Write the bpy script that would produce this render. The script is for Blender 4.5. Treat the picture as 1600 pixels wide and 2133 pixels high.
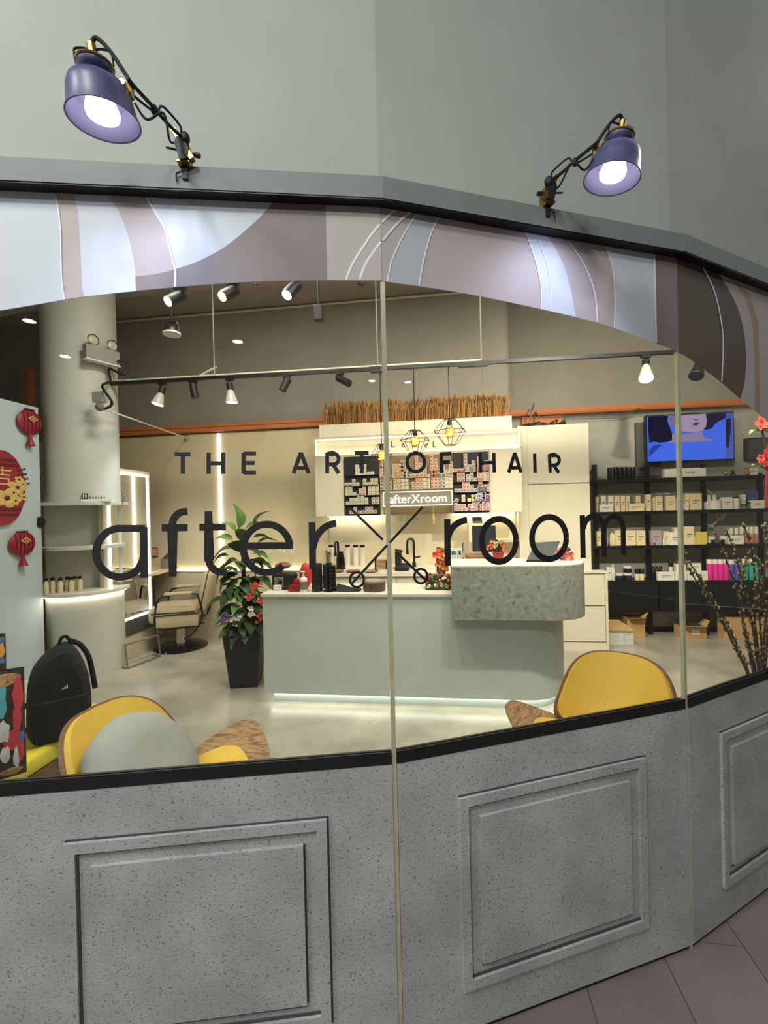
import bpy, bmesh, math, random
from mathutils import Vector, Matrix, Euler
random.seed(7)
R_ = math.radians
for o in list(bpy.data.objects): bpy.data.objects.remove(o)
scene = bpy.context.scene
C = scene.collection

# ------------------------------------------------------------------ camera
FPX, ROLL, PITCH, YAW, EYE = 930.0, 0.0244, -0.0037, R_(7.3), 1.5
cam_d = bpy.data.cameras.new('camera'); cam = bpy.data.objects.new('camera', cam_d); C.objects.link(cam)
cam_d.sensor_fit = 'HORIZONTAL'; cam_d.sensor_width = 36.0; cam_d.lens = 36.0*FPX/1600.0
cam_d.clip_start = 0.02; cam_d.clip_end = 100
_f = Vector((0, math.cos(PITCH), math.sin(PITCH))); _u = Vector((0, -math.sin(PITCH), math.cos(PITCH))); _r = Vector((1, 0, 0))
_rr = _r*math.cos(ROLL) - _u*math.sin(ROLL); _uu = _r*math.sin(ROLL) + _u*math.cos(ROLL)
_m = Matrix((_rr, _uu, -_f)).transposed().to_4x4()
cam.matrix_world = Matrix.Translation((0, 0, EYE)) @ Matrix.Rotation(YAW, 4, 'Z') @ _m
scene.camera = cam
scene.view_settings.view_transform = 'Standard'; scene.view_settings.look = 'None'
scene.view_settings.gamma = 1.0; scene.view_settings.use_curve_mapping = False
scene.view_settings.exposure = 0.32

# ------------------------------------------------------------------ world: dim, even light of the mall concourse
w = bpy.data.worlds.new('mall_ambient'); scene.world = w; w.use_nodes = True
w.node_tree.nodes['Background'].inputs[0].default_value = (0.86, 0.93, 0.90, 1)
w.node_tree.nodes['Background'].inputs[1].default_value = 0.74
DOWNLIGHT_W = 9.0      # mall ceiling downlights
TRACK_W = 1.0          # scale of the salon spot lamps
STRIP = 1.0            # scale of the LED strips

def area(name, loc, to, sx, sy, watt, col, parent=None):
    d = bpy.data.lights.new(name, 'AREA'); d.shape = 'RECTANGLE'; d.size = sx; d.size_y = sy; d.energy = watt; d.color = col
    o = bpy.data.objects.new(name, d); C.objects.link(o)
    o.location = loc; o.rotation_euler = (Vector(to)-Vector(loc)).to_track_quat('-Z', 'Y').to_euler()
    return o

# ------------------------------------------------------------------ pixel -> place
def camray(x, y):
    X = x-800.0; Y = 1066.5-y
    c, s = math.cos(ROLL), math.sin(ROLL)
    u = X*c + Y*s; v = -X*s + Y*c
    d = Vector((u/FPX, 1, v/FPX))
    c, s = math.cos(PITCH), math.sin(PITCH)
    d = Vector((d.x, d.y*c - d.z*s, d.y*s + d.z*c))
    return Matrix.Rotation(YAW, 3, 'Z') @ d
EYEV = Vector((0, 0, EYE))
def PZ(x, y, z=0.0): d = camray(x, y); return EYEV + d*((z-EYE)/d.z)
def PY(x, y, yy): d = camray(x, y); return EYEV + d*(yy/d.y)
def PX(x, y, xx): d = camray(x, y); return EYEV + d*(xx/d.x)
def PP(x, y, p, n):
    d = camray(x, y); n = Vector(n); return EYEV + d*((Vector(p)-EYEV).dot(n)/d.dot(n))
def to_px(P):
    q = cam.matrix_world.inverted() @ Vector(P)
    return 800+FPX*q.x/-q.z, 1066.5-FPX*q.y/-q.z

# ------------------------------------------------------------------ materials
def lin(c): c /= 255.0; return c/12.92 if c <= 0.04045 else ((c+0.055)/1.055)**2.4
def rgb(c): return (lin(c[0]), lin(c[1]), lin(c[2]), 1)
MATS = {}
def M(name, col, rough=0.5, metal=0.0, var=0.05, scale=9.0, bump=0.0, bscale=80.0, spec=0.5, emit=None, estr=0.0, trans=0.0, ior=1.45, coat=0.0, alpha=1.0):
    if name in MATS: return MATS[name]
    m = bpy.data.materials.new(name); m.use_nodes = True; MATS[name] = m
    nt = m.node_tree; N = nt.nodes; L = nt.links; b = N['Principled BSDF']
    c = rgb(col)
    tc = N.new('ShaderNodeTexCoord')
    no = N.new('ShaderNodeTexNoise'); no.inputs['Scale'].default_value = scale; no.inputs['Detail'].default_value = 4
    L.new(tc.outputs['Object'], no.inputs['Vector'])
    rp = N.new('ShaderNodeValToRGB')
    rp.color_ramp.elements[0].position = 0.3; rp.color_ramp.elements[1].position = 0.7
    rp.color_ramp.elements[0].color = tuple(min(1, v*(1-var)) for v in c[:3])+(1,)
    rp.color_ramp.elements[1].color = tuple(min(1, v*(1+var)) for v in c[:3])+(1,)
    L.new(no.outputs['Fac'], rp.inputs['Fac']); L.new(rp.outputs['Color'], b.inputs['Base Color'])
    b.inputs['Roughness'].default_value = rough; b.inputs['Metallic'].default_value = metal
    b.inputs['Specular IOR Level'].default_value = spec; b.inputs['IOR'].default_value = ior
    b.inputs['Transmission Weight'].default_value = trans; b.inputs['Coat Weight'].default_value = coat
    b.inputs['Alpha'].default_value = alpha
    if emit: b.inputs['Emission Color'].default_value = rgb(emit); b.inputs['Emission Strength'].default_value = estr
    if bump:
        n2 = N.new('ShaderNodeTexNoise'); n2.inputs['Scale'].default_value = bscale; n2.inputs['Detail'].default_value = 3
        L.new(tc.outputs['Object'], n2.inputs['Vector'])
        bp = N.new('ShaderNodeBump'); bp.inputs['Strength'].default_value = bump; bp.inputs['Distance'].default_value = 0.01
        L.new(n2.outputs['Fac'], bp.inputs['Height']); L.new(bp.outputs['Normal'], b.inputs['Normal'])
    return m
def EM(name, col, strength):
    """a light-giving surface"""
    if name in MATS: return MATS[name]
    m = bpy.data.materials.new(name); m.use_nodes = True; MATS[name] = m
    N = m.node_tree.nodes; N.remove(N['Principled BSDF'])
    e = N.new('ShaderNodeEmission'); e.inputs[0].default_value = rgb(col); e.inputs[1].default_value = strength
    m.node_tree.links.new(e.outputs[0], N['Material Output'].inputs[0]); return m
def GLASS(name, tint=(255, 255, 255), rough=0.0, ior=1.45):
    """thin clear sheet: mirror reflection by Fresnel, the rest passes through"""
    if name in MATS: return MATS[name]
    m = bpy.data.materials.new(name); m.use_nodes = True; MATS[name] = m
    nt = m.node_tree; N = nt.nodes; L = nt.links; N.remove(N['Principled BSDF'])
    t = N.new('ShaderNodeBsdfTransparent'); t.inputs[0].default_value = rgb(tint)
    g = N.new('ShaderNodeBsdfGlossy'); g.inputs['Roughness'].default_value = rough; g.inputs[0].default_value = (1, 1, 1, 1)
    # Schlick reflectance from the angle, the same on both faces of the sheet
    ge = N.new('ShaderNodeNewGeometry'); dt = N.new('ShaderNodeVectorMath'); dt.operation = 'DOT_PRODUCT'
    L.new(ge.outputs['Normal'], dt.inputs[0]); L.new(ge.outputs['Incoming'], dt.inputs[1])
    def mth(op, a=None, b=None):
        q = N.new('ShaderNodeMath'); q.operation = op
        for i, s in enumerate((a, b)):
            if s is None: continue
            if isinstance(s, (int, float)): q.inputs[i].default_value = s
            else: L.new(s, q.inputs[i])
        return q.outputs[0]
    f0 = ((ior-1)/(ior+1))**2
    pw5 = mth('POWER', mth('SUBTRACT', 1.0, mth('ABSOLUTE', dt.outputs['Value'])), 5.0)
    fac = mth('ADD', mth('MULTIPLY', pw5, 1-f0), f0)
    mx = N.new('ShaderNodeMixShader'); L.new(fac, mx.inputs[0]); L.new(t.outputs[0], mx.inputs[1]); L.new(g.outputs[0], mx.inputs[2])
    L.new(mx.outputs[0], N['Material Output'].inputs[0]); return m
def SPECK(name, base, dark, light, scale, pit=0.5, rough=0.8, bump=0.35, stretch=(1, 1, 1), cloud=3.0, cl=0.12, d0=0.28, d1=0.38, cpos=(.3, .72)):
    """mineral print / terrazzo / concrete: clouds + dark specks + fine relief"""
    if name in MATS: return MATS[name]
    m = bpy.data.materials.new(name); m.use_nodes = True; MATS[name] = m
    nt = m.node_tree; N = nt.nodes; L = nt.links; b = N['Principled BSDF']
    tc = N.new('ShaderNodeTexCoord'); mp = N.new('ShaderNodeMapping'); mp.inputs['Scale'].default_value = stretch
    L.new(tc.outputs['Object'], mp.inputs['Vector'])
    n1 = N.new('ShaderNodeTexNoise'); n1.inputs['Scale'].default_value = cloud; n1.inputs['Detail'].default_value = 6; L.new(tc.outputs['Object'], n1.inputs['Vector'])
    r1 = N.new('ShaderNodeValToRGB'); c = rgb(base)
    r1.color_ramp.elements[0].position = cpos[0]; r1.color_ramp.elements[1].position = cpos[1]
    r1.color_ramp.elements[0].color = tuple(v*(1-cl) for v in c[:3])+(1,); r1.color_ramp.elements[1].color = tuple(min(1, v*(1+cl)) for v in c[:3])+(1,)
    L.new(n1.outputs['Fac'], r1.inputs['Fac'])
    n2 = N.new('ShaderNodeTexNoise'); n2.inputs['Scale'].default_value = scale; n2.inputs['Detail'].default_value = 2; L.new(mp.outputs[0], n2.inputs['Vector'])
    r2 = N.new('ShaderNodeValToRGB'); r2.color_ramp.elements[0].position = d0; r2.color_ramp.elements[1].position = d1
    r2.color_ramp.elements[0].color = (pit, pit, pit, 1); r2.color_ramp.elements[1].color = (0, 0, 0, 1); L.new(n2.outputs['Fac'], r2.inputs['Fac'])
    mx = N.new('ShaderNodeMix'); mx.data_type = 'RGBA'; L.new(r2.outputs['Color'], mx.inputs['Factor']); L.new(r1.outputs['Color'], mx.inputs['A']); mx.inputs['B'].default_value = rgb(dark)
    r3 = N.new('ShaderNodeValToRGB'); r3.color_ramp.elements[0].position = .64; r3.color_ramp.elements[1].position = .76
    r3.color_ramp.elements[0].color = (0, 0, 0, 1); r3.color_ramp.elements[1].color = (.5, .5, .5, 1); L.new(n2.outputs['Fac'], r3.inputs['Fac'])
    m2 = N.new('ShaderNodeMix'); m2.data_type = 'RGBA'; L.new(r3.outputs['Color'], m2.inputs['Factor']); L.new(mx.outputs['Result'], m2.inputs['A']); m2.inputs['B'].default_value = rgb(light)
    L.new(m2.outputs['Result'], b.inputs['Base Color']); b.inputs['Roughness'].default_value = rough
    if bump:
        bp = N.new('ShaderNodeBump'); bp.inputs['Strength'].default_value = bump; bp.inputs['Distance'].default_value = 0.004
        L.new(n2.outputs['Fac'], bp.inputs['Height']); L.new(bp.outputs['Normal'], b.inputs['Normal'])
    return m
def WOOD(name, a, bcol, scale=6.0, axis=(1, 12, 12), rough=0.45):
    if name in MATS: return MATS[name]
    m = bpy.data.materials.new(name); m.use_nodes = True; MATS[name] = m
    nt = m.node_tree; N = nt.nodes; L = nt.links; b = N['Principled BSDF']
    tc = N.new('ShaderNodeTexCoord'); mp = N.new('ShaderNodeMapping'); mp.inputs['Scale'].default_value = axis
    L.new(tc.outputs['Object'], mp.inputs['Vector'])
    wv = N.new('ShaderNodeTexNoise'); wv.inputs['Scale'].default_value = scale; wv.inputs['Detail'].default_value = 8; wv.inputs['Distortion'].default_value = 1.2
    L.new(mp.outputs[0], wv.inputs['Vector'])
    rp = N.new('ShaderNodeValToRGB'); rp.color_ramp.elements[0].position = .35; rp.color_ramp.elements[1].position = .65
    rp.color_ramp.elements[0].color = rgb(a); rp.color_ramp.elements[1].color = rgb(bcol)
    L.new(wv.outputs['Fac'], rp.inputs['Fac']); L.new(rp.outputs['Color'], b.inputs['Base Color']); b.inputs['Roughness'].default_value = rough
    return m

# ------------------------------------------------------------------ mesh building
ORG = {}
class MB:
    def __init__(s): s.v = []; s.f = []
    def add(s, vs, fs):
        n = len(s.v); s.v += [Vector(p) for p in vs]; s.f += [[i+n for i in f] for f in fs]; return s
    def box(s, x0, x1, y0, y1, z0, z1):
        vs = [(x, y, z) for z in (z0, z1) for y in (y0, y1) for x in (x0, x1)]
        return s.add(vs, [(0, 2, 3, 1), (4, 5, 7, 6), (0, 1, 5, 4), (2, 6, 7, 3), (0, 4, 6, 2), (1, 3, 7, 5)])
    def obox(s, c, size, mat=None):
        mat = mat or Matrix.Identity(3); c = Vector(c); h = [k/2 for k in size]
        vs = [c + mat @ Vector((x*h[0], y*h[1], z*h[2])) for z in (-1, 1) for y in (-1, 1) for x in (-1, 1)]
        return s.add(vs, [(0, 2, 3, 1), (4, 5, 7, 6), (0, 1, 5, 4), (2, 6, 7, 3), (0, 4, 6, 2), (1, 3, 7, 5)])
    def rbox(s, x0, x1, y0, y1, z0, z1, r=0.01, seg=2):
        bm = bmesh.new(); bmesh.ops.create_cube(bm, size=1)
        for v in bm.verts: v.co = Vector((x0+(v.co.x+.5)*(x1-x0), y0+(v.co.y+.5)*(y1-y0), z0+(v.co.z+.5)*(z1-z0)))
        bmesh.ops.bevel(bm, geom=list(bm.edges), offset=r, segments=seg, profile=.5, affect='EDGES')
        return s.addbm(bm)
    def addbm(s, bm):
        bm.verts.ensure_lookup_table(); bm.verts.index_update()
        s.add([v.co.copy() for v in bm.verts], [[v.index for v in f.verts] for f in bm.faces]); bm.free(); return s
    def prism(s, poly, z0, z1):
        n = len(poly); vs = [(p[0], p[1], z0) for p in poly]+[(p[0], p[1], z1) for p in poly]
        return s.add(vs, [list(range(n))[::-1], list(range(n, 2*n))]+[(i, (i+1) % n, n+(i+1) % n, n+i) for i in range(n)])
    def cyl(s, p0, p1, r0, r1=None, seg=16, cap=True):
        r1 = r0 if r1 is None else r1; p0 = Vector(p0); p1 = Vector(p1); a = (p1-p0).normalized()
        e = a.orthogonal().normalized(); g = a.cross(e); vs = []
        for p, r in ((p0, r0), (p1, r1)):
            for i in range(seg):
                t = 2*math.pi*i/seg; vs.append(p+(e*math.cos(t)+g*math.sin(t))*r)
        fs = [(i, (i+1) % seg, seg+(i+1) % seg, seg+i) for i in range(seg)]
        if cap: fs += [list(range(seg))[::-1], list(range(seg, 2*seg))]
        return s.add(vs, fs)
    def tube(s, pts, r, seg=8, closed=False):
        pts = [Vector(p) for p in pts]; n = len(pts); vs = []; prev = None
        rs = r if isinstance(r, (list, tuple)) else [r]*n
        for i, p in enumerate(pts):
            if closed: d = pts[(i+1) % n]-pts[i-1]
            else: d = pts[min(i+1, n-1)]-pts[max(i-1, 0)]
            d.normalize()
            e = d.orthogonal().normalized() if prev is None else (prev-d*prev.dot(d))
            if e.length < 1e-6: e = d.orthogonal()
            e.normalize(); prev = e; g = d.cross(e)
            for k in range(seg):
                t = 2*math.pi*k/seg; vs.append(p+(e*math.cos(t)+g*math.sin(t))*rs[i])
        fs = []
        for i in range(n if closed else n-1):
            j = (i+1) % n
            fs += [(i*seg+k, i*seg+(k+1) % seg, j*seg+(k+1) % seg, j*seg+k) for k in range(seg)]
        if not closed: fs += [list(range(seg))[::-1], list(range((n-1)*seg, n*seg))]
        return s.add(vs, fs)
    def lathe(s, prof, o=(0, 0, 0), axis=(0, 0, 1), seg=24, a0=0, a1=2*math.pi):
        o = Vector(o); a = Vector(axis).normalized(); e = Vector((1, 0, 0)) if abs(a.z) > .99 else a.orthogonal().normalized(); g = a.cross(e)
        full = abs(a1-a0-2*math.pi) < 1e-6; k = seg if full else seg+1; vs = []
        for (r, h) in prof:
            for i in range(k):
                t = a0+(a1-a0)*i/seg; vs.append(o+a*h+(e*math.cos(t)+g*math.sin(t))*max(r, 1e-5))
        fs = []
        for j in range(len(prof)-1):
            for i in range(seg):
                i2 = (i+1) % k; fs.append((j*k+i, j*k+i2, (j+1)*k+i2, (j+1)*k+i))
        return s.add(vs, fs)
    def ball(s, c, r, seg=12, rings=8, mat=None):
        r = r if isinstance(r, (list, tuple)) else (r, r, r); c = Vector(c); vs = []; mat = mat or Matrix.Identity(3)
        for j in range(rings+1):
            ph = math.pi*j/rings
            for i in range(seg):
                t = 2*math.pi*i/seg
                vs.append(c+mat @ Vector((r[0]*math.sin(ph)*math.cos(t), r[1]*math.sin(ph)*math.sin(t), r[2]*math.cos(ph))))
        fs = [(j*seg+i, (j+1)*seg+i, (j+1)*seg+(i+1) % seg, j*seg+(i+1) % seg) for j in range(rings) for i in range(seg)]
        return s.add(vs, fs)
    def plate(s, pts, off):
        """flat polygon given in 3D, thickened by vector off"""
        n = len(pts); pts = [Vector(p) for p in pts]; off = Vector(off)
        bm = bmesh.new(); vs = [bm.verts.new(p) for p in pts]; f = bm.faces.new(vs); f.normal_update()
        bmesh.ops.triangulate(bm, faces=[f]); bm.verts.index_update()
        tris = [[v.index for v in t.verts] for t in bm.faces]; bm.free()
        fs = [t[::-1] for t in tris]+[[i+n for i in t] for t in tris]+[(i, (i+1) % n, n+(i+1) % n, n+i) for i in range(n)]
        return s.add(pts+[p+off for p in pts], fs)
    def xf(s, m):
        s.v = [m @ p for p in s.v]; return s
def mesh(name, mb, mats, org=(0, 0, 0), smooth=False):
    me = bpy.data.meshes.new(name); o = Vector(org)
    me.from_pydata([tuple(p-o) for p in mb.v], [], [f for f in mb.f])
    bm = bmesh.new(); bm.from_mesh(me); bmesh.ops.remove_doubles(bm, verts=bm.verts, dist=1e-6); bmesh.ops.recalc_face_normals(bm, faces=bm.faces); bm.to_mesh(me); bm.free()
    for m in (mats if isinstance(mats, (list, tuple)) else [mats]): me.materials.append(m)
    if smooth:
        for p in me.polygons: p.use_smooth = True
        try: me.set_sharp_from_angle(angle=R_(38))
        except Exception: pass
    return me
def tag(o, label, cat=None, group=None, kind=None):
    o['label'] = label
    if cat: o['category'] = cat
    if group: o['group'] = group
    if kind: o['kind'] = kind
    return o
def T(name, label, cat, loc=(0, 0, 0), rotz=0.0, group=None, local=False):
    o = bpy.data.objects.new(name, None); C.objects.link(o); o.location = loc; o.rotation_euler = (0, 0, rotz); o.empty_display_size = .1
    ORG[o] = Vector((0, 0, 0)) if (local or rotz) else Vector(loc)
    return tag(o, label, cat, group)
def part(name, mb, mat, parent, smooth=False, label=None, kind=None):
    o = bpy.data.objects.new(name, mesh(name, mb, mat, ORG[parent], smooth)); C.objects.link(o); o.parent = parent; ORG[o] = ORG[parent]
    if label: o['label'] = label
    if kind: o['kind'] = kind
    return o
def solo(name, mb, mat, label, cat, group=None, smooth=False, kind=None):
    xs = [p.x for p in mb.v]; ys = [p.y for p in mb.v]; zs = [p.z for p in mb.v]
    org = Vector(((min(xs)+max(xs))/2, (min(ys)+max(ys))/2, min(zs)))
    o = bpy.data.objects.new(name, mesh(name, mb, mat, org, smooth)); C.objects.link(o); o.location = org; ORG[o] = org
    return tag(o, label, cat, group, kind)
def struct(name, mb, mat, label, smooth=False):
    o = bpy.data.objects.new(name, mesh(name, mb, mat, (0, 0, 0), smooth)); C.objects.link(o); ORG[o] = Vector((0, 0, 0))
    o['kind'] = 'structure'; o['label'] = label; return o
def copy_tree(o, parent=None):
    c = o.copy(); C.objects.link(c); c.parent = parent; ORG[c] = ORG.get(o, Vector((0, 0, 0)))
    for ch in [x for x in C.objects if x.parent == o]: copy_tree(ch, c)
    return c
def light(kind, name, loc, parent, watt, col, radius=.03, to=None, angle=70, blend=.6):
    d = bpy.data.lights.new(name, kind); d.energy = watt; d.color = col; d.shadow_soft_size = radius
    if kind == 'SPOT': d.spot_size = R_(angle); d.spot_blend = blend
    o = bpy.data.objects.new(name, d); C.objects.link(o); o.parent = parent
    o.location = Vector(loc)-ORG[parent] if parent else Vector(loc)
    if to is not None: o.rotation_euler = (Vector(to)-Vector(loc)).to_track_quat('-Z', 'Y').to_euler()
    return o
def arc(cx, cy, rx, ry, a0, a1, n=24):
    return [(cx+rx*math.cos(R_(a0+(a1-a0)*i/n)), cy-ry*math.sin(R_(a0+(a1-a0)*i/n))) for i in range(n+1)]
def smooth_line(pts, n=6):
    """Catmull-Rom through 2D/3D points"""
    P = [Vector(p) for p in pts]; out = []
    for i in range(len(P)-1):
        a = P[max(i-1, 0)]; b = P[i]; c = P[i+1]; d = P[min(i+2, len(P)-1)]
        for k in range(n):
            t = k/n; out.append(0.5*((2*b)+(c-a)*t+(2*a-5*b+4*c-d)*t*t+(3*b-a-3*c+d)*t**3))
    return out+[P[-1]]
def ribbon(mb, pts, w, nrm, th):
    """stroke of width w along 3D points lying in a plane with normal nrm"""
    P = [Vector(p) for p in pts]; nrm = Vector(nrm).normalized(); L_ = []; R2 = []
    for i, p in enumerate(P):
        d0 = (P[i]-P[i-1]).normalized() if i else (P[1]-P[0]).normalized()
        d1 = (P[i+1]-P[i]).normalized() if i < len(P)-1 else d0
        t = (d0+d1).normalized(); s = t.cross(nrm).normalized(); k = 1/max(.5, math.sqrt(max(0.25, (1+d0.dot(d1))/2)))
        L_.append(p+s*w/2*k); R2.append(p-s*w/2*k)
    n = len(P); o = nrm*th
    vs = L_+R2+[p+o for p in L_]+[p+o for p in R2]
    fs = []
    for i in range(n-1):
        fs += [(i, i+1, n+i+1, n+i), (2*n+i, 3*n+i, 3*n+i+1, 2*n+i+1), (i, 2*n+i, 2*n+i+1, i+1), (n+i, n+i+1, 3*n+i+1, 3*n+i)]
    fs += [(0, n, 3*n, 2*n), (n-1, 3*n-1, 4*n-1, 2*n-1)]
    return mb.add(vs, fs)
def text_mb(s, size, o, right, up, depth=.002, align='LEFT'):
    cu = bpy.data.curves.new('t', 'FONT'); cu.body = s; cu.size = size; cu.extrude = depth/2; cu.align_x = align; cu.resolution_u = 3
    ob = bpy.data.objects.new('t', cu); C.objects.link(ob); dg = bpy.context.evaluated_depsgraph_get()
    me = ob.evaluated_get(dg).to_mesh(); right = Vector(right).normalized(); up = Vector(up).normalized(); nn = right.cross(up); o = Vector(o)
    mb = MB(); mb.add([o+right*v.co.x+up*v.co.y+nn*v.co.z for v in me.vertices], [list(p.vertices) for p in me.polygons])
    ob.evaluated_get(dg).to_mesh_clear(); bpy.data.objects.remove(ob); bpy.data.curves.remove(cu); return mb

# ================================================================== STRUCTURE
m_cream = M('cream_wall', (214, 196, 160), .75, var=.02)
m_greywall = M('grey_plaster_wall', (150, 143, 132), .85, var=.06, scale=3, bump=.1, bscale=30)
m_shelfwall = M('grey_render_wall', (172, 167, 156), .85, var=.08, scale=4, bump=.1, bscale=30)
m_ceiling = M('dark_grey_ceiling', (158, 148, 136), .9, var=.06, scale=3)
m_white = M('white_paint', (226, 224, 214), .6, var=.02)
m_facade = M('grey_green_facade_paint', (168, 172, 164), .8, var=.03, scale=5, bump=.05, bscale=200)
m_ledge = M('grey_ledge_paint', (122, 126, 124), .55, var=.04, scale=12)
m_black = M('black_metal', (22, 21, 22), .4, var=.1)
m_blackmat = M('black_plastic', (26, 25, 26), .55, var=.1)
m_orange = M('orange_beam_paint', (196, 116, 66), .6, var=.08, scale=5)
m_floor = SPECK('polished_concrete_floor', (164, 156, 141), (124, 116, 103), (186, 178, 164), 14, pit=.35, rough=.28, bump=.02, cloud=2.6, cl=.20, cpos=(.36, .66))
m_tile = SPECK('mauve_stone_tile', (112, 100, 98), (90, 80, 78), (128, 117, 115), 30, pit=.25, rough=.5, bump=.03, cloud=3.0, cl=.14)
m_grout = M('dark_grout', (92, 84, 82), .9)
m_glass = GLASS('clear_shopfront_glass', (250, 253, 250), 0.0, 1.4)

# ---- facade polyline: five glass panes, each turned ten degrees from the next
V1 = Vector((-.143, 1.205)); V2 = Vector((.800, 1.613)); ANG = [.2294-.177, .2294, .4084, .5834, .760]
PL = (V2-V1).length
def dv(a): return Vector((math.cos(a), math.sin(a)))
V0 = V1-dv(ANG[1])*PL; VM = V0-dv(ANG[0])*PL; V3 = V2+dv(ANG[3])*PL; V4 = V3+dv(ANG[4])*PL
PV = [VM, V0, V1, V2, V3, V4]
class Pan:
    def __init__(s, k): s.A = PV[k]; s.B = PV[k+1]; s.d = (s.B-s.A).normalized(); s.n = Vector((s.d.y, -s.d.x)); s.L = (s.B-s.A).length
    def P(s, u, z, off=0.0): q = s.A+s.d*u+s.n*off; return Vector((q.x, q.y, z))
    def N(s): return Vector((s.n.x, s.n.y, 0))
    def uv(s, x, y, off=0.0):
        p = PP(x, y, s.P(0, 0, off), s.N()); return ((Vector((p.x, p.y))-s.A).dot(s.d), p.z)
    def at(s, x, y, off=0.0):
        u, z = s.uv(x, y, off); return s.P(u, z, off)
    def slab(s, mb, u0, u1, z0, z1, o0, o1):
        vs = [s.P(u, z, o) for z in (z0, z1) for o in (o0, o1) for u in (u0, u1)]
        return mb.add(vs, [(0, 2, 3, 1), (4, 5, 7, 6), (0, 1, 5, 4), (2, 6, 7, 3), (0, 4, 6, 2), (1, 3, 7, 5)])
PAN = [Pan(k) for k in range(5)]
def offs(off, ext=True):
    """facade polyline moved outward by off, mitred"""
    out = []
    for i, v in enumerate(PV):
        ns = [PAN[k].n for k in (i-1, i) if 0 <= k < 5]
        n = sum(ns, Vector((0, 0))); n.normalize(); out.append(v+n*(off/n.dot(ns[0])))
    return out
LEDGE_OFF = .036
LZB = PAN[1].uv(400, 393, LEDGE_OFF)[1]; LZT = PAN[1].uv(400, 346, LEDGE_OFF)[1]
def band(mb, o_front, o_back, z0, z1):
    a = offs(o_front); b = offs(o_back)
    return mb.prism([tuple(p) for p in a]+[tuple(p) for p in reversed(b)], z0, z1)
MALL_H = 4.3
wf = struct('wall_front', band(MB(), -.02, -.14, LZT-.01, MALL_H), m_facade, 'grey-green faceted wall above the shopfront ledge')
t1 = struct('trim_1', band(MB(), LEDGE_OFF, -.14, LZB, LZT), m_ledge, 'grey box ledge running above the glass shopfront')
t2 = struct('trim_2', band(MB(), LEDGE_OFF-.002, -.012, LZB-.004, LZB), m_black, 'black underside strip of the shopfront ledge')
# plain walls closing the shopfront on both sides, outside the picture
struct('wall_front_left', MB().box(-6.1, VM.x, VM.y-.02, VM.y+.1, 0, MALL_H), m_facade, 'plain grey-green shopfront wall left of the glass')
struct('wall_front_right', MB().prism([tuple(V4), (4.1, 3.9), (4.1, 4.0), (V4.x-.05, V4.y+.1)], 0, MALL_H), m_facade, 'plain grey-green shopfront wall right of the glass')

# ---- floors
sal = [tuple(p) for p in offs(-.012)]
struct('floor', MB().prism(sal+[(4.0, 3.95), (4.0, 5.75), (-6.1, 5.75), (-6.1, VM.y+.05)], -.004, 0), m_floor, 'polished grey-beige concrete floor of the salon')
fo = struct('floor_mall', MB().box(-7, 7, -14, 5.9, -.06, -.0055), m_grout, 'mauve stone tiled floor of the mall outside the glass')
a0 = PZ(1549, 1971); a1 = PZ(1600, 2046); u = (a1-a0).normalized(); b0 = PZ(1395, 2015)
vv = Vector((-u.y, u.x, 0)); wid = abs((b0-a0).dot(vv)); wid = max(.28, min(.62, wid)); sgn = 1 if (b0-a0).dot(vv) > 0 else -1
tw, tl = wid, .6
tme = None
for i in range(-6, 10):
    for j in range(-5, 8):
        c = a0+vv*sgn*(i+.5)*tw+u*((j+.5)*tl+(.0 if i % 2 == 0 else .3))
        # keep tiles in front of the glass line
        ok = True
        for pn in PAN:
            q = Vector((c.x, c.y))-pn.A; t = q.dot(pn.d)
            if -.2 < t < pn.L+.2 and q.dot(pn.n) < -.42: ok = False
        if not ok or c.y < -.9: continue
        if tme is None:
            g = .0015; mb = MB(); mb.box(-tw/2+g, tw/2-g, -tl/2+g, tl/2-g, -.005, 0); tme = mesh('tile', mb, m_tile)
        o = bpy.data.objects.new('tile', tme); C.objects.link(o); o.parent = fo
        o.location = (c.x, c.y, -.0005+random.uniform(-.0002, 0)); o.rotation_euler = (0, 0, math.atan2(u.y, u.x)-math.pi/2)
# the floor beyond the laid tiles
struct('ceiling', MB().prism([tuple(p) for p in offs(-.13)]+[(4.0, 3.9), (4.0, 5.75), (-6.1, 5.75), (-6.1, VM.y+.05)], 4.0, 4.1), m_ceiling, 'dark grey salon ceiling')
m_mallceil = M('mall_ceiling_paint', (150, 152, 148), .9)
struct('wall_mall', MB().box(-9, 7.1, -14.1, -14, 0, MALL_H), M('mall_wall_paint', (112, 112, 108), .8), 'far wall of the mall concourse')
struct('wall_mall_right', MB().box(7, 7.1, -14, 5.9, 0, MALL_H), M('mall_wall_paint', (112, 112, 108), .8), 'side wall of the mall concourse')
mc = struct('ceiling_mall', MB().box(-7, 7, -14, 1.0, MALL_H, MALL_H+.1), m_mallceil, 'mall concourse ceiling with small round downlights')
BACK_L, BACK_R = 5.2, 5.62
struct('wall_back', MB().box(-6.1, .78, BACK_L, BACK_L+.12, 0, 2.5), m_cream, 'warm cream back wall of the salon')
struct('wall_back_upper', MB().box(-6.1, .78, BACK_L+.02, BACK_L+.12, 2.5, 4.0), m_greywall, 'bare grey wall above the orange beam on the left')
struct('wall_back_shelves', MB().box(.82, 4.0, BACK_R, BACK_R+.12, 0, 2.62), m_shelfwall, 'grey wall behind the black shelving')
struct('wall_back_shelves_upper', MB().box(.82, 4.0, BACK_R+.02, BACK_R+.12, 2.62, 4.0), m_greywall, 'bare grey wall above the orange beam on the right')
struct('wall_return', MB().box(.76, .82, BACK_L+.12, BACK_R+.12, 0, 4.0), m_greywall, 'short grey return wall between the two back walls')
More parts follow.
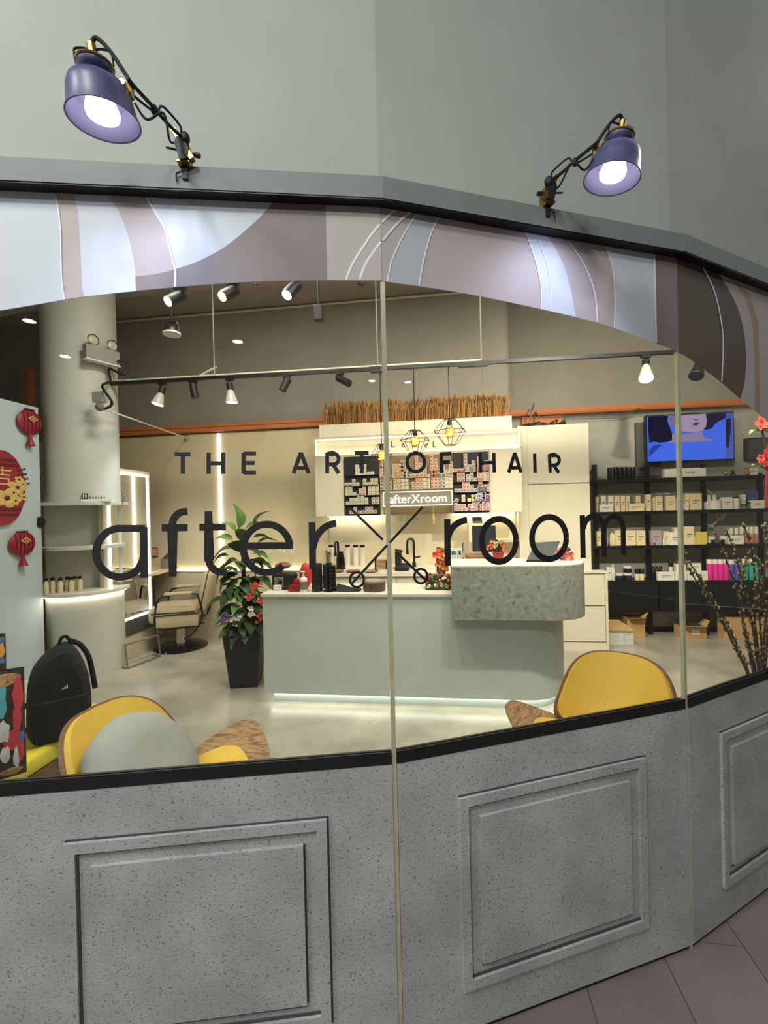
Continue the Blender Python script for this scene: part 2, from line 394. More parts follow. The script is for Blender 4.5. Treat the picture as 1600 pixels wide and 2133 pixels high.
struct('wall_left', MB().box(-6.2, -6.1, VM.y, 5.75, 0, 4.0), m_greywall, 'grey side wall at the far left of the salon')
struct('wall_right', MB().box(3.9, 4.0, 3.9, 5.75, 0, 4.0), m_greywall, 'grey side wall at the right end of the shelving')
zb0 = PY(640, 888, BACK_L-.05).z; zb1 = PY(640, 872, BACK_L-.05).z
tb = struct('trim_3', MB().box(-5.0, .78, BACK_L-.05, BACK_L+.02, zb0, zb1).box(-5.0, .78, BACK_L-.062, BACK_L-.05, zb0+.05, zb1-.012), m_orange, 'orange timber beam along the back wall left of the cabinets')
zc1 = PY(1300, 843, BACK_R-.05).z; zc0 = PY(1300, 856, BACK_R-.05).z
struct('trim_4', MB().box(.82, 3.9, BACK_R-.05, BACK_R+.02, zc0, zc1).box(.99, 1.45, BACK_R-.08, BACK_R-.02, zc0-.16, zc0-.02), m_orange, 'orange timber beam above the television and shelving')
q = PY(55, 800, BACK_L-.05)
struct('trim_5', MB().box(q.x-.05, q.x+.05, BACK_L-.07, BACK_L+.02, 2.3, PY(55, 768, BACK_L-.05).z), m_orange, 'orange timber post behind the white column')
# seams of the grey upper wall
for x, y0, y1, yy in ((447, 800, 872, BACK_L), (1002, 590, 800, BACK_L)):
    pa = PY(x, y0, yy+.02); pb = PY(x, y1, yy+.02)
    part('joint', MB().box(pa.x-.006, pa.x+.006, yy+.012, yy+.02, 2.62, 3.99), m_ceiling, bpy.data.objects['wall_back_upper'])

# ---- partition with decorations (left edge of the picture)
m_part = M('pale_blue_grey_partition', (186, 198, 204), .6, var=.02)
PXW = -3.6
pw = struct('wall_partition', MB().box(PXW-.1, PXW, 1.1, 3.62, 0, 2.505), m_part, 'pale blue-grey partition wall with red new year decorations')
part('baseboard', MB().box(PXW, PXW+.015, 1.1, 3.62, 0, .1), m_white, pw)
part('knob', MB().lathe([(.0, 0), (.045, .0), (.05, .012), (.04, .03), (0, .034)], PY(84, 1088, 3.62)+Vector((0, -.01, 0)), (.6, -.8, 0), 20), m_black, pw, True)

# ---- shopfront panes
m_film = SPECK('concrete_print_film', (163, 163, 162), (92, 90, 90), (184, 184, 184), 165, pit=.85, rough=.75, bump=.3, stretch=(1, 1, 1.2), cloud=5.0, cl=.13, d0=.30, d1=.405, cpos=(.36, .66))
m_shadow_line = M('printed_shadow_line', (72, 71, 71), .8, var=.15, scale=30)
m_joint = M('green_glass_edge', (170, 166, 138), .2, var=.12, scale=20, spec=.8)
m_sill = M('black_film_band', (24, 21, 22), .5)
f_white = M('film_lilac_white', (196, 201, 208), .55, var=.015)
f_beige = M('film_pink_beige', (178, 166, 163), .55, var=.015)
f_brown = M('film_grey_brown', (128, 117, 114), .55, var=.02)
f_dark = M('film_dark_brown', (94, 80, 70), .55, var=.03)
f_blue = M('film_blue_grey', (172, 178, 186), .55, var=.015)
f_line = M('film_white_line', (226, 226, 228), .55, var=.01)
f_light = M('film_light_beige', (176, 169, 164), .55, var=.015)
f_tan = M('film_tan', (160, 138, 116), .55, var=.02)
ZS, ZB, ZFT, ZFB, MG = .844, .811, .682, .134, .186
BOT = {1: [(0, 648), (60, 638), (137, 625), (210, 615), (284, 607), (400, 596), (500, 589), (580, 586), (682, 584.5), (793, 586)],
       2: [(793, 586), (850, 594), (925, 605), (1000, 618), (1100, 639), (1200, 662), (1280, 684), (1365, 715), (1413, 733)],
       3: [(1413, 733), (1450, 757), (1500, 795), (1541, 830), (1600, 880)]}
WNAME = {0: 'window_4', 1: 'window_1', 2: 'window_2', 3: 'window_3', 4: 'window_5'}
WLAB = {0: 'glass pane beyond the left edge of the lettering', 1: 'left glass pane with the words after above a concrete print', 2: 'middle glass pane with the word room above a concrete print', 3: 'right glass pane with dark brown swirl print and willow behind', 4: 'last glass pane past the right edge'}
WIN = {}
FZT = LZB-.003
def frame(pn, par, u0, u1):
    """raised double moulding of the lower panel: four outer bars, a channel, a raised field"""
    b, ch, rz = .027, .036, .010
    z0, z1 = ZFB, ZFT
    for (ua, ub, za, zc, nm) in ((u0, u1, z1-b, z1, 'moulding'), (u0, u1, z0, z0+b, 'moulding'), (u0, u0+b, z0+b, z1-b, 'moulding'), (u1-b, u1, z0+b, z1-b, 'moulding')):
        part(nm, pn.slab(MB(), ua, ub, za, zc, .0035, .0035+rz), m_film, par)
    i = b+ch
    part('raised_field', pn.slab(MB(), u0+i, u1-i, z0+i, z1-i, .0035, .0035+rz), m_film, par)
    g = .0052  # dark strips paint in the shadow lines of the printed moulding
    part('shadow_line', pn.slab(pn.slab(MB(), u0, u1+g, z1, z1+g, .003, .005), u1, u1+g, z0, z1, .003, .005), m_shadow_line, par)
    part('shadow_line', pn.slab(pn.slab(MB(), u0+b, u0+b+g, z0+b, z1-b, .003, .006), u0+b, u1-b, z0+b, z0+b+g*1.6, .003, .006), m_shadow_line, par)
    part('shadow_line', pn.slab(pn.slab(MB(), u1-i, u1-i+g, z0+i, z1-i, .003, .006), u0+i, u1-i, z0+i-g*2.0, z0+i, .003, .006), m_shadow_line, par)
for k in range(5):
    pn = PAN[k]
    wdw = bpy.data.objects.new(WNAME[k], None); C.objects.link(wdw); ORG[wdw] = Vector((0, 0, 0)); wdw['kind'] = 'structure'; wdw['label'] = WLAB[k]; WIN[k] = wdw
    part('glass_pane', pn.slab(MB(), .007, pn.L-.007, .012, LZB, -.012, 0), m_glass, wdw)
    fl = part('printed_film', pn.slab(MB(), .007, pn.L-.007, .014, ZB, .0006, .0035), m_film, wdw, label='grey concrete-look printed film')
    part('light_block_board', pn.slab(MB(), .007, pn.L-.007, .002, ZS-.004, -.02, -.0125), m_blackmat, wdw)  # unseen board added to block salon light behind the film
    part('sill_band', pn.slab(MB(), .007, pn.L-.007, ZB, ZS, .0006, .005), m_sill, wdw)
    part('edge_joint', pn.slab(MB(), pn.L-.006, pn.L+.006, .0, {1: PAN[1].uv(793, 586)[1], 2: PAN[2].uv(1413, 733)[1]}.get(k, LZB-.005), -.011, .001), m_joint, wdw)
    part('base_channel', pn.slab(MB(), 0, pn.L, 0, .012, -.02, -.002), m_black, wdw)
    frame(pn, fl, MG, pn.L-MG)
    if k in BOT:
        pts = [pn.uv(*p) for p in BOT[k]]
        if k == 1: pts = [(0.007, pts[0][1]-(pts[0][0]-.007)*.2)]+pts
        if k == 3: pts = pts+[(pn.L-.007, pts[-1][1]-(pn.L-pts[-1][0])*1.0)]
        pts = [(min(max(uu, .002), pn.L-.002), max(z, .3)) for uu, z in pts]
    else:
        pts = [(.007, 1.9 if k == 0 else 1.0), (pn.L-.007, 2.0 if k == 0 else .9)]
    pts = smooth_line([Vector((a, b, 0)) for a, b in pts], 3)
    poly = [pn.P(p.x, p.y, .0006) for p in pts]+[pn.P(pts[-1].x, FZT, .0006), pn.P(pts[0].x, FZT, .0006)]
    base = {0: f_white, 1: f_white, 2: f_beige, 3: f_dark, 4: f_light}[k]
    fa = part('fascia_film', MB().plate(poly, pn.N()*.002), base, wdw, label='printed fascia film with an arched lower edge')
    pn.fascia = fa
    if k in (1, 2): part('fascia_seam', pn.slab(MB(), pn.L-.005, pn.L+.005, {1: PAN[1].uv(793, 586)[1], 2: PAN[2].uv(1413, 733)[1]}[k], FZT, -.004, .0012), f_light if k == 1 else f_brown, wdw)
def shape(k, pts, mat, layer, sm=False):
    pn = PAN[k]; P = []
    for (x, y) in pts:
        uu, z = pn.uv(x, y); P.append(pn.P(min(max(uu, .002), pn.L-.002), min(z, FZT), .0026+.0004*layer))
    part('print_shape', MB().plate(P, pn.N()*.0004), mat, pn.fascia)
def stroke(k, pts, w, mat=None, layer=4):
    pn = PAN[k]; P = []
    for p in smooth_line([Vector((x, y, 0)) for x, y in pts], 5):
        uu, z = pn.uv(p.x, p.y)
        if .001 < uu < pn.L-.001 and z < FZT: P.append(pn.P(uu, z, .0026+.0004*layer))
    part('print_line', ribbon(MB(), P, w, pn.N(), .0004), mat or f_line, pn.fascia)
def sl(pts): return [(p.x, p.y) for p in smooth_line([Vector((x, y, 0)) for x, y in pts], 5)]
c1 = sl([(112, 390), (122, 430), (128, 480), (129, 540), (131, 590), (137, 625)])
c2 = sl([(150, 392), (162, 440), (167, 500), (170, 560), (172, 600), (177, 619)])
c3 = sl([(217, 395), (245, 435), (262, 475), (275, 520), (283, 570), (283.5, 607)])
c4 = sl([(297, 398), (325, 445), (345, 480), (355, 520), (362, 548), (366, 562)])
c5 = sl([(283.5, 577), (325, 572), (366, 562), (415, 545), (470, 515), (525, 470), (555, 440), (585, 402)])
shape(1, c1+c2[::-1], f_beige, 0)
shape(1, c3[:-1]+[(283.5, 577)]+sl([(283.5, 577), (325, 572), (366, 562)])[1:]+c4[::-1][1:], f_beige, 0)
shape(1, c5+[(682, 408), (682, 584.5), (580, 586), (500, 589), (400, 596), (284, 607)], f_brown, 1)
shape(1, [(678, 405), (800, 408), (800, 586), (682, 584.5)], f_light, 2)
stroke(1, c1[::5], .0035); stroke(1, c4[::5], .004); stroke(1, [(366, 562), (366.5, 580), (366, 599)], .006)
L1 = sl([(721, 584), (735, 550), (760, 510), (780, 482), (796, 464)]); L1b = sl([(788, 472), (796, 464), (812, 448), (834, 430)])
L2 = sl([(749, 583), (762, 550), (785, 516), (796, 502)]); L2b = sl([(788, 512), (797, 502), (815, 480), (840, 455), (865, 438)])
shape(1, L2+[(800, 498), (800, 586), (760, 585)], f_beige, 3)
stroke(1, L1[::5], .006); stroke(1, L2[::5], .006); stroke(2, L1b, .006); stroke(2, L2b, .006)
hA = sl([(806, 588), (815, 545), (835, 500), (855, 465), (876, 435)]); hB = sl([(872, 597), (880, 550), (893, 500), (905, 470), (924, 440)])
shape(2, [(790, 586), (790, 408), (834, 418)]+[(865, 438)]+hA[::-1][1:], f_light, 0)
shape(2, hA+hB[::-1], f_blue, 1); stroke(2, hA[::5], .004); stroke(2, hB[::5], .004)
iA = sl([(1086, 465), (1109, 530), (1124, 589), (1127, 645)]); iM = sl([(1106, 470), (1133, 536), (1145, 595), (1148, 649.5)]); iB = sl([(1128, 475), (1165, 536), (1186, 595), (1198, 661)])
shape(2, iA+iB[::-1], f_white, 0); stroke(2, iM[::5], .003); stroke(2, iA[::5], .003)
stroke(2, [(1170, 488), (1212, 548), (1236, 607), (1243, 672)], .005)
jA = sl([(1254, 498), (1274, 560), (1279, 624), (1278, 684)])
shape(2, jA+[(1365, 715), (1362, 518)], f_white, 0); stroke(2, jA[::5], .004); stroke(2, [(1361, 520), (1363, 620), (1365, 714)], .006)
shape(2, [(1362, 505), (1365, 715), (1413, 733), (1406, 515)], f_brown, 1)
kA = sl([(1490, 562), (1524, 618), (1544, 671), (1553, 736), (1550, 795), (1541, 830)])
shape(3, kA+[(1600, 880), (1740, 990), (1740, 620), (1600, 590)], f_light, 0)
shape(3, [(1530, 590), (1560, 612), (1577, 670), (1580, 760), (1582, 863), (1570, 854), (1570, 760), (1566, 680), (1552, 625)], f_tan, 1)
stroke(3, [(1459, 552), (1483, 601), (1497, 654), (1504, 712), (1501, 795)], .007)

# ---- lettering on the glass
m_vinyl = M('black_vinyl', (30, 27, 27), .6, var=.05)
tg = T('tagline_lettering', 'small black letters THE ART OF HAIR on the glass', 'lettering', (0, 0, 0))
wm = T('wordmark_lettering', 'large black letters after and room with scissors on the glass', 'lettering', (0, 0, 0))
def letter(par, k, strokes, w, name='letter'):
    mb = MB(); pn = PAN[k]
    for i, st in enumerate(strokes):
        ribbon(mb, [pn.at(x, y, .0004+.00012*i) for x, y in st], w, pn.N(), .0015)
    return part(name, mb, m_vinyl, par)
def z8(pts): return [(180+x/2.7586, 900+y/2.7586) for x, y in pts]
TW, LW = .0106, .0185
letter(tg, 1, [z8([(508, 128), (598, 128)]), z8([(555, 128), (555, 240)])], TW)
letter(tg, 1, [z8([(703, 118), (703, 240)]), z8([(787, 118), (787, 240)]), z8([(703, 180), (787, 180)])], TW)
letter(tg, 1, [z8([(904, 118), (904, 239)]), z8([(904, 124), (975, 124)]), z8([(904, 178), (968, 178)]), z8([(904, 233), (975, 233)])], TW)
letter(tg, 1, [z8([(1190, 237), (1233, 118)]), z8([(1233, 118), (1278, 237)]), z8([(1203, 207), (1265, 207)])], TW)
letter(tg, 1, [z8([(1384, 118), (1384, 237)]), z8([(1384, 124), (1420, 124)]+arc(1420, 155, 30, 31, 90, -90, 12)+[(1384, 186)]), z8([(1418, 186), (1450, 237)])], TW)
letter(tg, 1, [[(739, 944), (768, 943.5)], [(753.5, 944), (754, 986)]], TW)
letter(tg, 2, [arc(866, 963, 18.5, 19.5, 0, 360, 32)], TW*.95)
letter(tg, 2, [[(919, 943), (919.5, 985)], [(919, 946), (940, 945)], [(919, 963.5), (937, 962.5)]], TW)
letter(tg, 2, [[(1000, 944), (1001, 985)], [(1028.5, 943.5), (1029.5, 984.5)], [(1000, 965), (1029, 963.5)]], TW)
letter(tg, 2, [[(1059.5, 984.5), (1072, 943.5)], [(1072, 943.5), (1085.5, 984.5)], [(1064, 974.5), (1081, 974)]], TW)
letter(tg, 2, [[(1113.5, 945), (1114.5, 985)]], TW)
letter(tg, 2, [[(1144, 946), (1146, 985)], [(1144, 948.5), (1154, 948)]+arc(1154, 958.5, 11, 10.5, 90, -90, 12)+[(1145, 969.5)], [(1153, 969), (1164, 985)]], TW)
letter(wm, 1, [z8(arc(195, 693, 137, 140, 90, 360, 40)), z8([(195, 554), (338, 554)]), z8([(331, 546), (333, 838)])], LW)
letter(wm, 1, [z8([(497, 830), (495, 535)]+arc(568, 535, 73, 78, 180, 95, 12)+[(581, 456)]), z8([(434, 550), (582, 549)])], LW)
letter(wm, 1, [z8([(702, 455), (706, 735)]+arc(782, 735, 76, 70, 180, 270, 12)+[(808, 806)]), z8([(650, 547), (802, 545)])], LW)
letter(wm, 1, [z8([(900, 654), (1186, 652)]), z8(arc(1037, 668, 134, 138, 7, 314, 48))], LW)
letter(wm, 1, [z8([(1297, 519), (1301, 790)]), z8(arc(1440, 690, 138, 165, 172, 92, 14))], LW)
def z6(pts): return [(880+x/3.478, 1050+y/3.478) for x, y in pts]
letter(wm, 2, [z6([(179, 108), (183, 446)]), z6(arc(335, 265, 150, 150, 172, 95, 14))], LW)
letter(wm, 2, [z6(arc(553, 263, 124, 155, 0, 360, 48))], LW)
letter(wm, 2, [z6(arc(917, 246, 124, 152, 0, 360, 48))], LW)
letter(wm, 2, [z6([(1157, 80), (1164, 390)]), z6(arc(1241, 180, 74, 92, 180, 0, 20)+[(1316, 380)]), z6(arc(1385, 178, 68, 92, 178, 0, 20)+[(1456, 370)])], LW)
SW = .0066
letter(wm, 1, [[(733, 1061.6), (797.7, 1124.5)], [(733, 1215.6), (806, 1136)], arc(743.7, 1207.3, 14.5, 15.5, 0, 360, 28)], SW, 'scissors_half')
letter(wm, 2, [[(812, 1130), (880.5, 1055.6)], [(824, 1149), (889, 1210.6)], arc(876.5, 1200, 13.5, 15, 0, 360, 28)], SW, 'scissors_half')

# ================================================================== LAMPS
m_shade = M('dark_blue_grey_enamel', (72, 74, 112), .4, var=.05, spec=.5)
m_shade_in = M('pale_lilac_enamel', (136, 130, 156), .5)
m_brass = M('brass', (168, 138, 84), .35, metal=.9, var=.15, scale=40)
m_cable = M('black_fabric_cable', (30, 30, 34), .8)
e_lamp = EM('cool_lamp_glow', (240, 238, 255), 3.2)
def clamp_lamp(label, O, axis, K, pn, side):
    O = Vector(O); a = Vector(axis).normalized(); K = Vector(K); n = pn.N(); d = Vector((pn.d.x, pn.d.y, 0))*side; up = Vector((0, 0, 1))
    t = T('clamp_lamp', label, 'lamp', K, group='clamp lamps on the ledge')
    sh = part('shade', MB().lathe([(0.0276, 0.077), (0.0423, 0.0725), (0.0534, 0.0636), (0.0589, 0.0488), (0.0607, 0.0333), (0.0635, 0.0133), (0.0672, 0.003), (0.0681, 0.0), (0.0653, 0.0), (0.0607, 0.0133), (0.058, 0.0333), (0.0552, 0.0518), (0.0368, 0.0666), (0.0, 0.0696)], O, a, 40), [m_shade], t, True)
    part('reflector', MB().lathe([(0.0651, 0.0007), (0.0603, 0.0133), (0.0575, 0.0333), (0.0547, 0.0503), (0.0368, 0.0651), (0.0, 0.0666)], O, a, 40), m_shade_in, sh, True)
    part('bulb', MB().lathe([(0, .006), (.018, .005), (.03, .008), (.032, .018), (.027, .034), (.018, .064), (0, .065)], O, a, 28), e_lamp, t, True)
    part('neck', MB().lathe([(0.0239, 0.074), (0.0276, 0.0784), (0.0239, 0.0844), (0.0304, 0.0903), (0.0331, 0.0992), (0.0313, 0.1051), (0.0166, 0.1088), (0.0, 0.1088)], O, a, 28), m_shade, t, True)
    part('collar', MB().lathe([(0.034, 0.1006), (0.0359, 0.1029), (0.034, 0.1058), (0.0313, 0.1058)], O, a, 28), m_brass, t, True)
    top = O+a*0.1421
    part('stem', MB().cyl(O+a*0.1073, top, .0085, .0085, 14), m_brass, t, True)
    for s in (-1, 1):
        e = d*s
        part('bail', MB().tube(smooth_line([O+a*0.1043+e*.036, O+a*0.1221+e*.036, O+a*0.1317+e*.033, O+a*0.1339+e*.018, O+a*0.1317+e*.006], 4), .0022, 6), m_black, t, True)
    # joint on the side of the shade, arm of two rods, clamp
    J = O+a*0.0636+d*.052
    K2 = K+up*.062+n*.012
    part('arm_bracket', MB().obox(J+(K2-J)*.05, (.018, .01, .03)).cyl(J-n*.016, J+n*.016, .006), m_brass, t, True)
    J2 = J+(K2-J)*.45+up*.004
    s1 = n*.012
    part('arm_rod', MB().tube(smooth_line([J, J2, J2+(K2-J2)*.35+up*.024+s1, K2+up*.022+s1-d*.004, K2+up*.004+s1], 5), .0026, 6), m_cable, t, True)
    part('arm_rod', MB().tube(smooth_line([O+a*0.0370+d*.066, O+a*0.0074+d*.085, O-a*0.0148+d*.115+(K2-O).dot(up)*up*.3, K2-d*.03-up*.012, K2-up*.002], 5), .0026, 6), m_cable, t, True)
    part('cable', MB().tube(smooth_line([top, top+a*.012+d*.012, top-a*.01+d*.034, O+a*0.0888+d*.058, J+d*.012+up*.012, J2+up*.008, (J2+K2)/2, K2], 6), .0042, 8), m_cable, t, True)
    part('cable_tie', MB().ball(J2+up*.004, (.008, .008, .012)), m_cable, t, True)
    # clamp: brass channel, black jaw, turned handle bar, brass back plate hooked on the ledge
    ang = Matrix.Rotation(side*R_(-38), 3, n)
    part('clamp_channel', MB().obox(K+up*.042+n*.014, (.012, .016, .085), Matrix((d, n, up)).transposed() @ Matrix.Rotation(R_(-32), 3, 'Y')), m_brass, t)
    jaw = [(-.006, .0), (.012, .004), (.016, .03), (.006, .05), (-.012, .058), (-.018, .04), (-.012, .02)]
    part('clamp_jaw', MB().plate([K+d*p[0]+up*p[1]+n*.004 for p in jaw], n*.02), m_blackmat, t)
    part('clamp_plate', MB().obox(K+up*.02-n*.002+d*.012, (.005, .03, .05), Matrix((d, n, up)).transposed()).obox(K+up*.001+n*.006, (.03, .026, .004), Matrix((d, n, up)).transposed()), m_brass, t)
    part('clamp_screw', MB().cyl(K+up*.03-d*.038+n*.02, K+up*.022+d*.03+n*.012, .0026, .0026, 8).cyl(K+up*.022+d*.026+n*.012, K+up*.019+d*.04+n*.012, .006, .006, 10), m_black, t, True)
    part('clamp_knob', MB().ball(K+up*.056+n*.018+d*.006, (.013, .011, .016)), m_blackmat, t, True)
    part('clip', MB().tube(smooth_line([K-up*.012+n*.004, K-up*.02+n*.007-d*.012, K-up*.024+n*.006-d*.02, K-up*.04+n*.004-d*.021], 4), .0022, 6).obox(K-up*.018+n*.003, (.014, .004, .032), Matrix((d, n, up)).transposed()), m_blackmat, t, True)
    light('SPOT', 'lamp_light', O-a*0.006, t, 4.6, (.62, .68, 1.0), .03, O-a-n*.62, 112, .9)
    return t
pA, pB = PAN[1], PAN[2]
clamp_lamp('larger clamp lamp with blue-grey bell shade at upper left', pA.at(217, 252, .24), Vector((0, 0, 1))+pA.N()*.10-Vector((pA.d.x, pA.d.y, 0))*.10, pA.at(386, 347, LEDGE_OFF), pA, 1)
clamp_lamp('smaller clamp lamp with blue-grey bell shade at upper right', pB.at(1274, 374, .23), Vector((0, 0, 1))+pB.N()*.12+Vector((pB.d.x, pB.d.y, 0))*.16, pB.at(1140, 428, LEDGE_OFF), pB, -1)

# ---- mall ceiling downlights (they mirror in the panes)
e_down = EM('downlight_glow', (255, 252, 244), 26)
def mirror_px(k, x, y):
    pn = PAN[k]; p = pn.at(x, y); d = (p-EYEV).normalized(); n = pn.N(); r = d-2*d.dot(n)*n
    return p+r*((MALL_H-p.z)/r.z)
DL = []
for k, x, y in ((1, 60, 668), (1, 135, 742), (1, 495, 711), (1, 775, 793), (2, 850, 796), (2, 1160, 795), (2, 933, 855), (2, 1137, 858), (2, 1374, 856)):
    q = mirror_px(k, x, y)
    if q.y < -13.5 or abs(q.x) > 6.8: continue
    if any((q-z).length < .25 for z in DL): continue
    DL.append(q)
DL += [Vector((-1.6, -1.2, MALL_H)), Vector((1.2, -1.4, MALL_H)), Vector((-.2, -3.2, MALL_H))]
for i, q in enumerate(DL):
    t = T('ceiling_downlight', 'round recessed downlight in the mall ceiling', 'light', q, group='mall ceiling downlights')
    part('rim', MB().lathe([(.075, 0), (.095, -.004), (.1, 0)], q, (0, 0, 1), 24), m_white, t, True)
    part('lens', MB().lathe([(0, -.002), (.076, -.002)], q, (0, 0, 1), 24), e_down, t)
for i, (x, y) in enumerate(((-2.6, -.9), (-1.0, -1.2), (.6, -2.2))):  # area fills added to brighten the facade, apart from the downlight fixtures
    light('AREA', 'facade_fill', (x, y, MALL_H-.03), None, 70.0, (.97, 1.0, .97)).data.size = .5

# ---- salon track with spot heads
ta = PY(227, 800, 4.0); tb_ = PY(1410, 733, 4.1); tdir = (tb_-ta).normalized(); tend = ta+tdir*6.3
def track_at(x):
    """point of the track seen at picture column x"""
    lo, hi = 0.0, 7.0
    for _ in range(40):
        mid = (lo+hi)/2
        if to_px(ta+tdir*mid)[0] < x: lo = mid
        else: hi = mid
    return ta+tdir*lo
tr = T('track_rail', 'long black lighting track hanging across the salon', 'track', ta)
sd = tdir.cross(Vector((0, 0, 1)))
TM = Matrix((tdir, -sd, Vector((0, 0, 1)))).transposed()
part('rail', MB().obox((ta+tend)/2, ((tend-ta).length, .035, .03), TM), m_black, tr)
part('feed_box', MB().obox(track_at(785)-Vector((0, 0, .008)), (.12, .045, .05), TM), m_black, tr)
part('feed_box', MB().obox(track_at(985)-Vector((0, 0, .02)), (.26, .04, .02), TM), m_black, tr)
for x in (447, 787, 1003):
    p = track_at(x); part('hanger', MB().cyl(p+Vector((0, 0, .015)), Vector((p.x, p.y, 4.0)), .006, .006, 8), m_greywall, tr, True)
m_pipe = M('cream_conduit', (206, 196, 176), .5)
cp = [ta+Vector((0, .03, .035)), track_at(1003)+Vector((0, .03, .035))]
solo('conduit_pipe', MB().cyl(cp[0], cp[1], .011, .011, 10), m_pipe, 'cream conduit pipe running just above the black track', 'pipe', smooth=True)
pa = PY(200, 672, BACK_L-.0); pb = PY(800, 615, BACK_L-.0); zz = 3.97
solo('conduit_pipe', MB().cyl((-4.4, BACK_L-.0, zz), (2.0, BACK_L-.0, zz), .014, .014, 10), m_pipe, 'cream conduit pipe high along the wall and ceiling corner', 'pipe', smooth=True)
p = track_at(403); p2 = track_at(446)
solo('conduit_pipe', MB().tube(smooth_line([p2+Vector((0, .05, .12)), p2+Vector((-.1, .05, .08)), p+Vector((.05, .05, .05)), p+Vector((0, .05, .035)), p+Vector((.06, .05, .03))], 4), .01, 8), m_pipe, 'short bent cream conduit joining the track on the left', 'pipe', smooth=True)

e_cool = EM('cool_spot_glow', (214, 232, 255), 40)
e_warm = EM('warm_spot_glow', (255, 206, 140), 32)
e_neutral = EM('fill_spot_glow', (255, 240, 214), 22)
m_parw = M('par_glass_white', (196, 190, 176), .35)
COOL, WARM, NEU = (.86, .93, 1.0), (1.0, .78, .5), (1.0, .9, .74)
def head(label, top, tip, kind, lit=None, watt=0, col=NEU, aim=None, angle=80):
    """top: point under the rail; tip: end of the head"""
    top = Vector(top); tip = Vector(tip); t = T('track_spot', label, 'spot light', top, group='track spot lights')
    part('adapter', MB().obox(top-Vector((0, 0, .008)), (.075, .032, .02), TM), m_black, t)
    j = top-Vector((0, 0, .055)); part('arm', MB().cyl(top-Vector((0, 0, .015)), j, .009, .009, 10), m_black, t, True)
    a = (tip-j).normalized(); Ln = (tip-j).length
    if kind == 'can':
        b = part('body', MB().lathe([(0, -.03), (.032, -.03), (.034, -.024), (.034, Ln), (.030, Ln), (.028, Ln-.02), (0, Ln-.02)], j, a, 20), m_blackmat, t, True)
    else:
        b = part('body', MB().lathe([(0, -.02), (.028, -.02), (.03, -.01), (.03, .05), (.026, .055)], j, a, 20), m_blackmat, t, True)
        part('bulb', MB().lathe([(.026, .05), (.03, .06), (.055, Ln-.015), (.057, Ln-.006), (.053, Ln)], j, a, 24), m_parw if kind == 'par' else m_blackmat, t, True)
    r = .028 if kind == 'can' else .052
    if lit:
        part('lens', MB().lathe([(0, Ln+(.001 if kind != 'can' else -.008)), (r, Ln+(.0 if kind != 'can' else -.008))], j, a, 24), lit, t)
        light('SPOT', 'spot_light', tip+a*.012, t, watt*TRACK_W, col, .04, aim if aim is not None else tip+a, angle, .8)
    else:
        part('lens', MB().lathe([(0, Ln), (r, Ln-.001)], j, a, 20), m_blackmat if kind != 'par_white' else m_parw, t)
    return t
def at_track(x): p = track_at(x); return Vector((p.x, p.y, p.z-.0185))
def tip(x, y, dy=0.0): return PY(x, y, 4.02+dy)
head('lit cool white spot nearest the white column', at_track(338), tip(328, 842, -.04), 'par', e_cool, 40, COOL, (-3.2, 4.6, .6))
head('unlit black cylinder spot, second from the white column', at_track(402), tip(407, 829), 'can')
head('lit warm white bulb spot, third from the white column', at_track(478), tip(483, 838), 'par', e_neutral, 34, NEU, (-2.4, 4.9, .2))
head('unlit black cylinder spot above the left cream wall', at_track(597), tip(588, 814), 'can')
head('tilted black cylinder spot left of the middle glass joint', at_track(708), tip(727, 799, -.05), 'can')
head('lit cool white spot above the television', at_track(1345), tip(1346, 788, -.03), 'par', e_cool, 40, COOL, (2.3, 4.6, .2))
head('unlit black bulb spot right of the second glass joint', at_track(1458), tip(1450, 784), 'par_black')
# front track, mostly hidden by the fascia
fy, fz = 2.55, 2.92
tr2 = T('track_rail', 'black lighting track hidden behind the printed fascia, with an added unseen upper rail', 'track', (-2.4, fy, fz))
part('rail', MB().box(-2.9, 2.6, fy-.018, fy+.018, fz, fz+.03), m_black, tr2)
for x in (-2.2, -.2, 1.9): part('hanger', MB().cyl((x, fy, fz+.03), (x, fy, 4.0), .006, .006, 8), m_greywall, tr2, True)
part('rail', MB().box(-2.9, 2.6, 2.182, 2.218, 3.2, 3.23), m_black, tr2)  # upper rail added out of view to carry the fill spots
for x in (-2.2, -.2, 1.9): part('hanger', MB().cyl((x, 2.2, 3.23), (x, 2.2, 4.0), .006, .006, 8), m_greywall, tr2, True)  # hangers of the added upper rail, out of view
def fhead(px, py, label, kind, lit, w_, col, aim, ang=95):
    tp = PY(px, py, fy-.07); return head(label, (tp.x+.035, fy, fz-.03), tp, kind, lit, w_, col, aim, ang)
fhead(349, 628, 'lit black cylinder spot below the fascia at left', 'can', e_cool, 30, COOL, None)
fhead(462, 618, 'lit warm spot glowing orange below the fascia', 'can', e_warm, 30, (1, .84, .6), None)
fhead(597, 615, 'lit blue-white spot glowing below the fascia', 'can', e_cool, 30, COOL, None)
for i, (x, col, aim, w_) in enumerate(((.55, NEU, (.5, 4.6, .3), 55), (1.3, NEU, (1.9, 5.4, 1.2), 260), (1.9, (1, .76, .48), (2.7, 5.0, .6), 280), (-.3, NEU, (-.4, 4.8, 1.2), 55))):  # unseen spots added to raise the salon's brightness
    head('added fill spot out of view behind the printed fascia, ' + ['aimed at the counter end', 'aimed at the shelving', 'warm one aimed at the right floor', 'aimed at the kitchen'][i], (x, 2.2, 3.195), (x, 2.28, 3.055), 'can', e_neutral, w_, col, aim, 115)
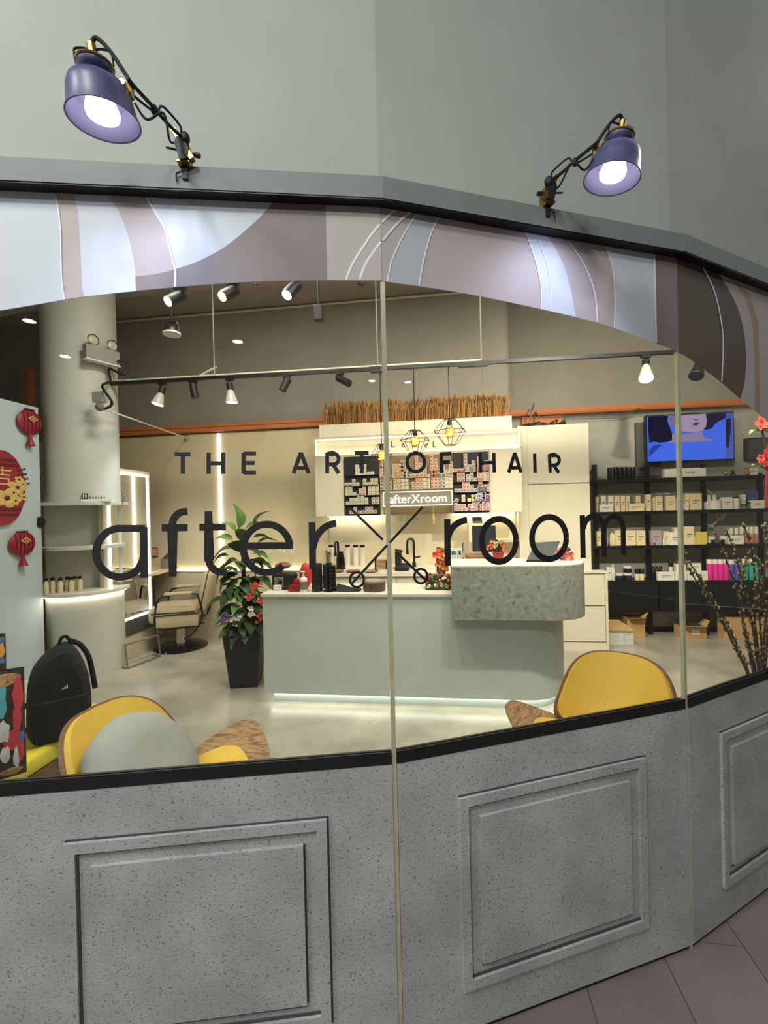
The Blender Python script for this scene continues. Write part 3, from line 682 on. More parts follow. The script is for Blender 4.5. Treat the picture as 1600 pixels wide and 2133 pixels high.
# hanging unlit lamp with white rim, hanging dark box, dark ball
m_rim = M('grey_white_rim', (190, 184, 172), .4)
p0 = PY(354, 642, 2.9); p1 = PY(357, 672, 2.9); p2 = PY(358, 697, 2.9)
t = T('hanging_lamp', 'unlit hanging lamp with pale rim left of the ceiling pipe', 'lamp', p2)
part('rod', MB().cyl((p0.x, p0.y, 4.0), p1, .006, .006, 8), m_black, t, True)
part('yoke', MB().tube(smooth_line([p2+Vector((-.055, 0, .01)), p1+Vector((-.04, 0, -.005)), p1, p1+Vector((.04, 0, -.005)), p2+Vector((.055, 0, .01))], 4), .006, 6), m_black, t, True)
part('body', MB().lathe([(0, .055), (.03, .05), (.034, .02), (.04, .012)], p2, (0, 0, 1), 20), m_blackmat, t, True)
part('rim', MB().lathe([(.0, 0), (.055, -.004), (.062, 0), (.058, .012), (.04, .014)], p2, (0, 0, 1), 24), m_rim, t, True)
a_ = PY(655, 637, 3.3); b_ = PY(673, 668, 3.3)
t = T('hanging_box', 'small dark box hanging below the ceiling pipe', 'box', ((a_.x+b_.x)/2, 3.3, b_.z))
part('body', MB().rbox(a_.x, b_.x, 3.27, 3.33, b_.z, a_.z, .006), m_blackmat, t)
part('rod', MB().cyl(((a_.x+b_.x)/2, 3.3, a_.z), ((a_.x+b_.x)/2, 3.3, 4.0), .008, .008, 8), m_black, t, True)
p = PY(753, 586, 2.8)
t = T('ceiling_camera', 'small dark dome peeking out below the fascia near the glass joint', 'camera', p)
part('dome', MB().ball(p, .03), m_blackmat, t, True); part('mount', MB().cyl(p+Vector((0, 0, .02)), (p.x, p.y, 4.0), .012, .012, 10), m_black, t, True)

# ---- three wire pendants
m_wire = M('dark_wire', (44, 38, 34), .4, metal=.6)
e_fil = EM('amber_filament', (255, 176, 60), 26)
m_bulbglass = GLASS('amber_bulb_glass', (255, 226, 160), .0, 1.3)
def pendant(label, px, ybulb, yneck, half, yr, YY=3.9):
    tp = track_at(px); tp.z -= .0165 if px > 800 else .0345
    c = PP(px+1, ybulb, tp, (0, 1, 0)); nk = PP(px, yneck, tp, (0, 1, 0)); c.x = nk.x = tp.x; c.y = nk.y = tp.y
    s = half*tp.y/FPX; hr = yr*tp.y/FPX
    t = T('pendant_lamp', label, 'pendant lamp', Vector((tp.x, tp.y, c.z-hr)), group='wire pendant lamps')
    part('cord', MB().cyl(nk, tp, .0045, .0045, 8), m_cable, t, True)
    part('socket', MB().lathe([(0, .0), (.012, -.002), (.018, -.012), (.02, -.05), (.017, -.054)], nk, (0, 0, 1), 16), m_black, t, True)
    zt, zm, zb = nk.z-.005, c.z+.01, c.z-hr
    n = 6; rt, rb = s*.38, s*.36
    ring = lambda r, z, o=0: [Vector((tp.x+r*math.cos(2*math.pi*(i+o)/n+.3), tp.y+r*math.sin(2*math.pi*(i+o)/n+.3), z)) for i in range(n)]
    A, B, D = ring(rt, zt), ring(s, zm), ring(rb, zb)
    mb = MB()
    for i in range(n):
        j = (i+1) % n
        for a, b in ((A[i], A[j]), (B[i], B[j]), (D[i], D[j]), (A[i], B[i]), (B[i], D[i])): mb.cyl(a, b, .0028, .0028, 6)
    for i in (0, 3): mb.cyl(A[i], Vector((tp.x, tp.y, zt)), .0028, .0028, 6)
    part('cage', mb, m_wire, t)
    b = part('bulb', MB().ball(c, (.048, .048, .052), 16, 10), m_bulbglass, t, True)
    part('filament', MB().tube([c+Vector((.026*math.cos(k*.9), .026*math.sin(k*.9), .034-.0034*k)) for k in range(20)], .0062, 6), e_fil, t, True)
    light('POINT', 'pendant_light', c, t, 3.0, (1, .7, .38), .03)
pendant('wire cage pendant nearest the light box end', 934, 901, 873, 34, 26)
pendant('wire cage pendant right of the middle glass joint', 861, 919, 896, 31, 28)
pendant('wire cage pendant just left of the middle glass joint, hanging lowest', 791, 950, 925, 22, 24)

# ---- unseen fill panels added under the salon ceiling to brighten the room
e_fill_panel = EM('fill_panel_glow', (255, 246, 228), 3.0)
for i, (x, lab) in enumerate(((-1.5, 'added square fill panel, out of view at the left of the salon'), (.4, 'added square fill panel, out of view in the middle of the salon'), (2.2, 'added square fill panel, out of view at the right of the salon'))):
    t = T('ceiling_fill_panel', lab, 'light', (x, 2.75, 3.96), group='added salon fill panels')
    part('frame', MB().box(x-.32, x+.32, 2.43, 3.07, 3.965, 3.999), m_white, t); part('fill_panel_diffuser', MB().box(x-.3, x+.3, 2.45, 3.05, 3.958, 3.965), e_fill_panel, t)
    l = light('AREA', 'fill_panel_light', (x, 2.75, 3.95), t, 48, (1.0, .95, .86)); l.data.size = .58

# ================================================================== RECEPTION COUNTER
m_counter = M('pale_green_white_laminate', (196, 203, 198), .5, var=.015)
m_top = M('cream_quartz_top', (222, 214, 198), .35, var=.03)
m_stone = SPECK('grey_green_terrazzo', (150, 153, 142), (104, 106, 100), (186, 188, 178), 24, pit=.75, rough=.5, bump=.03, cloud=30, cl=.2, d0=.3, d1=.40)
e_strip = EM('white_led_strip', (250, 255, 240), 8.0*STRIP)
e_band = EM('sign_band_led', (255, 246, 222), 5.0*STRIP)
e_warmstrip = EM('warm_led_strip', (255, 247, 226), 18.0*STRIP)
CF, CB = 3.36, 3.83
def dshape(x0, x1, y0, y1, r, n=14):
    """plan with both right corners rounded by r"""
    pts = [(x0, y1), (x0, y0), (x1-r, y0)]
    pts += [(x1-r+r*math.sin(math.pi/2*i/n), y0+r-r*math.cos(math.pi/2*i/n)) for i in range(1, n+1)]
    r2 = min(r, (y1-y0)-r)
    if r2 > .01: pts += [(x1-r2+r2*math.cos(math.pi/2*i/n), y1-r2+r2*math.sin(math.pi/2*i/n)) for i in range(0, n+1)]
    else: pts += [(x1, y1)]
    return pts
xl = PY(549, 1340, CF).x; xr = .93
ctr = T('reception_counter', 'pale reception counter with rounded end and terrazzo block', 'counter', (-.3, 3.6, 0))
part('body', MB().prism(dshape(xl, xr, CF, CB+.02, .34), .085, .845), m_counter, ctr, True)
part('plinth', MB().prism(dshape(xl+.05, xr-.05, CF+.06, CB, .30), 0, .085), m_counter, ctr, True)
part('plinth_light', MB().prism(dshape(xl+.03, xr-.03, CF+.035, CB-.05, .31), .074, .086), e_strip, ctr)
part('worktop', MB().prism([(xl-.012, CB+.02), (xl-.012, CF-.012), (.09, CF-.012), (.09, CB+.02)], .845, .866), m_top, ctr)
sx0, sx1 = PY(942, 1230, 3.2).x, 1.03
part('terrazzo_block', MB().prism(dshape(sx0, sx1, 3.2, 3.66, .27), .71, 1.085), m_stone, ctr, True)
part('terrazzo_top', MB().prism(dshape(sx0, sx1-.004, 3.205, 3.66, .268), 1.0852, 1.092), m_top, ctr, True)

# ================================================================== BACK CABINETS
m_cab = M('warm_white_cabinet', (214, 204, 182), .45, var=.015)
m_cabline = M('cabinet_shadow_gap', (120, 112, 98), .8)
m_splash = M('cream_backsplash', (224, 212, 186), .5, var=.02)
UF = 4.72                        # front of the upper cabinets
KF = 4.42                        # front of the kitchen worktop
ux0 = PY(656, 1000, UF).x; ux1 = PY(1088, 1000, UF).x
zu0 = PY(860, 1072, UF).z; zu1 = PY(860, 941, UF).z; zl1 = PY(860, 906, UF).z; zt1 = PY(860, 884, UF).z
BK = BACK_L-.002
uc = T('upper_cabinet', 'warm white wall cabinet with a glowing sign band over the kitchen worktop', 'cabinet', (0, 4.95, zu0))
cxa, cxb = PY(798, 1060, UF).x, PY(943, 1060, UF).x; zmid = PY(870, 1053, UF).z
for xa, xb, za in ((ux0, cxa, zu0), (cxa, cxb, zmid), (cxb, ux1, zu0)): part('carcass', MB().box(xa, xb, UF+.02, BK, za, zu1), m_cab, uc)
bx0, bx1 = PY(716, 1000, UF).x, PY(1020, 1000, UF).x
def door(x0, x1, z0, z1, y, par, m=None, hole=False):
    d = part('door', MB().rbox(x0+.002, x1-.002, y-.018, y, z0+.002, z1-.002, .003, 1), m or m_cab, par); return d
for xa, xb in ((ux0, bx0), (bx1, ux1)): door(xa, xb, zu0, zu1, UF+.018, uc)
part('sign_band', MB().box(ux0, ux1, UF+.10, BK, zu1, zl1), m_cab, uc)
part('band_frame', MB().box(ux0-.01, ux0+.012, UF-.01, UF+.1, zu1, zl1).box(ux1-.012, ux1+.01, UF-.01, UF+.1, zu1, zl1).box(ux0-.01, ux1+.01, UF-.01, UF+.12, zl1, zl1+.018), m_cab, uc)
for xa, xb, ya, yb, za, zb_ in ((ux0+.02, ux1-.02, UF+.035, UF+.055, zl1-.008, zl1-.001), (ux0+.02, ux1-.02, UF+.02, UF+.05, zu1+.001, zu1+.008), (ux1-.02, ux1-.013, UF+.03, UF+.05, zu1+.01, zl1-.01), (ux0+.013, ux0+.02, UF+.03, UF+.05, zu1+.01, zl1-.01)):
    part('band_light', MB().box(xa, xb, ya, yb, za, zb_), e_band, uc)
part('under_light', MB().box(ux0+.03, PY(798, 1075, UF).x-.02, BK-.10, BK-.075, zu0-.008, zu0-.001), e_warmstrip, uc)
part('under_light', MB().box(PY(945, 1072, UF).x, ux1-.02, BK-.10, BK-.075, zu0-.008, zu0-.001), e_warmstrip, uc)
m_text = M('dark_brown_lettering', (74, 66, 58), .6)
tq = PY(816, 926, UF+.1)
for ch, px_, sz in (('L', 813, .1), ('e', 836, .085), ('b', 860, .1), ('e', 884, .085), ('L', 900, .1)):
    q = PY(px_, 930, UF+.1); part('sign_letter', text_mb(ch, sz, (q.x, UF+.098, q.z-.01), (1, 0, 0), (0, 0, 1), .004), m_text, uc)
# planter box with dried wheat
wx0, wx1 = PY(664, 870, UF+.12).x, PY(1066, 870, UF+.12).x
pl = T('wheat_planter', 'long white box on top of the cabinet holding dried wheat', 'planter', ((wx0+wx1)/2, 5.0, zl1+.018))
zpb = PY(860, 876, UF+.12).z
part('box', MB().box(wx0, wx1, UF+.12, BK-.08, zl1+.0185, zpb), m_cab, pl)
m_wheat = M('dried_wheat_straw', (186, 140, 78), .8, var=.35, scale=60)
m_wheat2 = M('dark_wheat_straw', (126, 88, 48), .8, var=.35, scale=60)
for mi, mm in enumerate((m_wheat, m_wheat2)):
    if mi == 0: mb = MB()
    rnd = random.Random(3+mi)
    for k in range(950 if mi == 0 else 420):
        x = rnd.uniform(wx0+.02, wx1-.02); y = rnd.uniform(UF+.14, UF+.34); h = rnd.uniform(.17, .30)
        lx, ly = rnd.uniform(-.04, .04), rnd.uniform(-.03, .03); w_ = .0022
        b = Vector((x, y, zpb+.0005)); c = b+Vector((lx*.4, ly*.4, h*.62)); e = b+Vector((lx, ly, h))
        a = rnd.uniform(0, 3.14); s = Vector((math.cos(a), math.sin(a), 0)); s2 = Vector((-s.y, s.x, 0))
        ew = rnd.uniform(.004, .007)
        mb.add([b-s*w_, b+s*w_, c+s*w_, c-s*w_], [(0, 1, 2, 3)])
        m_ = (c+e)/2; mb.add([c, m_+s*ew, e, m_-s*ew, m_+s2*ew, m_-s2*ew], [(0, 1, 4), (0, 4, 3), (0, 3, 5), (0, 5, 1), (2, 4, 1), (2, 3, 4), (2, 5, 3), (2, 1, 5)])
    if mi == 0: n0 = len(mb.f)
wh = solo('dried_wheat', mb, [m_wheat, m_wheat2], 'row of golden dried wheat stalks standing on the white planter box', 'dried wheat', kind='stuff')
for pl_ in wh.data.polygons:
    if pl_.index >= n0: pl_.material_index = 1
# colour swatch boards
m_board = M('black_display_board', (34, 34, 36), .5)
m_boardg = M('grey_display_board', (128, 112, 94), .5)
SWC = [((190, 186, 170), 'cream'), ((164, 176, 140), 'palegreen'), ((176, 118, 100), 'salmon'), ((134, 120, 112), 'greypink'), ((176, 140, 92), 'honey'), ((170, 84, 66), 'coral'), ((92, 102, 76), 'olive'), ((64, 74, 140), 'blue'), ((60, 150, 130), 'teal'), ((190, 60, 100), 'magenta'), ((170, 96, 110), 'pink'), ((110, 76, 130), 'violet'), ((200, 200, 80), 'lime'), ((90, 80, 72), 'taupe')]
m_lip = M('white_box_rim', (206, 198, 184), .5)
SWM = []
for c, n in SWC:
    mb = MB().box(-.5, .5, -.5, .5, -.5, .5).box(-.32, .32, -.53, -.49, -.30, .30)
    me = mesh('swatch_box', mb, [m_lip, M('swatch_'+n, c, .6)]); SWM.append(me)
    for pl_ in me.polygons:
        if min(me.vertices[i].co.y for i in pl_.vertices) < -.51: pl_.material_index = 1
def swatch_board(label, px0, px1, py0, py1, mat, rows, seed):
    """rows: list of (bottom pixel row, [(px start, columns, stacks, colour)])"""
    xa, xb = PY(px0, 1000, UF).x, PY(px1, 1000, UF).x; xm = (px0+px1)/2
    z1, z0 = PY(xm, py0, UF).z, PY(xm, py1, UF).z
    t = T('swatch_board', label, 'display board', ((xa+xb)/2, UF, z0), group='hair colour swatch boards')
    part('panel', MB().box(xa, xb, UF-.012, UF+.018, z0, z1), mat, t)
    rnd = random.Random(seed)
    for yb, cells in rows:
        zb = PY(xm, yb, UF).z
        part('ledge', MB().box(xa+.005, xb-.005, UF-.05, UF-.012, zb-.006, zb), mat, t)
        for (ps, stacks, ci) in cells:
            x = PY(ps, 1000, UF).x
            for c, h in enumerate(stacks):
                for k in range(h):
                    o = bpy.data.objects.new('swatch_box', SWM[ci]); C.objects.link(o); o.parent = t
                    o.scale = (.036, .03, .034); o.location = Vector((x+.02+c*.041, UF-.03, zb+.018+k*.038))-ORG[t]
    return t
B = 947
swatch_board('black swatch board of pale boxes left of the neon sign', 718, 791, 951, 1073, m_board, [
    (990, [(742, (3, 2, 3, 1, 1), 0)]), (1012, [(719, (1, 1, 2, 1), 1), (757, (2, 1, 2, 2), 1)]), (1032, [(720, (3, 3, 1), 1), (748, (2, 3), 2), (767, (3, 3, 3), 1)]),
    (1051, [(721, (1, 2, 2, 3), 1), (752, (3, 2), 1), (774, (2, 2), 3)]), (1070, [(728, (1, 2), 3), (745, (1, 1, 2, 2, 1), 3)])], 1)
swatch_board('grey swatch board of brown and pink boxes above the neon sign', 792, 942, 948, 1021, m_boardg, [
    (995, [(792, (5,), 2), (818, (4, 4, 4), 4), (836, (5, 5), 3), (850, (1, 2), 3), (865, (7, 4), 2), (882, (4,), 3), (896, (6, 5), 5), (911, (3, 3), 6), (928, (2, 4), 3)]),
    (1019, [(793, (4, 4, 4), 13), (820, (5, 5), 4), (836, (5, 5), 0), (858, (2,), 5), (866, (5, 4), 2), (882, (3, 4), 0), (896, (5, 5), 5), (912, (4, 4), 6), (927, (5, 5), 0)])], 2)
swatch_board('black swatch board of pink and rainbow boxes right of the neon sign', 943, 1018, 942, 1067, m_board, [
    (983, [(944, (1, 1, 1), 10), (966, (5, 2, 3), 3), (994, (4, 2), 10), (1010, (3,), 10)]), (1003, [(952, (3, 3), 10), (970, (2, 4, 1), 3), (993, (4, 4, 4), 2)]),
    (1025, [(946, (1, 1, 3), 10), (970, (3, 2, 1, 2), 3), (996, (4,), 2), (1003, (2, 2), 3)]), (1045, [(946, (1,), 3), (960, (2,), 0), (972, (1, 2), 12), (984, (2,), 8), (993, (4, 3, 2), 7), (1003, (4,), 9)]),
    (1064, [(944, (3, 2, 2, 1), 10), (973, (2, 3, 3), 10), (993, (2, 3, 4), 10)])], 3)
# neon name sign
na, nb = PY(801, 1040, UF).x, PY(941, 1040, UF).x; nz1, nz0 = PY(870, 1025, UF).z, PY(870, 1052, UF).z
ns = T('neon_sign', 'grey sign panel with glowing letters afterXroom', 'sign', ((na+nb)/2, UF-.03, nz0))
m_signg = M('taupe_sign_panel', (128, 118, 104), .6)
part('panel', MB().box(na, nb, UF-.04, UF-.013, nz0, nz1), m_signg, ns)
e_neon = EM('neon_white', (255, 246, 226), 3.2); e_rim = EM('sign_rim_glow', (255, 246, 220), 1.6)
part('light_rim', MB().box(na-.008, nb+.008, UF-.045, UF-.012, nz1, nz1+.009).box(na-.008, nb+.008, UF-.045, UF-.012, nz0-.009, nz0).box(nb, nb+.009, UF-.045, UF-.012, nz0, nz1).box(na-.009, na, UF-.045, UF-.012, nz0, nz1), e_rim, ns)
part('glowing_letters', text_mb("afterXroom", .125, ((PY(812, 1046, UF).x+PY(932, 1046, UF).x)/2, UF-.046, PY(870, 1047, UF).z), (1, 0, 0), (0, 0, 1), .006, 'CENTER'), e_neon, ns)
# hanging wine glasses
m_clear = GLASS('clear_glassware', (250, 252, 250), 0.02, 1.45)
rk = T('glass_rack', 'thin rail under the neon sign holding stemmed glasses', 'rack', ((na+nb)/2, UF+.06, nz0-.02))
part('rail', MB().box(PY(826, 1060, UF).x, PY(940, 1060, UF).x, UF+.022, UF+.14, zmid-.014, zmid-.002), m_cab, rk)
GL = ['leftmost', 'second', 'middle', 'fourth', 'rightmost']
for i, px_ in enumerate((834, 850, 868, 888, 912)):
    q = PY(px_, 1062, UF+.08); z = zmid-.0145
    solo('wine_glass', MB().lathe([(.032, 0), (.03, -.003), (.004, -.008), (.004, -.06), (.02, -.072), (.036, -.095), (.038, -.12), (.031, -.15)], (q.x, UF+.08, z), (0, 0, 1), 18), m_clear, GL[i]+' stemmed glass hanging upside down under the neon sign', 'glass', 'hanging stemmed glasses', True)
q = PY(903, 1062, UF-.02)
solo('hanging_charm', MB().cyl((q.x, UF-.02, nz0-.11), (q.x, UF-.02, nz0-.01), .003).rbox(q.x-.012, q.x+.012, UF-.03, UF-.012, nz0-.17, nz0-.1, .003).rbox(q.x-.01, q.x+.01, UF-.03, UF-.012, nz0-.21, nz0-.175, .003), M('tan_charm', (190, 150, 96), .6), 'tan paper charm dangling below the neon sign', 'charm')
# kitchen run: base units, worktop, splashback
kx0, kx1 = ux0+.03, ux1
for i in range(5):
    a = kx0+(kx1-kx0)*i/5; b = kx0+(kx1-kx0)*(i+1)/5
    lab = ['leftmost', 'second', 'middle', 'fourth', 'rightmost'][i]
    t = T('base_cabinet', lab+' cream base cabinet under the kitchen worktop', 'cabinet', ((a+b)/2, 4.8, 0), group='kitchen base cabinets')
    part('body', MB().box(a, b, KF+.04, BK, .0, .838), m_cab, t)
    d = door(a, b, .08, .72, KF+.039, t); part('drawer_front', MB().rbox(a+.002, b-.002, KF+.021, KF+.039, .724, .834, .003, 1), m_cab, t)
solo('worktop', MB().box(kx0-.02, kx1, KF, BK, .84, .872), m_top, 'cream kitchen worktop below the glowing cabinet', 'worktop')
solo('splashback', MB().box(kx0, kx1, BK-.014, BK-.002, .873, zu0-.002), m_splash, 'smooth cream splashback lit from above', 'splashback')
solo('shelf_strip', MB().box(PY(1034, 1126, 5.0).x, kx1-.01, 4.98, BK-.015, PY(1060, 1129, 5.0).z, PY(1060, 1125, 5.0).z+.012), m_cab, 'narrow cream ledge right of the black monitor', 'shelf')
# tall cabinet and the low drawer unit on the right
tx0, tx1 = ux1+.004, PY(1229, 1000, 4.98).x; tzt = PY(1160, 884, 4.98).z; tzm = PY(1150, 1008, 4.98).z
tc = T('tall_cabinet', 'tall warm white cabinet right of the kitchen', 'cabinet', ((tx0+tx1)/2, 5.25, 0))
part('body', MB().box(tx0, tx1, 5.0, BACK_R-.003, 0, tzt), m_cab, tc)
part('filler_panel', MB().box(tx0, tx0+.1, 4.975, 5.0, .0, tzt), m_cab, tc)
door(tx0+.1, tx1, tzm+.003, tzt, 5.0, tc); door(tx0+.1, tx1, .1, tzm-.003, 5.0, tc)
dx0, dx1 = 1.0, 1.66; dz = PY(1240, 1190, 4.86).z
du = T('drawer_unit', 'low cream drawer unit standing before the tall cabinet', 'drawers', ((dx0+dx1)/2, 4.93, 0))
part('body', MB().box(dx0, dx1+.022, 4.88, 4.972, 0, dz-.02), m_cab, du)
part('side_panel', MB().box(dx1, dx1+.024, 4.85, 4.88, 0, dz-.02), m_cab, du)
part('top', MB().box(dx0, dx1+.03, 4.845, 4.972, dz-.02, dz), m_cab, du)
zm_ = PY(1215, 1262, 4.86).z; zk = PY(1215, 1338, 4.86).z
for z0, z1 in ((zm_+.008, dz-.03), (zk+.01, zm_-.008)): part('drawer', MB().rbox(dx0+.003, dx1-.003, 4.856, 4.88, z0, z1, .003, 1), m_cab, du)
part('toe_kick', MB().box(dx0, dx1, 4.862, 4.88, 0, zk), m_cab, du)
# things on top of the tall cabinet
q0, q1 = PY(1090, 884, 5.1), PY(1172, 884, 5.1)
t = T('cable_heap', 'heap of black cables lying on the tall cabinet', 'cables', ((q0.x+q1.x)/2, 5.12, tzt))
rnd = random.Random(5)
for i in range(5):
    pts = [Vector((q0.x+(q1.x-q0.x)*(k/9.0)+rnd.uniform(-.03, .03), 5.08+rnd.uniform(-.04, .12), tzt+.012+rnd.uniform(0, .05)*(1 if k % 2 else .3))) for k in range(10)]
    part('cable', MB().tube(smooth_line(pts, 4), .008, 6), m_cable, t, True)
part('adapter', MB().rbox(q0.x+.05, q0.x+.2, 5.06, 5.16, tzt+.001, tzt+.045, .006), m_blackmat, t)
p0, p1, p2 = PY(1090, 868, 5.5), PY(1180, 866, 5.5), PY(1335, 850, 5.5)
solo('loose_cable', MB().tube(smooth_line([(1.12, 5.5, tzt+.01), (1.14, 5.52, tzt+.25), (1.22, 5.54, zc0-.03), (1.6, 5.54, zc0-.045), (2.1, 5.54, zc0-.05), (2.32, 5.54, zc0+.02)], 6), .008, 6), M('grey_cable', (120, 116, 108), .7), 'grey cable sagging below the orange beam', 'cable', smooth=True)
solo('roof_cable', MB().tube(smooth_line([(1.03, 5.3, tzt+.01), (1.05, 5.3, tzt+.2), (1.1, 5.4, tzt+.33), (1.12, 5.56, tzt+.3)], 6), .008, 6), M('grey_cable', (120, 116, 108), .7), 'grey cable looping above the tall cabinet', 'cable', smooth=True)

# ================================================================== TELEVISION
TY = 5.44
tvx0, tvx1 = PY(1346, 910, TY).x, PY(1530, 910, TY).x; tvz1, tvz0 = PY(1438, 861, TY).z, PY(1438, 961, TY).z
tv = T('television', 'wall television showing a lower face on a blue background', 'television', ((tvx0+tvx1)/2, TY, tvz0))
part('bezel', MB().rbox(tvx0, tvx1, TY, TY+.05, tvz0, tvz1, .004, 1), m_black, tv)
part('bracket', MB().box((tvx0+tvx1)/2-.15, (tvx0+tvx1)/2+.15, TY+.05, BACK_R-.002, tvz0+.1, tvz1-.1), m_black, tv)
scr = part('screen', MB().box(tvx0+.012, tvx1-.012, TY-.002, TY, tvz0+.014, tvz1-.012), EM('screen_blue', (62, 96, 216), 1.0), tv)
def tvs(pts, col, k, st=1.0):
    nm = 'screen_%d_%d_%d' % col
    def pt(x, y):
        p = PY(1200+x/4.0, 820+y/4.0, TY); return Vector((min(max(p.x, tvx0+.014), tvx1-.014), TY-.002-.0008*k, min(max(p.z, tvz0+.016), tvz1-.014)))
    part('screen_shape', MB().plate([pt(x, y) for x, y in pts], (0, -.0006, 0)), EM(nm, col, st), scr)
tvs([(600, 180), (770, 165), (760, 230), (800, 330), (800, 390), (760, 400), (700, 410), (650, 400), (610, 410), (600, 300)], (22, 20, 46), 1)
tvs([(1080, 150), (1250, 160), (1245, 205), (1190, 230), (1160, 250), (1130, 290), (1090, 300), (1050, 300), (1060, 240)], (22, 20, 46), 1)
tvs([(610, 470), (650, 430), (720, 420), (680, 460), (640, 500), (606, 530)], (38, 58, 150), 1)
tvs([(800, 330), (860, 340), (950, 330), (1050, 320), (1070, 370), (1150, 380), (1110, 395), (900, 405), (760, 412), (800, 390)], (132, 112, 150), 2)
tvs([(765, 175), (860, 165), (1080, 160), (1088, 230), (1080, 280), (1050, 310), (1000, 325), (900, 318), (840, 300), (790, 260), (765, 215)], (150, 130, 158), 3)
tvs([(765, 175), (840, 168), (850, 300), (800, 270), (768, 215)], (112, 94, 130), 4)
tvs([(968, 250), (1000, 238), (1020, 242), (1028, 252), (1000, 268), (975, 266)], (92, 50, 84), 5)
tvs([(972, 205), (995, 216), (1020, 210), (1016, 222), (985, 222)], (84, 64, 100), 5)
tvs([(860, 172), (930, 168), (925, 178), (870, 182)], (40, 32, 56), 5)
tvs([(1248, 210), (1290, 205), (1285, 330), (1270, 450), (1252, 450)], (20, 22, 40), 1)
tvs([(1250, 160), (1322, 155), (1322, 540), (1250, 545)], (74, 78, 160), 0)
# grey speaker panel left of the tv and the small black screen at the right edge
sp = T('wall_panel', 'flat grey speaker panel behind the left edge of the television', 'panel', (PY(1340, 930, 5.57).x, 5.57, PY(1340, 990, 5.57).z))
part('panel', MB().box(PY(1326, 930, 5.57).x, PY(1376, 930, 5.57).x, 5.57, BACK_R-.002, PY(1340, 992, 5.57).z, PY(1340, 880, 5.57).z), M('dark_grey_panel', (92, 90, 88), .6), sp)
sm = T('small_monitor', 'small dark screen on the wall behind the red flowers', 'screen', (PY(1580, 930, 5.55).x, 5.55, PY(1580, 958, 5.55).z))
part('frame', MB().rbox(PY(1556, 930, 5.55).x, PY(1640, 930, 5.55).x, 5.55, BACK_R-.002, PY(1590, 958, 5.55).z, PY(1590, 911, 5.55).z, .006, 1), m_black, sm)
part('screen', MB().box(PY(1559, 930, 5.55).x, PY(1637, 930, 5.55).x, 5.547, 5.551, PY(1590, 956, 5.55).z, PY(1590, 914, 5.55).z), M('dark_glass_screen', (70, 76, 74), .15), sm)

# ================================================================== SHELVING
SY = 5.36
m_rack = M('black_shelf_steel', (20, 19, 20), .45)
rack = T('shelving_unit', 'black metal shelving rack with dark cupboards along the right wall', 'shelving', (PY(1400, 1325, SY).x, 5.48, 0))
posts = [(1240, 968), (1349, 967), (1466, 967), (1583, 985)]
PXs = []
for x, yt in posts:
    p = PY(x+1, 1100, SY+.12); zt = PY(x, yt, SY+.12).z; PXs.append(p.x)
    part('post', MB().box(p.x-.024, p.x+.024, SY+.105, SY+.135, 0, zt), m_rack, rack)
part('clamp_hook', MB().box(PXs[0]-.05, PXs[0]-.02, SY+.1, SY+.13, PY(1240, 985, SY).z, PY(1240, 978, SY).z), m_rack, rack)
part('clamp_hook', MB().cyl((PXs[1]-.08, SY+.12, PY(1337, 975, SY).z), (PXs[1]-.02, SY+.12, PY(1337, 975, SY).z), .02), m_rack, rack, True)
rx0, rx1 = PXs[0]-.03, PXs[3]+.1
SZ = []
for (xa, ya) in ((1400, 995), (1400, 1063.5), (1400, 1135.5), (1400, 1209)):
    z = PY(xa, ya, SY).z; SZ.append(z)
    part('shelf', MB().box(rx0, rx1, SY-.03, BACK_R-.012, z-.036, z), m_rack, rack)
zc_ = PY(1400, 1273, SY).z
for i in range(3):
    a, b = [PXs[0]+.03, PY(1369, 1240, SY).x, PXs[2]+.0, PXs[3]+.1][i:i+2]
    part('cupboard', MB().rbox(a+.003, b-.003, SY-.045, BACK_R-.02, zc_, SZ[3]-.037, .004, 1), m_rack, rack)
part('kick_bar', MB().box(rx0, rx1, BACK_R-.03, BACK_R-.012, 0.0, .05), m_rack, rack)

# ================================================================== GOODS ON THE SHELVES
def px_box(x0, x1, yt, z0, Y0, dep):
    """box standing on z0, front face at Y0, sized by its outline in the photograph"""
    xa, xb = PY(x0, (yt+1066)/2, Y0).x, PY(x1, (yt+1066)/2, Y0).x; zt = PY((x0+x1)/2, yt, Y0).z
    return xa, xb, Y0, Y0+dep, z0, max(zt, z0+.012)
m_card = M('cream_carton', (228, 206, 168), .7, var=.03)
m_cardw = M('white_carton', (226, 220, 206), .7, var=.02)
m_cardy = M('yellow_carton', (222, 188, 92), .7)
m_cardb = M('blue_carton', (66, 84, 132), .6)
m_cardp = M('mauve_carton', (176, 156, 160), .6)
m_print = M('grey_print', (120, 112, 100), .7)
m_black2 = M('glossy_black_tin', (30, 30, 34), .25)
m_navy = M('navy_jar', (36, 36, 60), .3)
m_capw = M('white_cap', (222, 214, 200), .4)
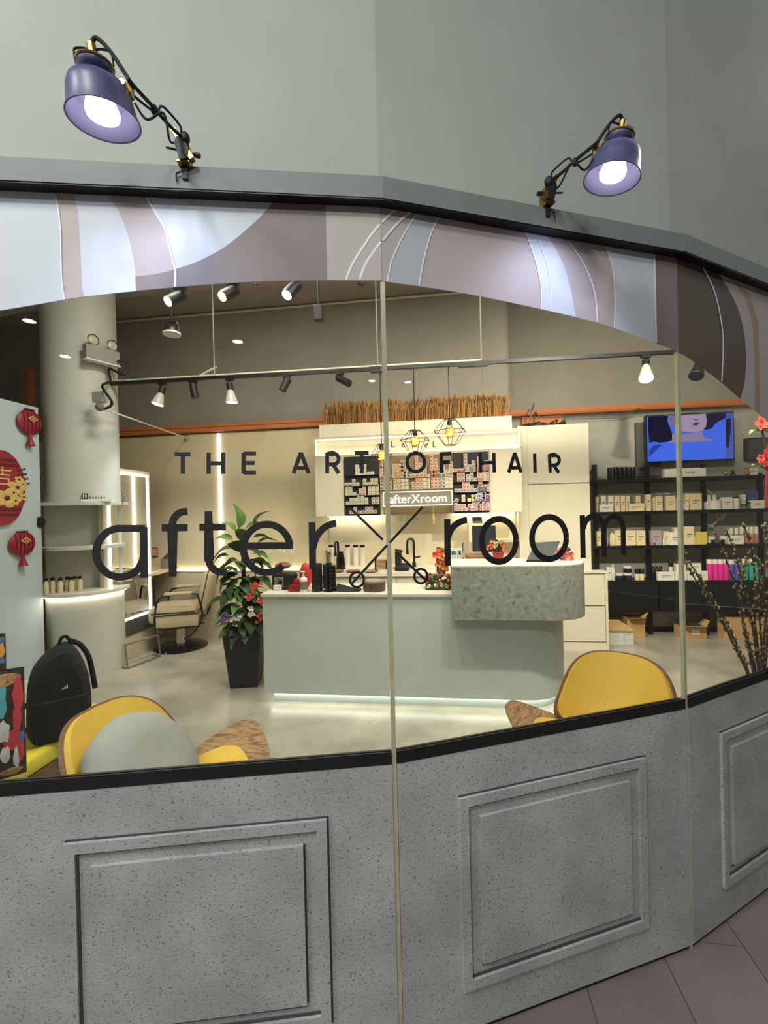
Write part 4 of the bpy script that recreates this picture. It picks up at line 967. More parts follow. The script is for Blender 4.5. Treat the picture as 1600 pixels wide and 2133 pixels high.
def carton(x0, x1, yt, shelf, label, mat=None, dy=0.0, dep=.11, z_off=0.0, stripe=True, group='cartons on the shelving'):
    Y0 = SY-.015+dy; dep = min(dep, .055); a = px_box(x0+.25, x1-.25, yt, SZ[shelf]+.0005+z_off, Y0, dep)
    t = T('carton', label, 'box', ((a[0]+a[1])/2, (a[2]+a[3])/2, a[4]), group=group)
    part('box', MB().rbox(*a, .003, 1), mat or m_card, t)
    w_, h = a[1]-a[0], a[5]-a[4]
    if stripe: part('label', MB().box(a[0]+w_*.22, a[1]-w_*.22, a[2]-.0012, a[2]+.001, a[4]+h*.55, a[4]+h*.62).box(a[0]+w_*.22, a[1]-w_*.4, a[2]-.0012, a[2]+.001, a[4]+h*.40, a[4]+h*.44), m_print, t)
    part('flap', MB().box(a[0]+.002, a[1]-.002, a[2]+.002, a[2]+dep*.5, a[5]-.0005, a[5]+.0015), mat or m_card, t)
    return t
def jar(x, wpx, yt, shelf, label, body, cap, capfrac=.25, neck=.9, dy=0.0, name='bottle', cat='bottle', group=None, z_off=0.0, cone=1.0):
    Y0 = SY+.02+dy; p = PY(x, yt, Y0); z0 = SZ[shelf]+.0005+z_off; h = max(p.z-z0, .02); r = wpx*.5*Y0/FPX*.94
    t = T(name, label, cat, (p.x, Y0, z0), group=group); zc = h*(1-capfrac)
    part('body', MB().lathe([(0, 0), (r*.94*cone, 0), (r*cone, .004), (r, zc*.9), (r*neck*.97, zc), (0, zc)], (p.x, Y0, z0), (0, 0, 1), 18), body, t, True)
    part('cap', MB().lathe([(0, zc), (r*neck, zc), (r*neck, h-.004), (r*neck*.9, h), (0, h)], (p.x, Y0, z0), (0, 0, 1), 18), cap, t, True)
    return t
# top shelf
for i, x in enumerate((1270, 1281.5, 1291.5, 1300.5, 1309.5, 1318)):
    jar(x, 9.6, 973+(0 if i else 1), 0, 'glossy black tin, %s from the left in the top shelf row' % ['first', 'second', 'third', 'fourth', 'fifth', 'sixth'][i], m_black2, m_black, .12, .98, name='tin', cat='tin', group='black tins on the top shelf')
solo('cloth', MB().plate([(PY(x, y, SY+.02).x, SY+.02, max(PY(x, y, SY+.02).z, SZ[0]+.001)) for x, y in ((1244, 999), (1250, 993), (1258, 995), (1268, 998), (1266, 1000))], (0, .06, 0)), M('green_cloth', (120, 118, 92), .9), 'folded green cloth beside the black tins', 'cloth')
bxl = carton(1386, 1396, 977, 0, 'short end carton left of the white lettered box', m_cardw, stripe=False)
a = px_box(1395, 1472, 975, SZ[0]+.0005, SY-.012, .10)
lb = T('lettered_box', 'long white box with dark letters on the top shelf', 'box', ((a[0]+a[1])/2, SY+.07, a[4]))
part('box', MB().rbox(*a, .004, 1), m_cardw, lb)
part('lettering', text_mb('LebeL', (a[5]-a[4])*.42, ((a[0]+a[1])/2+.03, a[2]-.001, a[4]+(a[5]-a[4])*.42), (1.5, 0, 0), (0, 0, 1), .002, 'CENTER'), m_text, lb)
solo('bauble', MB().ball(PY(1512, 986, SY)+Vector((0, 0, .0)), .024, 14, 10), M('gold_bauble', (190, 168, 110), .25, metal=.6), 'small gold bauble on the top shelf', 'ornament', smooth=True)
solo('figurine', MB().lathe([(0, 0), (.03, 0), (.026, .02), (.012, .035), (.018, .05), (0, .06)], (PY(1527, 990, SY).x, SY, SZ[0]+.0005), (0, 0, 1), 14), m_black2, 'small black figurine beside the gold bauble', 'ornament', smooth=True)
t = T('teddy_figure', 'small tan toy figure at the right end of the top shelf', 'toy', (PY(1556, 985, SY).x, SY, SZ[0]+.001))
q = PY(1556, 985, SY); part('body', MB().ball((q.x, SY, SZ[0]+.037), (.028, .024, .035)), M('tan_plush', (170, 128, 76), .9), t, True); part('head', MB().ball((q.x, SY, SZ[0]+.083), .022), M('tan_plush', (170, 128, 76), .9), t, True)
carton(1561, 1580, 975, 0, 'cream carton behind the tan toy figure', m_cardw, .04)
# second shelf
for spec in (
    (1243, 1248, 1035, m_card, .05, 'thin cream carton against the left post'), (1252, 1263, 1033, m_cardw, .06, 'upright pale carton behind the small wide box'), (1267, 1279, 1033, m_cardw, .06, 'upright pale carton left of the tall pair'),
    (1249, 1278, 1051, m_cardw, -.005, 'small wide white box at the front left of the second shelf'), (1281, 1292, 1032.5, m_card, .0, 'first tall cream carton of the pair'), (1293.5, 1303, 1033, m_card, .0, 'second tall cream carton of the pair'),
    (1303.5, 1313, 1033, m_card, .03, 'cream carton partly behind the wide front box'), (1310, 1343, 1049, m_card, -.005, 'wide cream box in front before the post'), (1325, 1335, 1033, m_card, .06, 'upright cream carton behind the wide front box'),
    (1346, 1357, 1030, m_card, .0, 'bright tall carton covering the second post'), (1360, 1364.5, 1037, m_card, .03, 'very thin cream carton right of the second post'), (1366, 1381, 1034, m_card, .0, 'square cream carton under blue scribbled wrap'),
    (1388, 1408, 1033, m_card, .0, 'large plain cream carton left of the glass joint'), (1408.5, 1419, 1037, m_card, .02, 'cream carton hidden behind the glass joint'),
    (1428, 1437, 1028, m_card, .03, 'shaded end of the big cream carton'), (1437.5, 1463, 1028, m_card, .0, 'big cream carton with dark print right of the glass joint'), (1428, 1435, 1048, m_cardw, -.02, 'small pale box in front of the big carton'),
    (1472, 1478, 1045, m_cardw, .0, 'narrow white box right of the third post'), (1505, 1527, 1036, m_cardw, .0, 'framed white box in the right bay'), (1546, 1555, 1030, m_cardw, .05, 'tall grey carton at the back of the right bay'),
    (1557, 1580, 1023, m_cardb, .06, 'blue carton at the right end of the second shelf'), (1566, 1594, 1042, m_cardw, -.005, 'white box in front of the blue carton')):
    carton(spec[0], spec[1], spec[2], 1, spec[5], spec[3], spec[4], dep=.09)
t = T('foil_wrap', 'crumpled blue and white wrapper on top of the cartons', 'wrapper', (PY(1378, 1030, SY).x, SY+.03, PY(1378, 1033, SY).z))
rnd = random.Random(9); q = PY(1372, 1029, SY); mb = MB()
for i in range(10):
    c = Vector((q.x+i*.014-.02, SY+.02+rnd.uniform(-.01, .02), PY(1372, 1031, SY).z+rnd.uniform(0, .016))); mb.obox(c, (.03, .03, .005), Euler((rnd.uniform(-.6, .6), rnd.uniform(-.6, .6), rnd.uniform(0, 3))).to_matrix())
part('sheet', mb, M('blue_white_foil', (150, 164, 196), .35, var=.5, scale=60), t)
jar(1487, 24, 1043, 1, 'round white tub in the right bay of the second shelf', m_capw, m_cardw, .2, 1.0, name='tub', cat='tub')
jar(1477, 10, 1031, 1, 'white bottle top behind the round tub', m_capw, m_capw, .3, .7, dy=.098); jar(1488.5, 10, 1031, 1, 'white bottle behind the middle of the round tub', m_capw, m_capw, .3, .7, dy=.098)
jar(1500, 7, 1036, 1, 'slim bottle with black cap between tub and framed box', m_cardw, m_black, .15, 1.0, dy=.05); jar(1533, 11, 1035, 1, 'grey-white tub with black lid right of the framed box', m_cardw, m_black, .12, 1.0)
jar(1550, 10, 1050, 1, 'short jar with black lid in the right bay', m_print, m_black, .4, 1.0); jar(1560, 8, 1046, 1, 'small green jar with black lid by the blue carton', M('green_jar', (90, 100, 84), .4), m_black, .3, 1.0)
# third shelf
for spec in (
    (1243, 1252, 1107, m_card, .0, 'cream carton behind the letter m, left end of the third shelf'), (1255, 1265, 1108, m_card, .0, 'cream carton between the legs of the letter m'), (1281, 1302, 1105, m_card, .02, 'row of cream packets behind the letter m'),
    (1303, 1324, 1105.5, m_card, .0, 'cream carton block right of the letter m'), (1325, 1344.5, 1105.5, m_card, .0, 'cream carton block with a coral line by the post'), (1356, 1378, 1105.5, m_cardp, .02, 'mauve carton right of the second post'),
    (1382, 1394, 1107, m_card, .02, 'cream carton left of the large white one'), (1395, 1420, 1109, m_cardw, .0, 'large white carton before the glass joint'), (1404, 1420, 1099, m_card, .05, 'cream carton stacked behind, left of the glass joint'),
    (1425.5, 1446, 1097, m_card, .0, 'tall plain cream carton right of the glass joint'), (1446, 1450, 1118, m_cardw, .02, 'sliver of a pale box beside the tall carton'), (1475, 1488, 1118, m_cardw, .048, 'pale box behind the willow tip'),
    (1520, 1550, 1116, m_cardw, -.01, 'low white box before the green and red bottles'), (1500, 1514, 1117, m_cardw, .05, 'low pale box left of the green bottles')):
    carton(spec[0], spec[1], spec[2], 2, spec[5], spec[3], spec[4], dep=.09)
t = carton(1450, 1473, 1108, 2, 'yellow and white carton with a small black mark', m_cardy, .0, stripe=False)
jar(1383, 5, 1119, 2, 'tiny white bottle in front of the mauve carton', m_capw, m_capw, .3, .7, dy=-.02); jar(1363, 4, 1126, 2, 'tiny brown bottle at the foot of the mauve carton', M('brown_bottle', (110, 70, 50), .3), m_capw, .3, .8, dy=-.02)
for i in range(4): jar(1272+i*3.2, 3.6, 1112-(i % 2)*3, 2, 'thin cream tube, %s of four behind the letter m' % ['first', 'second', 'third', 'last'][i], m_card, m_capw, .25, .8, dy=.01, group='cream tubes on the third shelf', name='tube', cat='tube')
GB = M('green_label_bottle', (120, 160, 130), .35); RB = M('red_label_bottle', (190, 130, 112), .35)
for i, x in enumerate((1517, 1523, 1534)): jar(x, 8, 1099 if i else 1103, 2, '%s white bottle with green label on the third shelf' % ['first', 'second', 'third'][i], GB, m_capw, .4, .85, dy=.055, group='green bottles on the third shelf')
for i, x in enumerate((1545, 1555, 1565, 1575)): jar(x, 8.6, 1097, 2, '%s white bottle with red label at the right end' % ['first', 'second', 'third', 'fourth'][i], RB, m_capw, .4, .9, dy=.055, group='red bottles on the third shelf')
t = T('small_stand', 'tiny black stand with trinkets beside the yellow carton', 'stand', (PY(1490, 1130, SY).x, SY, SZ[2]))
q = PY(1490, 1130, SY); part('tray', MB().box(q.x-.1, q.x+.09, SY-.02, SY+.06, SZ[2]+.0005, SZ[2]+.014), m_black, t)
for i in range(3): part('trinket', MB().box(q.x-.03+.05*i, q.x+.0+.05*i, SY, SY+.03, SZ[2]+.014, SZ[2]+.05+.05*(i == 1)), m_black2 if i != 1 else m_print, t)
# cupboard top
jar(1258, 6, 1190, 3, 'small black jar behind the drawer unit corner', m_black2, m_black, .3, .9, dy=.08)
carton(1262, 1273, 1182, 3, 'striped white carton beside the drawer unit', m_cardw, .02)
jar(1276.5, 7.5, 1176, 3, 'tall cream bottle at the left of the cupboard top', m_capw, m_capw, .2, .6, dy=.01)
jar(1290, 14, 1194, 3, 'low navy jar with white lid', m_navy, m_capw, .3, 1.03, name='jar', cat='jar')
jar(1307, 16, 1193, 3, 'navy jar with white lid at the bottom of the stacked pair', m_navy, m_capw, .3, 1.03, name='jar', cat='jar')
jar(1307, 16, 1179, 3, 'navy jar with white lid stacked on another jar', m_navy, m_capw, .3, 1.03, name='jar', cat='jar', z_off=PY(1307, 1193, SY+.02).z-SZ[3]+.001)
for i, x in enumerate((1327, 1337)): jar(x, 9.5, 1185, 3, '%s cream jar with a black cap near the post' % ['left', 'right'][i], m_card, m_black, .42, .95, group='cream jars with black caps')
for i, x in enumerate((1361, 1368, 1376)): jar(x, 7.2, 1179.5, 3, '%s black pump bottle right of the second post' % ['left', 'middle', 'right'][i], m_black2, m_black, .2, .7, dy=.05, group='black bottles on the cupboard')
carton(1369, 1404, 1192, 3, 'white box with three drawn marks in front of black bottles', m_cardw, -.01)
jar(1397, 8.5, 1167, 3, 'white bottle with tall black cap', m_capw, m_black, .34, .95, dy=.08); jar(1402.5, 6, 1196, 3, 'small white bottle with black cap at the box end', m_capw, m_black, .3, .9, dy=-.015)
carton(1405, 1430, 1191, 3, 'long white carton below the willow, left half', m_cardw, .0); carton(1408, 1428, 1175, 3, 'white carton stacked on the long carton', m_cardw, .01, z_off=PY(1418, 1191, SY).z-SZ[3]+.004)
carton(1431, 1474, 1190, 3, 'long white carton right of the glass joint', m_cardw, .0); carton(1437, 1460, 1174, 3, 'pale carton stacked on the right long carton', m_cardw, .02, z_off=PY(1450, 1190, SY).z-SZ[3]+.004)
jar(1412, 8, 1168, 3, 'small dark red pot standing on the stacked carton', M('dark_red_pot', (120, 40, 34), .5), M('dark_red_pot', (120, 40, 34), .5), .3, 1.0, name='pot', cat='pot', z_off=PY(1418, 1175, SY).z-SZ[3]+.006)
HP = M('hot_pink_plastic', (232, 52, 150), .35); PU = M('violet_plastic', (92, 84, 176), .35); TE = M('teal_plastic', (62, 170, 146), .35)
for i, x in enumerate((1478, 1489.3, 1500.6, 1511.6)): jar(x, 11.4, 1165, 3, 'hot pink bottle with pale cap, %s of four' % ['first', 'second', 'third', 'last'][i], HP, m_capw, .22, .96, group='hot pink bottles')
for i, x in enumerate((1523, 1534.5)): jar(x, 11, 1165.5, 3, 'violet bottle with pale cap, %s of two' % ['left', 'right'][i], PU, m_capw, .22, .96, group='violet bottles')
for i, x in enumerate((1552, 1565, 1577)): jar(x, 11.4, 1164, 3, 'teal bottle with pale cap, %s of three' % ['left', 'middle', 'right'][i], TE, m_capw, .2, .96, group='teal bottles', cone=.75)
# loose white cable on the back of the right bay
solo('white_cable', MB().tube(smooth_line([PY(x, y, SY+.17) for x, y in ((1468, 1018), (1485, 1030), (1500, 1050), (1512, 1068), (1505, 1082), (1494, 1078), (1497, 1068), (1510, 1066), (1496, 1084), (1484, 1094), (1488, 1098), (1474, 1092))], 5), .006, 6), m_capw, 'thin white cable curling behind the right shelf bay', 'cable', smooth=True)

# ================================================================== CARDBOARD ON THE FLOOR
m_cb = M('brown_cardboard', (196, 156, 104), .85, var=.06)
m_plastic = M('wrapped_plastic', (206, 202, 192), .35, var=.2, scale=30, bump=.6, bscale=25)
def cbox(label, x0, x1, yt, yb, depth, open_=False, mat=None, lid=False):
    a, b = PZ(x0, yb), PZ(x1, yb); Y0 = (a.y+b.y)/2; zt = PY((x0+x1)/2, yt, Y0).z
    t = T('cardboard_box', label, 'box', ((a.x+b.x)/2, Y0+depth/2, 0))
    part('box', MB().box(a.x, b.x, Y0, Y0+depth, .0005, zt), mat or m_cb, t)
    if open_:
        part('flap', MB().plate([(a.x, Y0, zt), (b.x, Y0, zt), (b.x-.03, Y0-.1, zt+.03), (a.x+.03, Y0-.1, zt+.03)], (0, 0, .004)), m_cb, t)
        part('flap', MB().plate([(b.x, Y0, zt), (b.x, Y0+depth, zt), (b.x+.05, Y0+depth-.03, zt+.06), (b.x+.05, Y0+.03, zt+.06)], (0, 0, .004)), m_cb, t)
        part('inside_shade', MB().box(a.x+.01, b.x-.01, Y0+.01, Y0+depth-.01, zt, zt+.001), M('box_inside_shade', (60, 46, 34), .9), t)  # flat dark sheet paints the shade inside the open box
    else: part('tape', MB().box((a.x+b.x)/2-.02, (a.x+b.x)/2+.02, Y0+.002, Y0+depth-.002, zt, zt+.001), M('packing_tape', (176, 136, 88), .4), t)
    return t, a.x, b.x, Y0, zt
cbox('cardboard box behind the wrapped bundle', 1308, 1344, 1289, 1331, .17, True)
t, xa, xb, y0, zt = cbox('bundle wrapped in clear plastic by the drawer unit', 1262, 1320, 1314, 1343, .2, False, m_plastic)
solo('cardboard_sheet', MB().plate([(xa, y0-.02, zt+.002), (xb, y0-.02, zt+.002), (xb-.06, y0+.24, zt+.05), (xa+.02, y0+.24, zt+.05)], (0, 0, .012)), m_cb, 'flat cardboard sheet lying on the wrapped bundle', 'cardboard')
t, xa, xb, y0, zt = cbox('open cardboard box with white label under the cupboards', 1420, 1472, 1306, 1331, .16, True)
part('white_label', MB().box(xa+.11, xa+.19, y0-.001, y0, zt-.085, zt-.03), m_cardw, t)
t, xa, xb, y0, zt = cbox('wide cardboard box behind the willow stems', 1510, 1620, 1289, 1332, .12)

# ================================================================== WHITE COLUMN WITH ROUND SHELVES
CX, CY_, CR = -3.49, 3.99, .315
vd = Vector((CX, CY_)).normalized(); vp = Vector((vd.y, -vd.x))       # view direction to the column, and picture-right
zs1 = PY(160, 1046, CY_-.2).z; zs2 = PY(160, 1138, CY_-.2).z; ztop = PY(160, 1234, CY_-.25).z
m_col = M('white_column_paint', (198, 197, 186), .55, var=.015)
def cpt(r, a): return (CX+vp.x*r*math.cos(a)-vd.x*r*math.sin(a), CY_+vp.y*r*math.cos(a)-vd.y*r*math.sin(a))
def circ(r, a0=0, a1=2*math.pi, n=40): return [cpt(r, a0+(a1-a0)*i/n) for i in range(n+1)]
col = bpy.data.objects.new('column', None); C.objects.link(col); ORG[col] = Vector((0, 0, 0)); tag(col, 'round white column with curved shelves and lit base', 'column')
part('upper_shaft', MB().prism(circ(CR)[:-1], zs1+.0, 4.0), m_col, col, True)
part('back_half', MB().prism(circ(CR, math.pi, 2*math.pi, 24), ztop, zs1), m_col, col, True)
part('base', MB().prism(circ(CR+.01)[:-1], 0, ztop-.05), m_col, col, True)
def shelf_plan(r): return circ(r, -.15, math.pi+.15, 30)+[cpt(r*.7, math.pi*1.3), cpt(r*.7, -math.pi*.3)]
for z, r_ in ((zs1, CR+.07), (zs2, CR+.035)): part('curved_shelf', MB().prism(shelf_plan(r_), z-.03, z), m_col, col, True)
part('base_top', MB().prism(shelf_plan(CR+.06), ztop-.03, ztop), m_top, col, True)
part('base_light', MB().prism(circ(CR+.03, .1, math.pi-.1, 30)+circ(CR+.012, .1, math.pi-.1, 30)[::-1], ztop-.046, ztop-.032), e_warmstrip, col)
# bottles on the base top
m_amber = M('pale_oil_bottle', (222, 206, 168), .15, var=.1, spec=.6)
ORD = ['first', 'second', 'third', 'fourth', 'fifth', 'sixth', 'seventh']
for i, (x, y) in enumerate(((96, 1204), (110, 1203), (126, 1203), (141, 1201), (149, 1202), (157, 1200), (167, 1200))):
    d = camray(x, 1225); a = Vector((d.x, d.y)).normalized()
    dist = Vector((CX, CY_)).length-(.17 if i % 2 == 0 else .12); p = a*dist; zt = EYE+camray(x, y).z/Vector((camray(x, y).x, camray(x, y).y)).length*dist
    h = zt-ztop; r = .021
    t = T('oil_bottle', 'small clear bottle with black cap, %s from the left on the column base' % ORD[i], 'bottle', (p.x, p.y, ztop+.0005), group='bottles on the column base')
    part('body', MB().lathe([(0, 0), (r, 0), (r*1.04, .004), (r*1.04, h*.62), (r*.6, h*.76), (r*.55, h*.82), (0, h*.82)], (p.x, p.y, ztop+.0005), (0, 0, 1), 16), m_amber, t, True)
    part('cap', MB().lathe([(0, h*.82), (r*.8, h*.82), (r*.8, h), (0, h)], (p.x, p.y, ztop+.0005), (0, 0, 1), 16), m_black, t, True)
# sign block and small figure on the top shelf
c = Vector(cpt(.352, 1.30)); c2 = Vector(cpt(.35, .75)); r3 = Vector((vp.x, vp.y, 0)); b3 = Vector((vd.x, vd.y, 0)); MV = Matrix((r3, b3, Vector((0, 0, 1)))).transposed()
sg = T('desk_sign', 'small white name block with black symbols on the column shelf', 'sign', (c.x, c.y, zs1))
part('base', MB().obox((c.x, c.y, zs1+.012), (.24, .05, .022), MV), m_white, sg)
part('emblem', MB().obox((c.x-r3.x*.085, c.y-r3.y*.085, zs1+.05), (.05, .012, .052), MV), m_black, sg)
part('emblem_bar', MB().obox((c.x-r3.x*.098-b3.x*.007, c.y-r3.y*.098-b3.y*.007, zs1+.052), (.007, .004, .038), MV).obox((c.x-r3.x*.078-b3.x*.007, c.y-r3.y*.078-b3.y*.007, zs1+.05), (.012, .004, .034), MV), m_white, sg)
mb = MB()
for i in range(6):
    q = Vector((c.x, c.y, zs1+.036))+r3*(-.045+i*.022); mb.obox(q+Vector((0, 0, .004*(i % 2))), (.005, .008, .026), MV); mb.obox(q+r3*.008, (.01, .008, .006), MV)
part('lettering', mb, m_black, sg)
t = T('small_figure', 'tiny dark standing figure at the shelf edge of the column', 'figurine', (c2.x+r3.x*.07, c2.y+r3.y*.07, zs1)); q = Vector((c2.x+r3.x*.07, c2.y+r3.y*.07, zs1))
part('body', MB().lathe([(.012, 0), (.01, .03), (.016, .06), (.006, .08), (.01, .095), (0, .105)], q, (0, 0, 1), 10), m_print, t, True)
# emergency light with two heads
ec = Vector(cpt(CR, 1.12)); nrm = Vector((ec.x-CX, ec.y-CY_, 0)).normalized(); tn = Vector((-nrm.y, nrm.x, 0)); EMt = Matrix((tn, -nrm, Vector((0, 0, 1)))).transposed()
ez = PY(185, 745, ec.y).z; e0 = Vector((ec.x, ec.y, ez))+nrm*.075
m_egrey = M('grey_emergency_case', (150, 148, 142), .5); m_chrome = M('chrome', (196, 190, 180), .15, metal=1.0)
el = T('emergency_light', 'grey twin-head emergency light mounted high on the column', 'light', e0)
part('case', MB().obox(e0, (.30, .06, .13), EMt).obox(e0-nrm*.052, (.14, .04, .1), EMt), m_egrey, el); part('bottom_lip', MB().obox(e0-Vector((0, 0, .07)), (.31, .07, .012), EMt), m_white, el)
for s in (-1, 1):
    hc = e0+tn*s*.085+nrm*.02+Vector((0, 0, .115))
    h = part('lamp_head', MB().lathe([(0, -.03), (.035, -.028), (.05, 0), (.053, .008), (.046, .012)], hc, nrm, 22), m_chrome, el, True)
    part('lens', MB().lathe([(.044, .006), (.03, -.002), (.012, .004), (0, .008)], hc, nrm, 22), m_parw, h, True)
    part('stem', MB().cyl(hc-Vector((0, 0, .05)), hc-Vector((0, 0, .03)), .012), m_egrey, el, True)
# flexible conduit from the emergency light to the track and down to a junction box
jx = ta+Vector((.04, -.03, 0))-Vector((vd.x, vd.y, 0))*.06; pj = PY(222, 832, ta.y-.05)
cj = [e0+tn*.14*(1 if tn.dot(r3) > 0 else -1)-Vector((0, 0, .03))]
rr = r3
cj = [c_-Vector((vd.x, vd.y, 0))*.05 for c_ in cj]
cj += [cj[0]+rr*.07+Vector((0, 0, .005)), cj[0]+rr*.09-Vector((0, 0, .06)), cj[0]+rr*.04-Vector((0, 0, .12)), jx+Vector((-.01, 0, .12)), jx]
solo('flexible_conduit', MB().tube(smooth_line(cj, 6), .012, 8), m_blackmat, 'dark flexible conduit looping from the emergency light to the track', 'conduit', smooth=True)
pj2 = PY(217, 852, ta.y-.32)
solo('flexible_conduit', MB().tube(smooth_line([jx+Vector((-.02, 0, -.01)), PY(213, 805, ta.y-.32), PY(232, 835, ta.y-.32), PY(230, 846, ta.y-.32), pj2], 6), .012, 8), m_blackmat, 'dark flexible conduit bending from the track to the dome camera', 'conduit', smooth=True)
cmr = T('dome_camera', 'small grey camera fixed to the column below the track end', 'camera', pj2)
part('box', MB().obox(PY(208, 828, ta.y-.30), (.1, .07, .09)), m_egrey, cmr); part('ball', MB().ball(PY(208, 848, ta.y-.33), .038), m_print, cmr, True)
pe = PY(388, 912, BACK_L-.03)
solo('conduit_pipe', MB().cyl(pj2, pe, .008, .008, 8), m_pipe, 'thin pale pipe slanting from the column down to the cream wall', 'pipe', smooth=True)
solo('pipe_fixing', MB().ball(pe+Vector((0, .0, 0)), (.03, .022, .03)), m_egrey, 'round grey fixing where the slanting pipe meets the wall', 'bracket', smooth=True)

# ================================================================== STYLING STATION (mirror, ledge, footrest)
m_mirror = M('mirror_silver', (225, 228, 226), .02, metal=1.0, var=0)
m_beige = M('beige_panel', (200, 184, 156), .6, var=.02)
MX = -3.27
st = T('styling_mirror', 'tall mirror with glowing white frame behind the column', 'mirror', (MX, 4.42, 0))
part('panel', MB().box(MX-.06, MX-.012, 3.98, 4.70, 0, 2.0), m_beige, st)
part('glass', MB().box(MX-.012, MX-.004, 4.06, 4.65, .43, 1.94), m_mirror, st)
e_mir = EM('mirror_led', (226, 240, 255), 6.5*STRIP)
for b in ((4.05, 4.66, 1.938, 1.95), (4.05, 4.66, .42, .435)): part('light_bar', MB().box(MX-.006, MX+.01, *b), e_mir, st)
for y in (4.05, 4.64): part('light_bar', MB().box(MX-.006, MX+.006, y, y+.012, .42, 1.95), e_mir, st)
part('kick_panel', MB().box(MX-.012, MX-.002, 3.98, 4.70, .25, .41), M('dark_kick', (72, 68, 64), .6), st)
m_sill2 = WOOD('pale_wood_ledge', (202, 176, 136), (216, 194, 156), 5, (2, 12, 12))
solo('styling_ledge', MB().prism([(MX+.013, 4.12), (MX+.10, 4.2), (MX+.13, 4.6), (MX+.05, 5.13), (-3.55, 5.13), (-3.55, 4.72), (MX-.061, 4.715), (MX+.013, 4.715)], .845, .87), m_sill2, 'pale wood ledge curving past the glowing mirror', 'shelf')
e_wall = EM('wall_led', (244, 240, 255), 8*STRIP)
q = PY(457, 1000, BACK_L-.01)
solo('wall_light_strip', MB().box(q.x-.005, q.x+.005, BACK_L-.02, BACK_L-.001, .86, PY(455, 903, BACK_L-.01).z), e_wall, 'vertical glowing light strip on the cream wall', 'light strip')
wb = T('wall_ledge', 'low beige wall ledge with glowing top edge below the cream wall', 'ledge', (-2.4, BACK_L-.03, 0))
part('panel', MB().box(-3.56, ux0-.02, BACK_L-.05, BACK_L-.002, 0, .80), m_beige, wb)
part('cap', MB().box(-3.56, ux0-.02, BACK_L-.06, BACK_L-.002, .80, .815), m_white, wb)
part('light', MB().box(-3.4, ux0-.1, BACK_L-.03, BACK_L-.01, .816, .828), EM('ledge_led', (255, 246, 220), 6*STRIP), wb)
# tissue box shaped like a little house, socket, magazines
a = PY(338, 1186, 4.95); b = PY(356, 1186, 4.95)
t = T('tissue_box', 'grey-beige tissue box with a dark peaked top on the ledge', 'tissue box', ((a.x+b.x)/2, 4.97, .871))
part('box', MB().box(a.x, b.x, 4.92, 5.03, .8705, .8705+.115), M('taupe_box', (132, 116, 98), .7), t)
part('tissue', MB().add([(a.x+.01, 4.93, .986), (b.x-.01, 4.93, .986), (b.x-.01, 5.02, .986), (a.x+.01, 5.02, .986), ((a.x+b.x)/2+.01, 4.975, 1.06)], [(0, 1, 4), (1, 2, 4), (2, 3, 4), (3, 0, 4), (3, 2, 1, 0)]), M('dark_tissue', (70, 62, 54), .9), t)
q = PY(322, 1150, BACK_L-.01)
sk = T('wall_socket', 'small pink framed socket on the wall beside the mirror', 'socket', q)
part('plate', MB().rbox(q.x-.045, q.x+.045, BACK_L-.02, BACK_L-.001, q.z-.06, q.z+.06, .008), M('red_brown_plate', (150, 84, 70), .5), sk); part('face', MB().rbox(q.x-.03, q.x+.03, BACK_L-.024, BACK_L-.018, q.z-.045, q.z+.045, .006), M('pink_plate', (214, 164, 150), .5), sk)
ms = Vector((MX+.085, 4.30, .8705))
for i, (lb_, c_) in enumerate((('lower dark-edged magazine on the ledge before the mirror', (90, 84, 78)), ('upper pale magazine leaning on the ledge before the mirror', (206, 200, 188)))):
    solo('magazine', MB().obox(ms+Vector((0, .03*i, .012+.034*i)), (.12, .17, .018), Euler((.1*i, .12*i, .3*i)).to_matrix()), M('magazine_%d' % i, c_, .5), lb_, 'magazine')
# footrest
m_steel = M('brushed_steel', (170, 156, 136), .3, metal=.9)
fr = T('footrest', 'bent steel footrest bar in front of the mirror', 'footrest', (-3.1, 4.3, 0))
f0, f1 = Vector((-3.12, 4.03, 0)), Vector((-3.02, 4.40, 0))
part('top_bar', MB().obox((-3.07, 4.215, .235), (.035, .38, .012), Matrix.Rotation(-.26, 3, 'Z')), m_steel, fr)
for f in (f0, f1): part('leg', MB().tube([f+Vector((-.0, 0, .23)), f+Vector((.02, 0, .012)), f+Vector((-.1, .04, .010))], .008, 6), m_steel, fr, True)
part('base_rod', MB().cyl(f0+Vector((.02, 0, .009)), f1+Vector((.02, 0, .009)), .008), m_steel, fr, True)

# ================================================================== SALON CHAIR
m_seat = M('beige_leather', (186, 168, 138), .5, var=.05, bump=.15, bscale=30)
m_pipe2 = M('dark_piping', (50, 40, 32), .5)
chp = PZ(378, 1347); SA = R_(200)                 # the chair faces the mirror on the left
ch = T('salon_chair', 'beige leather salon chair with black arm frames and round black base', 'chair', (chp.x, chp.y, 0), SA)
part('base', MB().lathe([(0, 0), (.28, 0), (.285, .008), (.27, .02), (.12, .045), (.06, .06), (0, .06)], (0, 0, 0), (0, 0, 1), 48), M('black_gloss_base', (16, 14, 14), .12), ch, True)
part('column_lift', MB().cyl((.0, .03, .05), (.0, .03, .26), .055, .05, 24).cyl((0, .03, .2), (0, .03, .34), .04, .04, 20), m_chrome, ch, True)
part('pump_lever', MB().tube(smooth_line([(-.02, .05, .08), (-.14, .06, .16), (-.22, .06, .26), (-.26, .06, .27)], 4), .008, 6), m_black, ch, True)
def cushion(x0, x1, y0, y1, z0, z1, r): return MB().rbox(x0, x1, y0, y1, z0, z1, r, 4)
part('seat', cushion(-.22, .28, -.24, .24, .32, .50, .045), m_seat, ch, True)
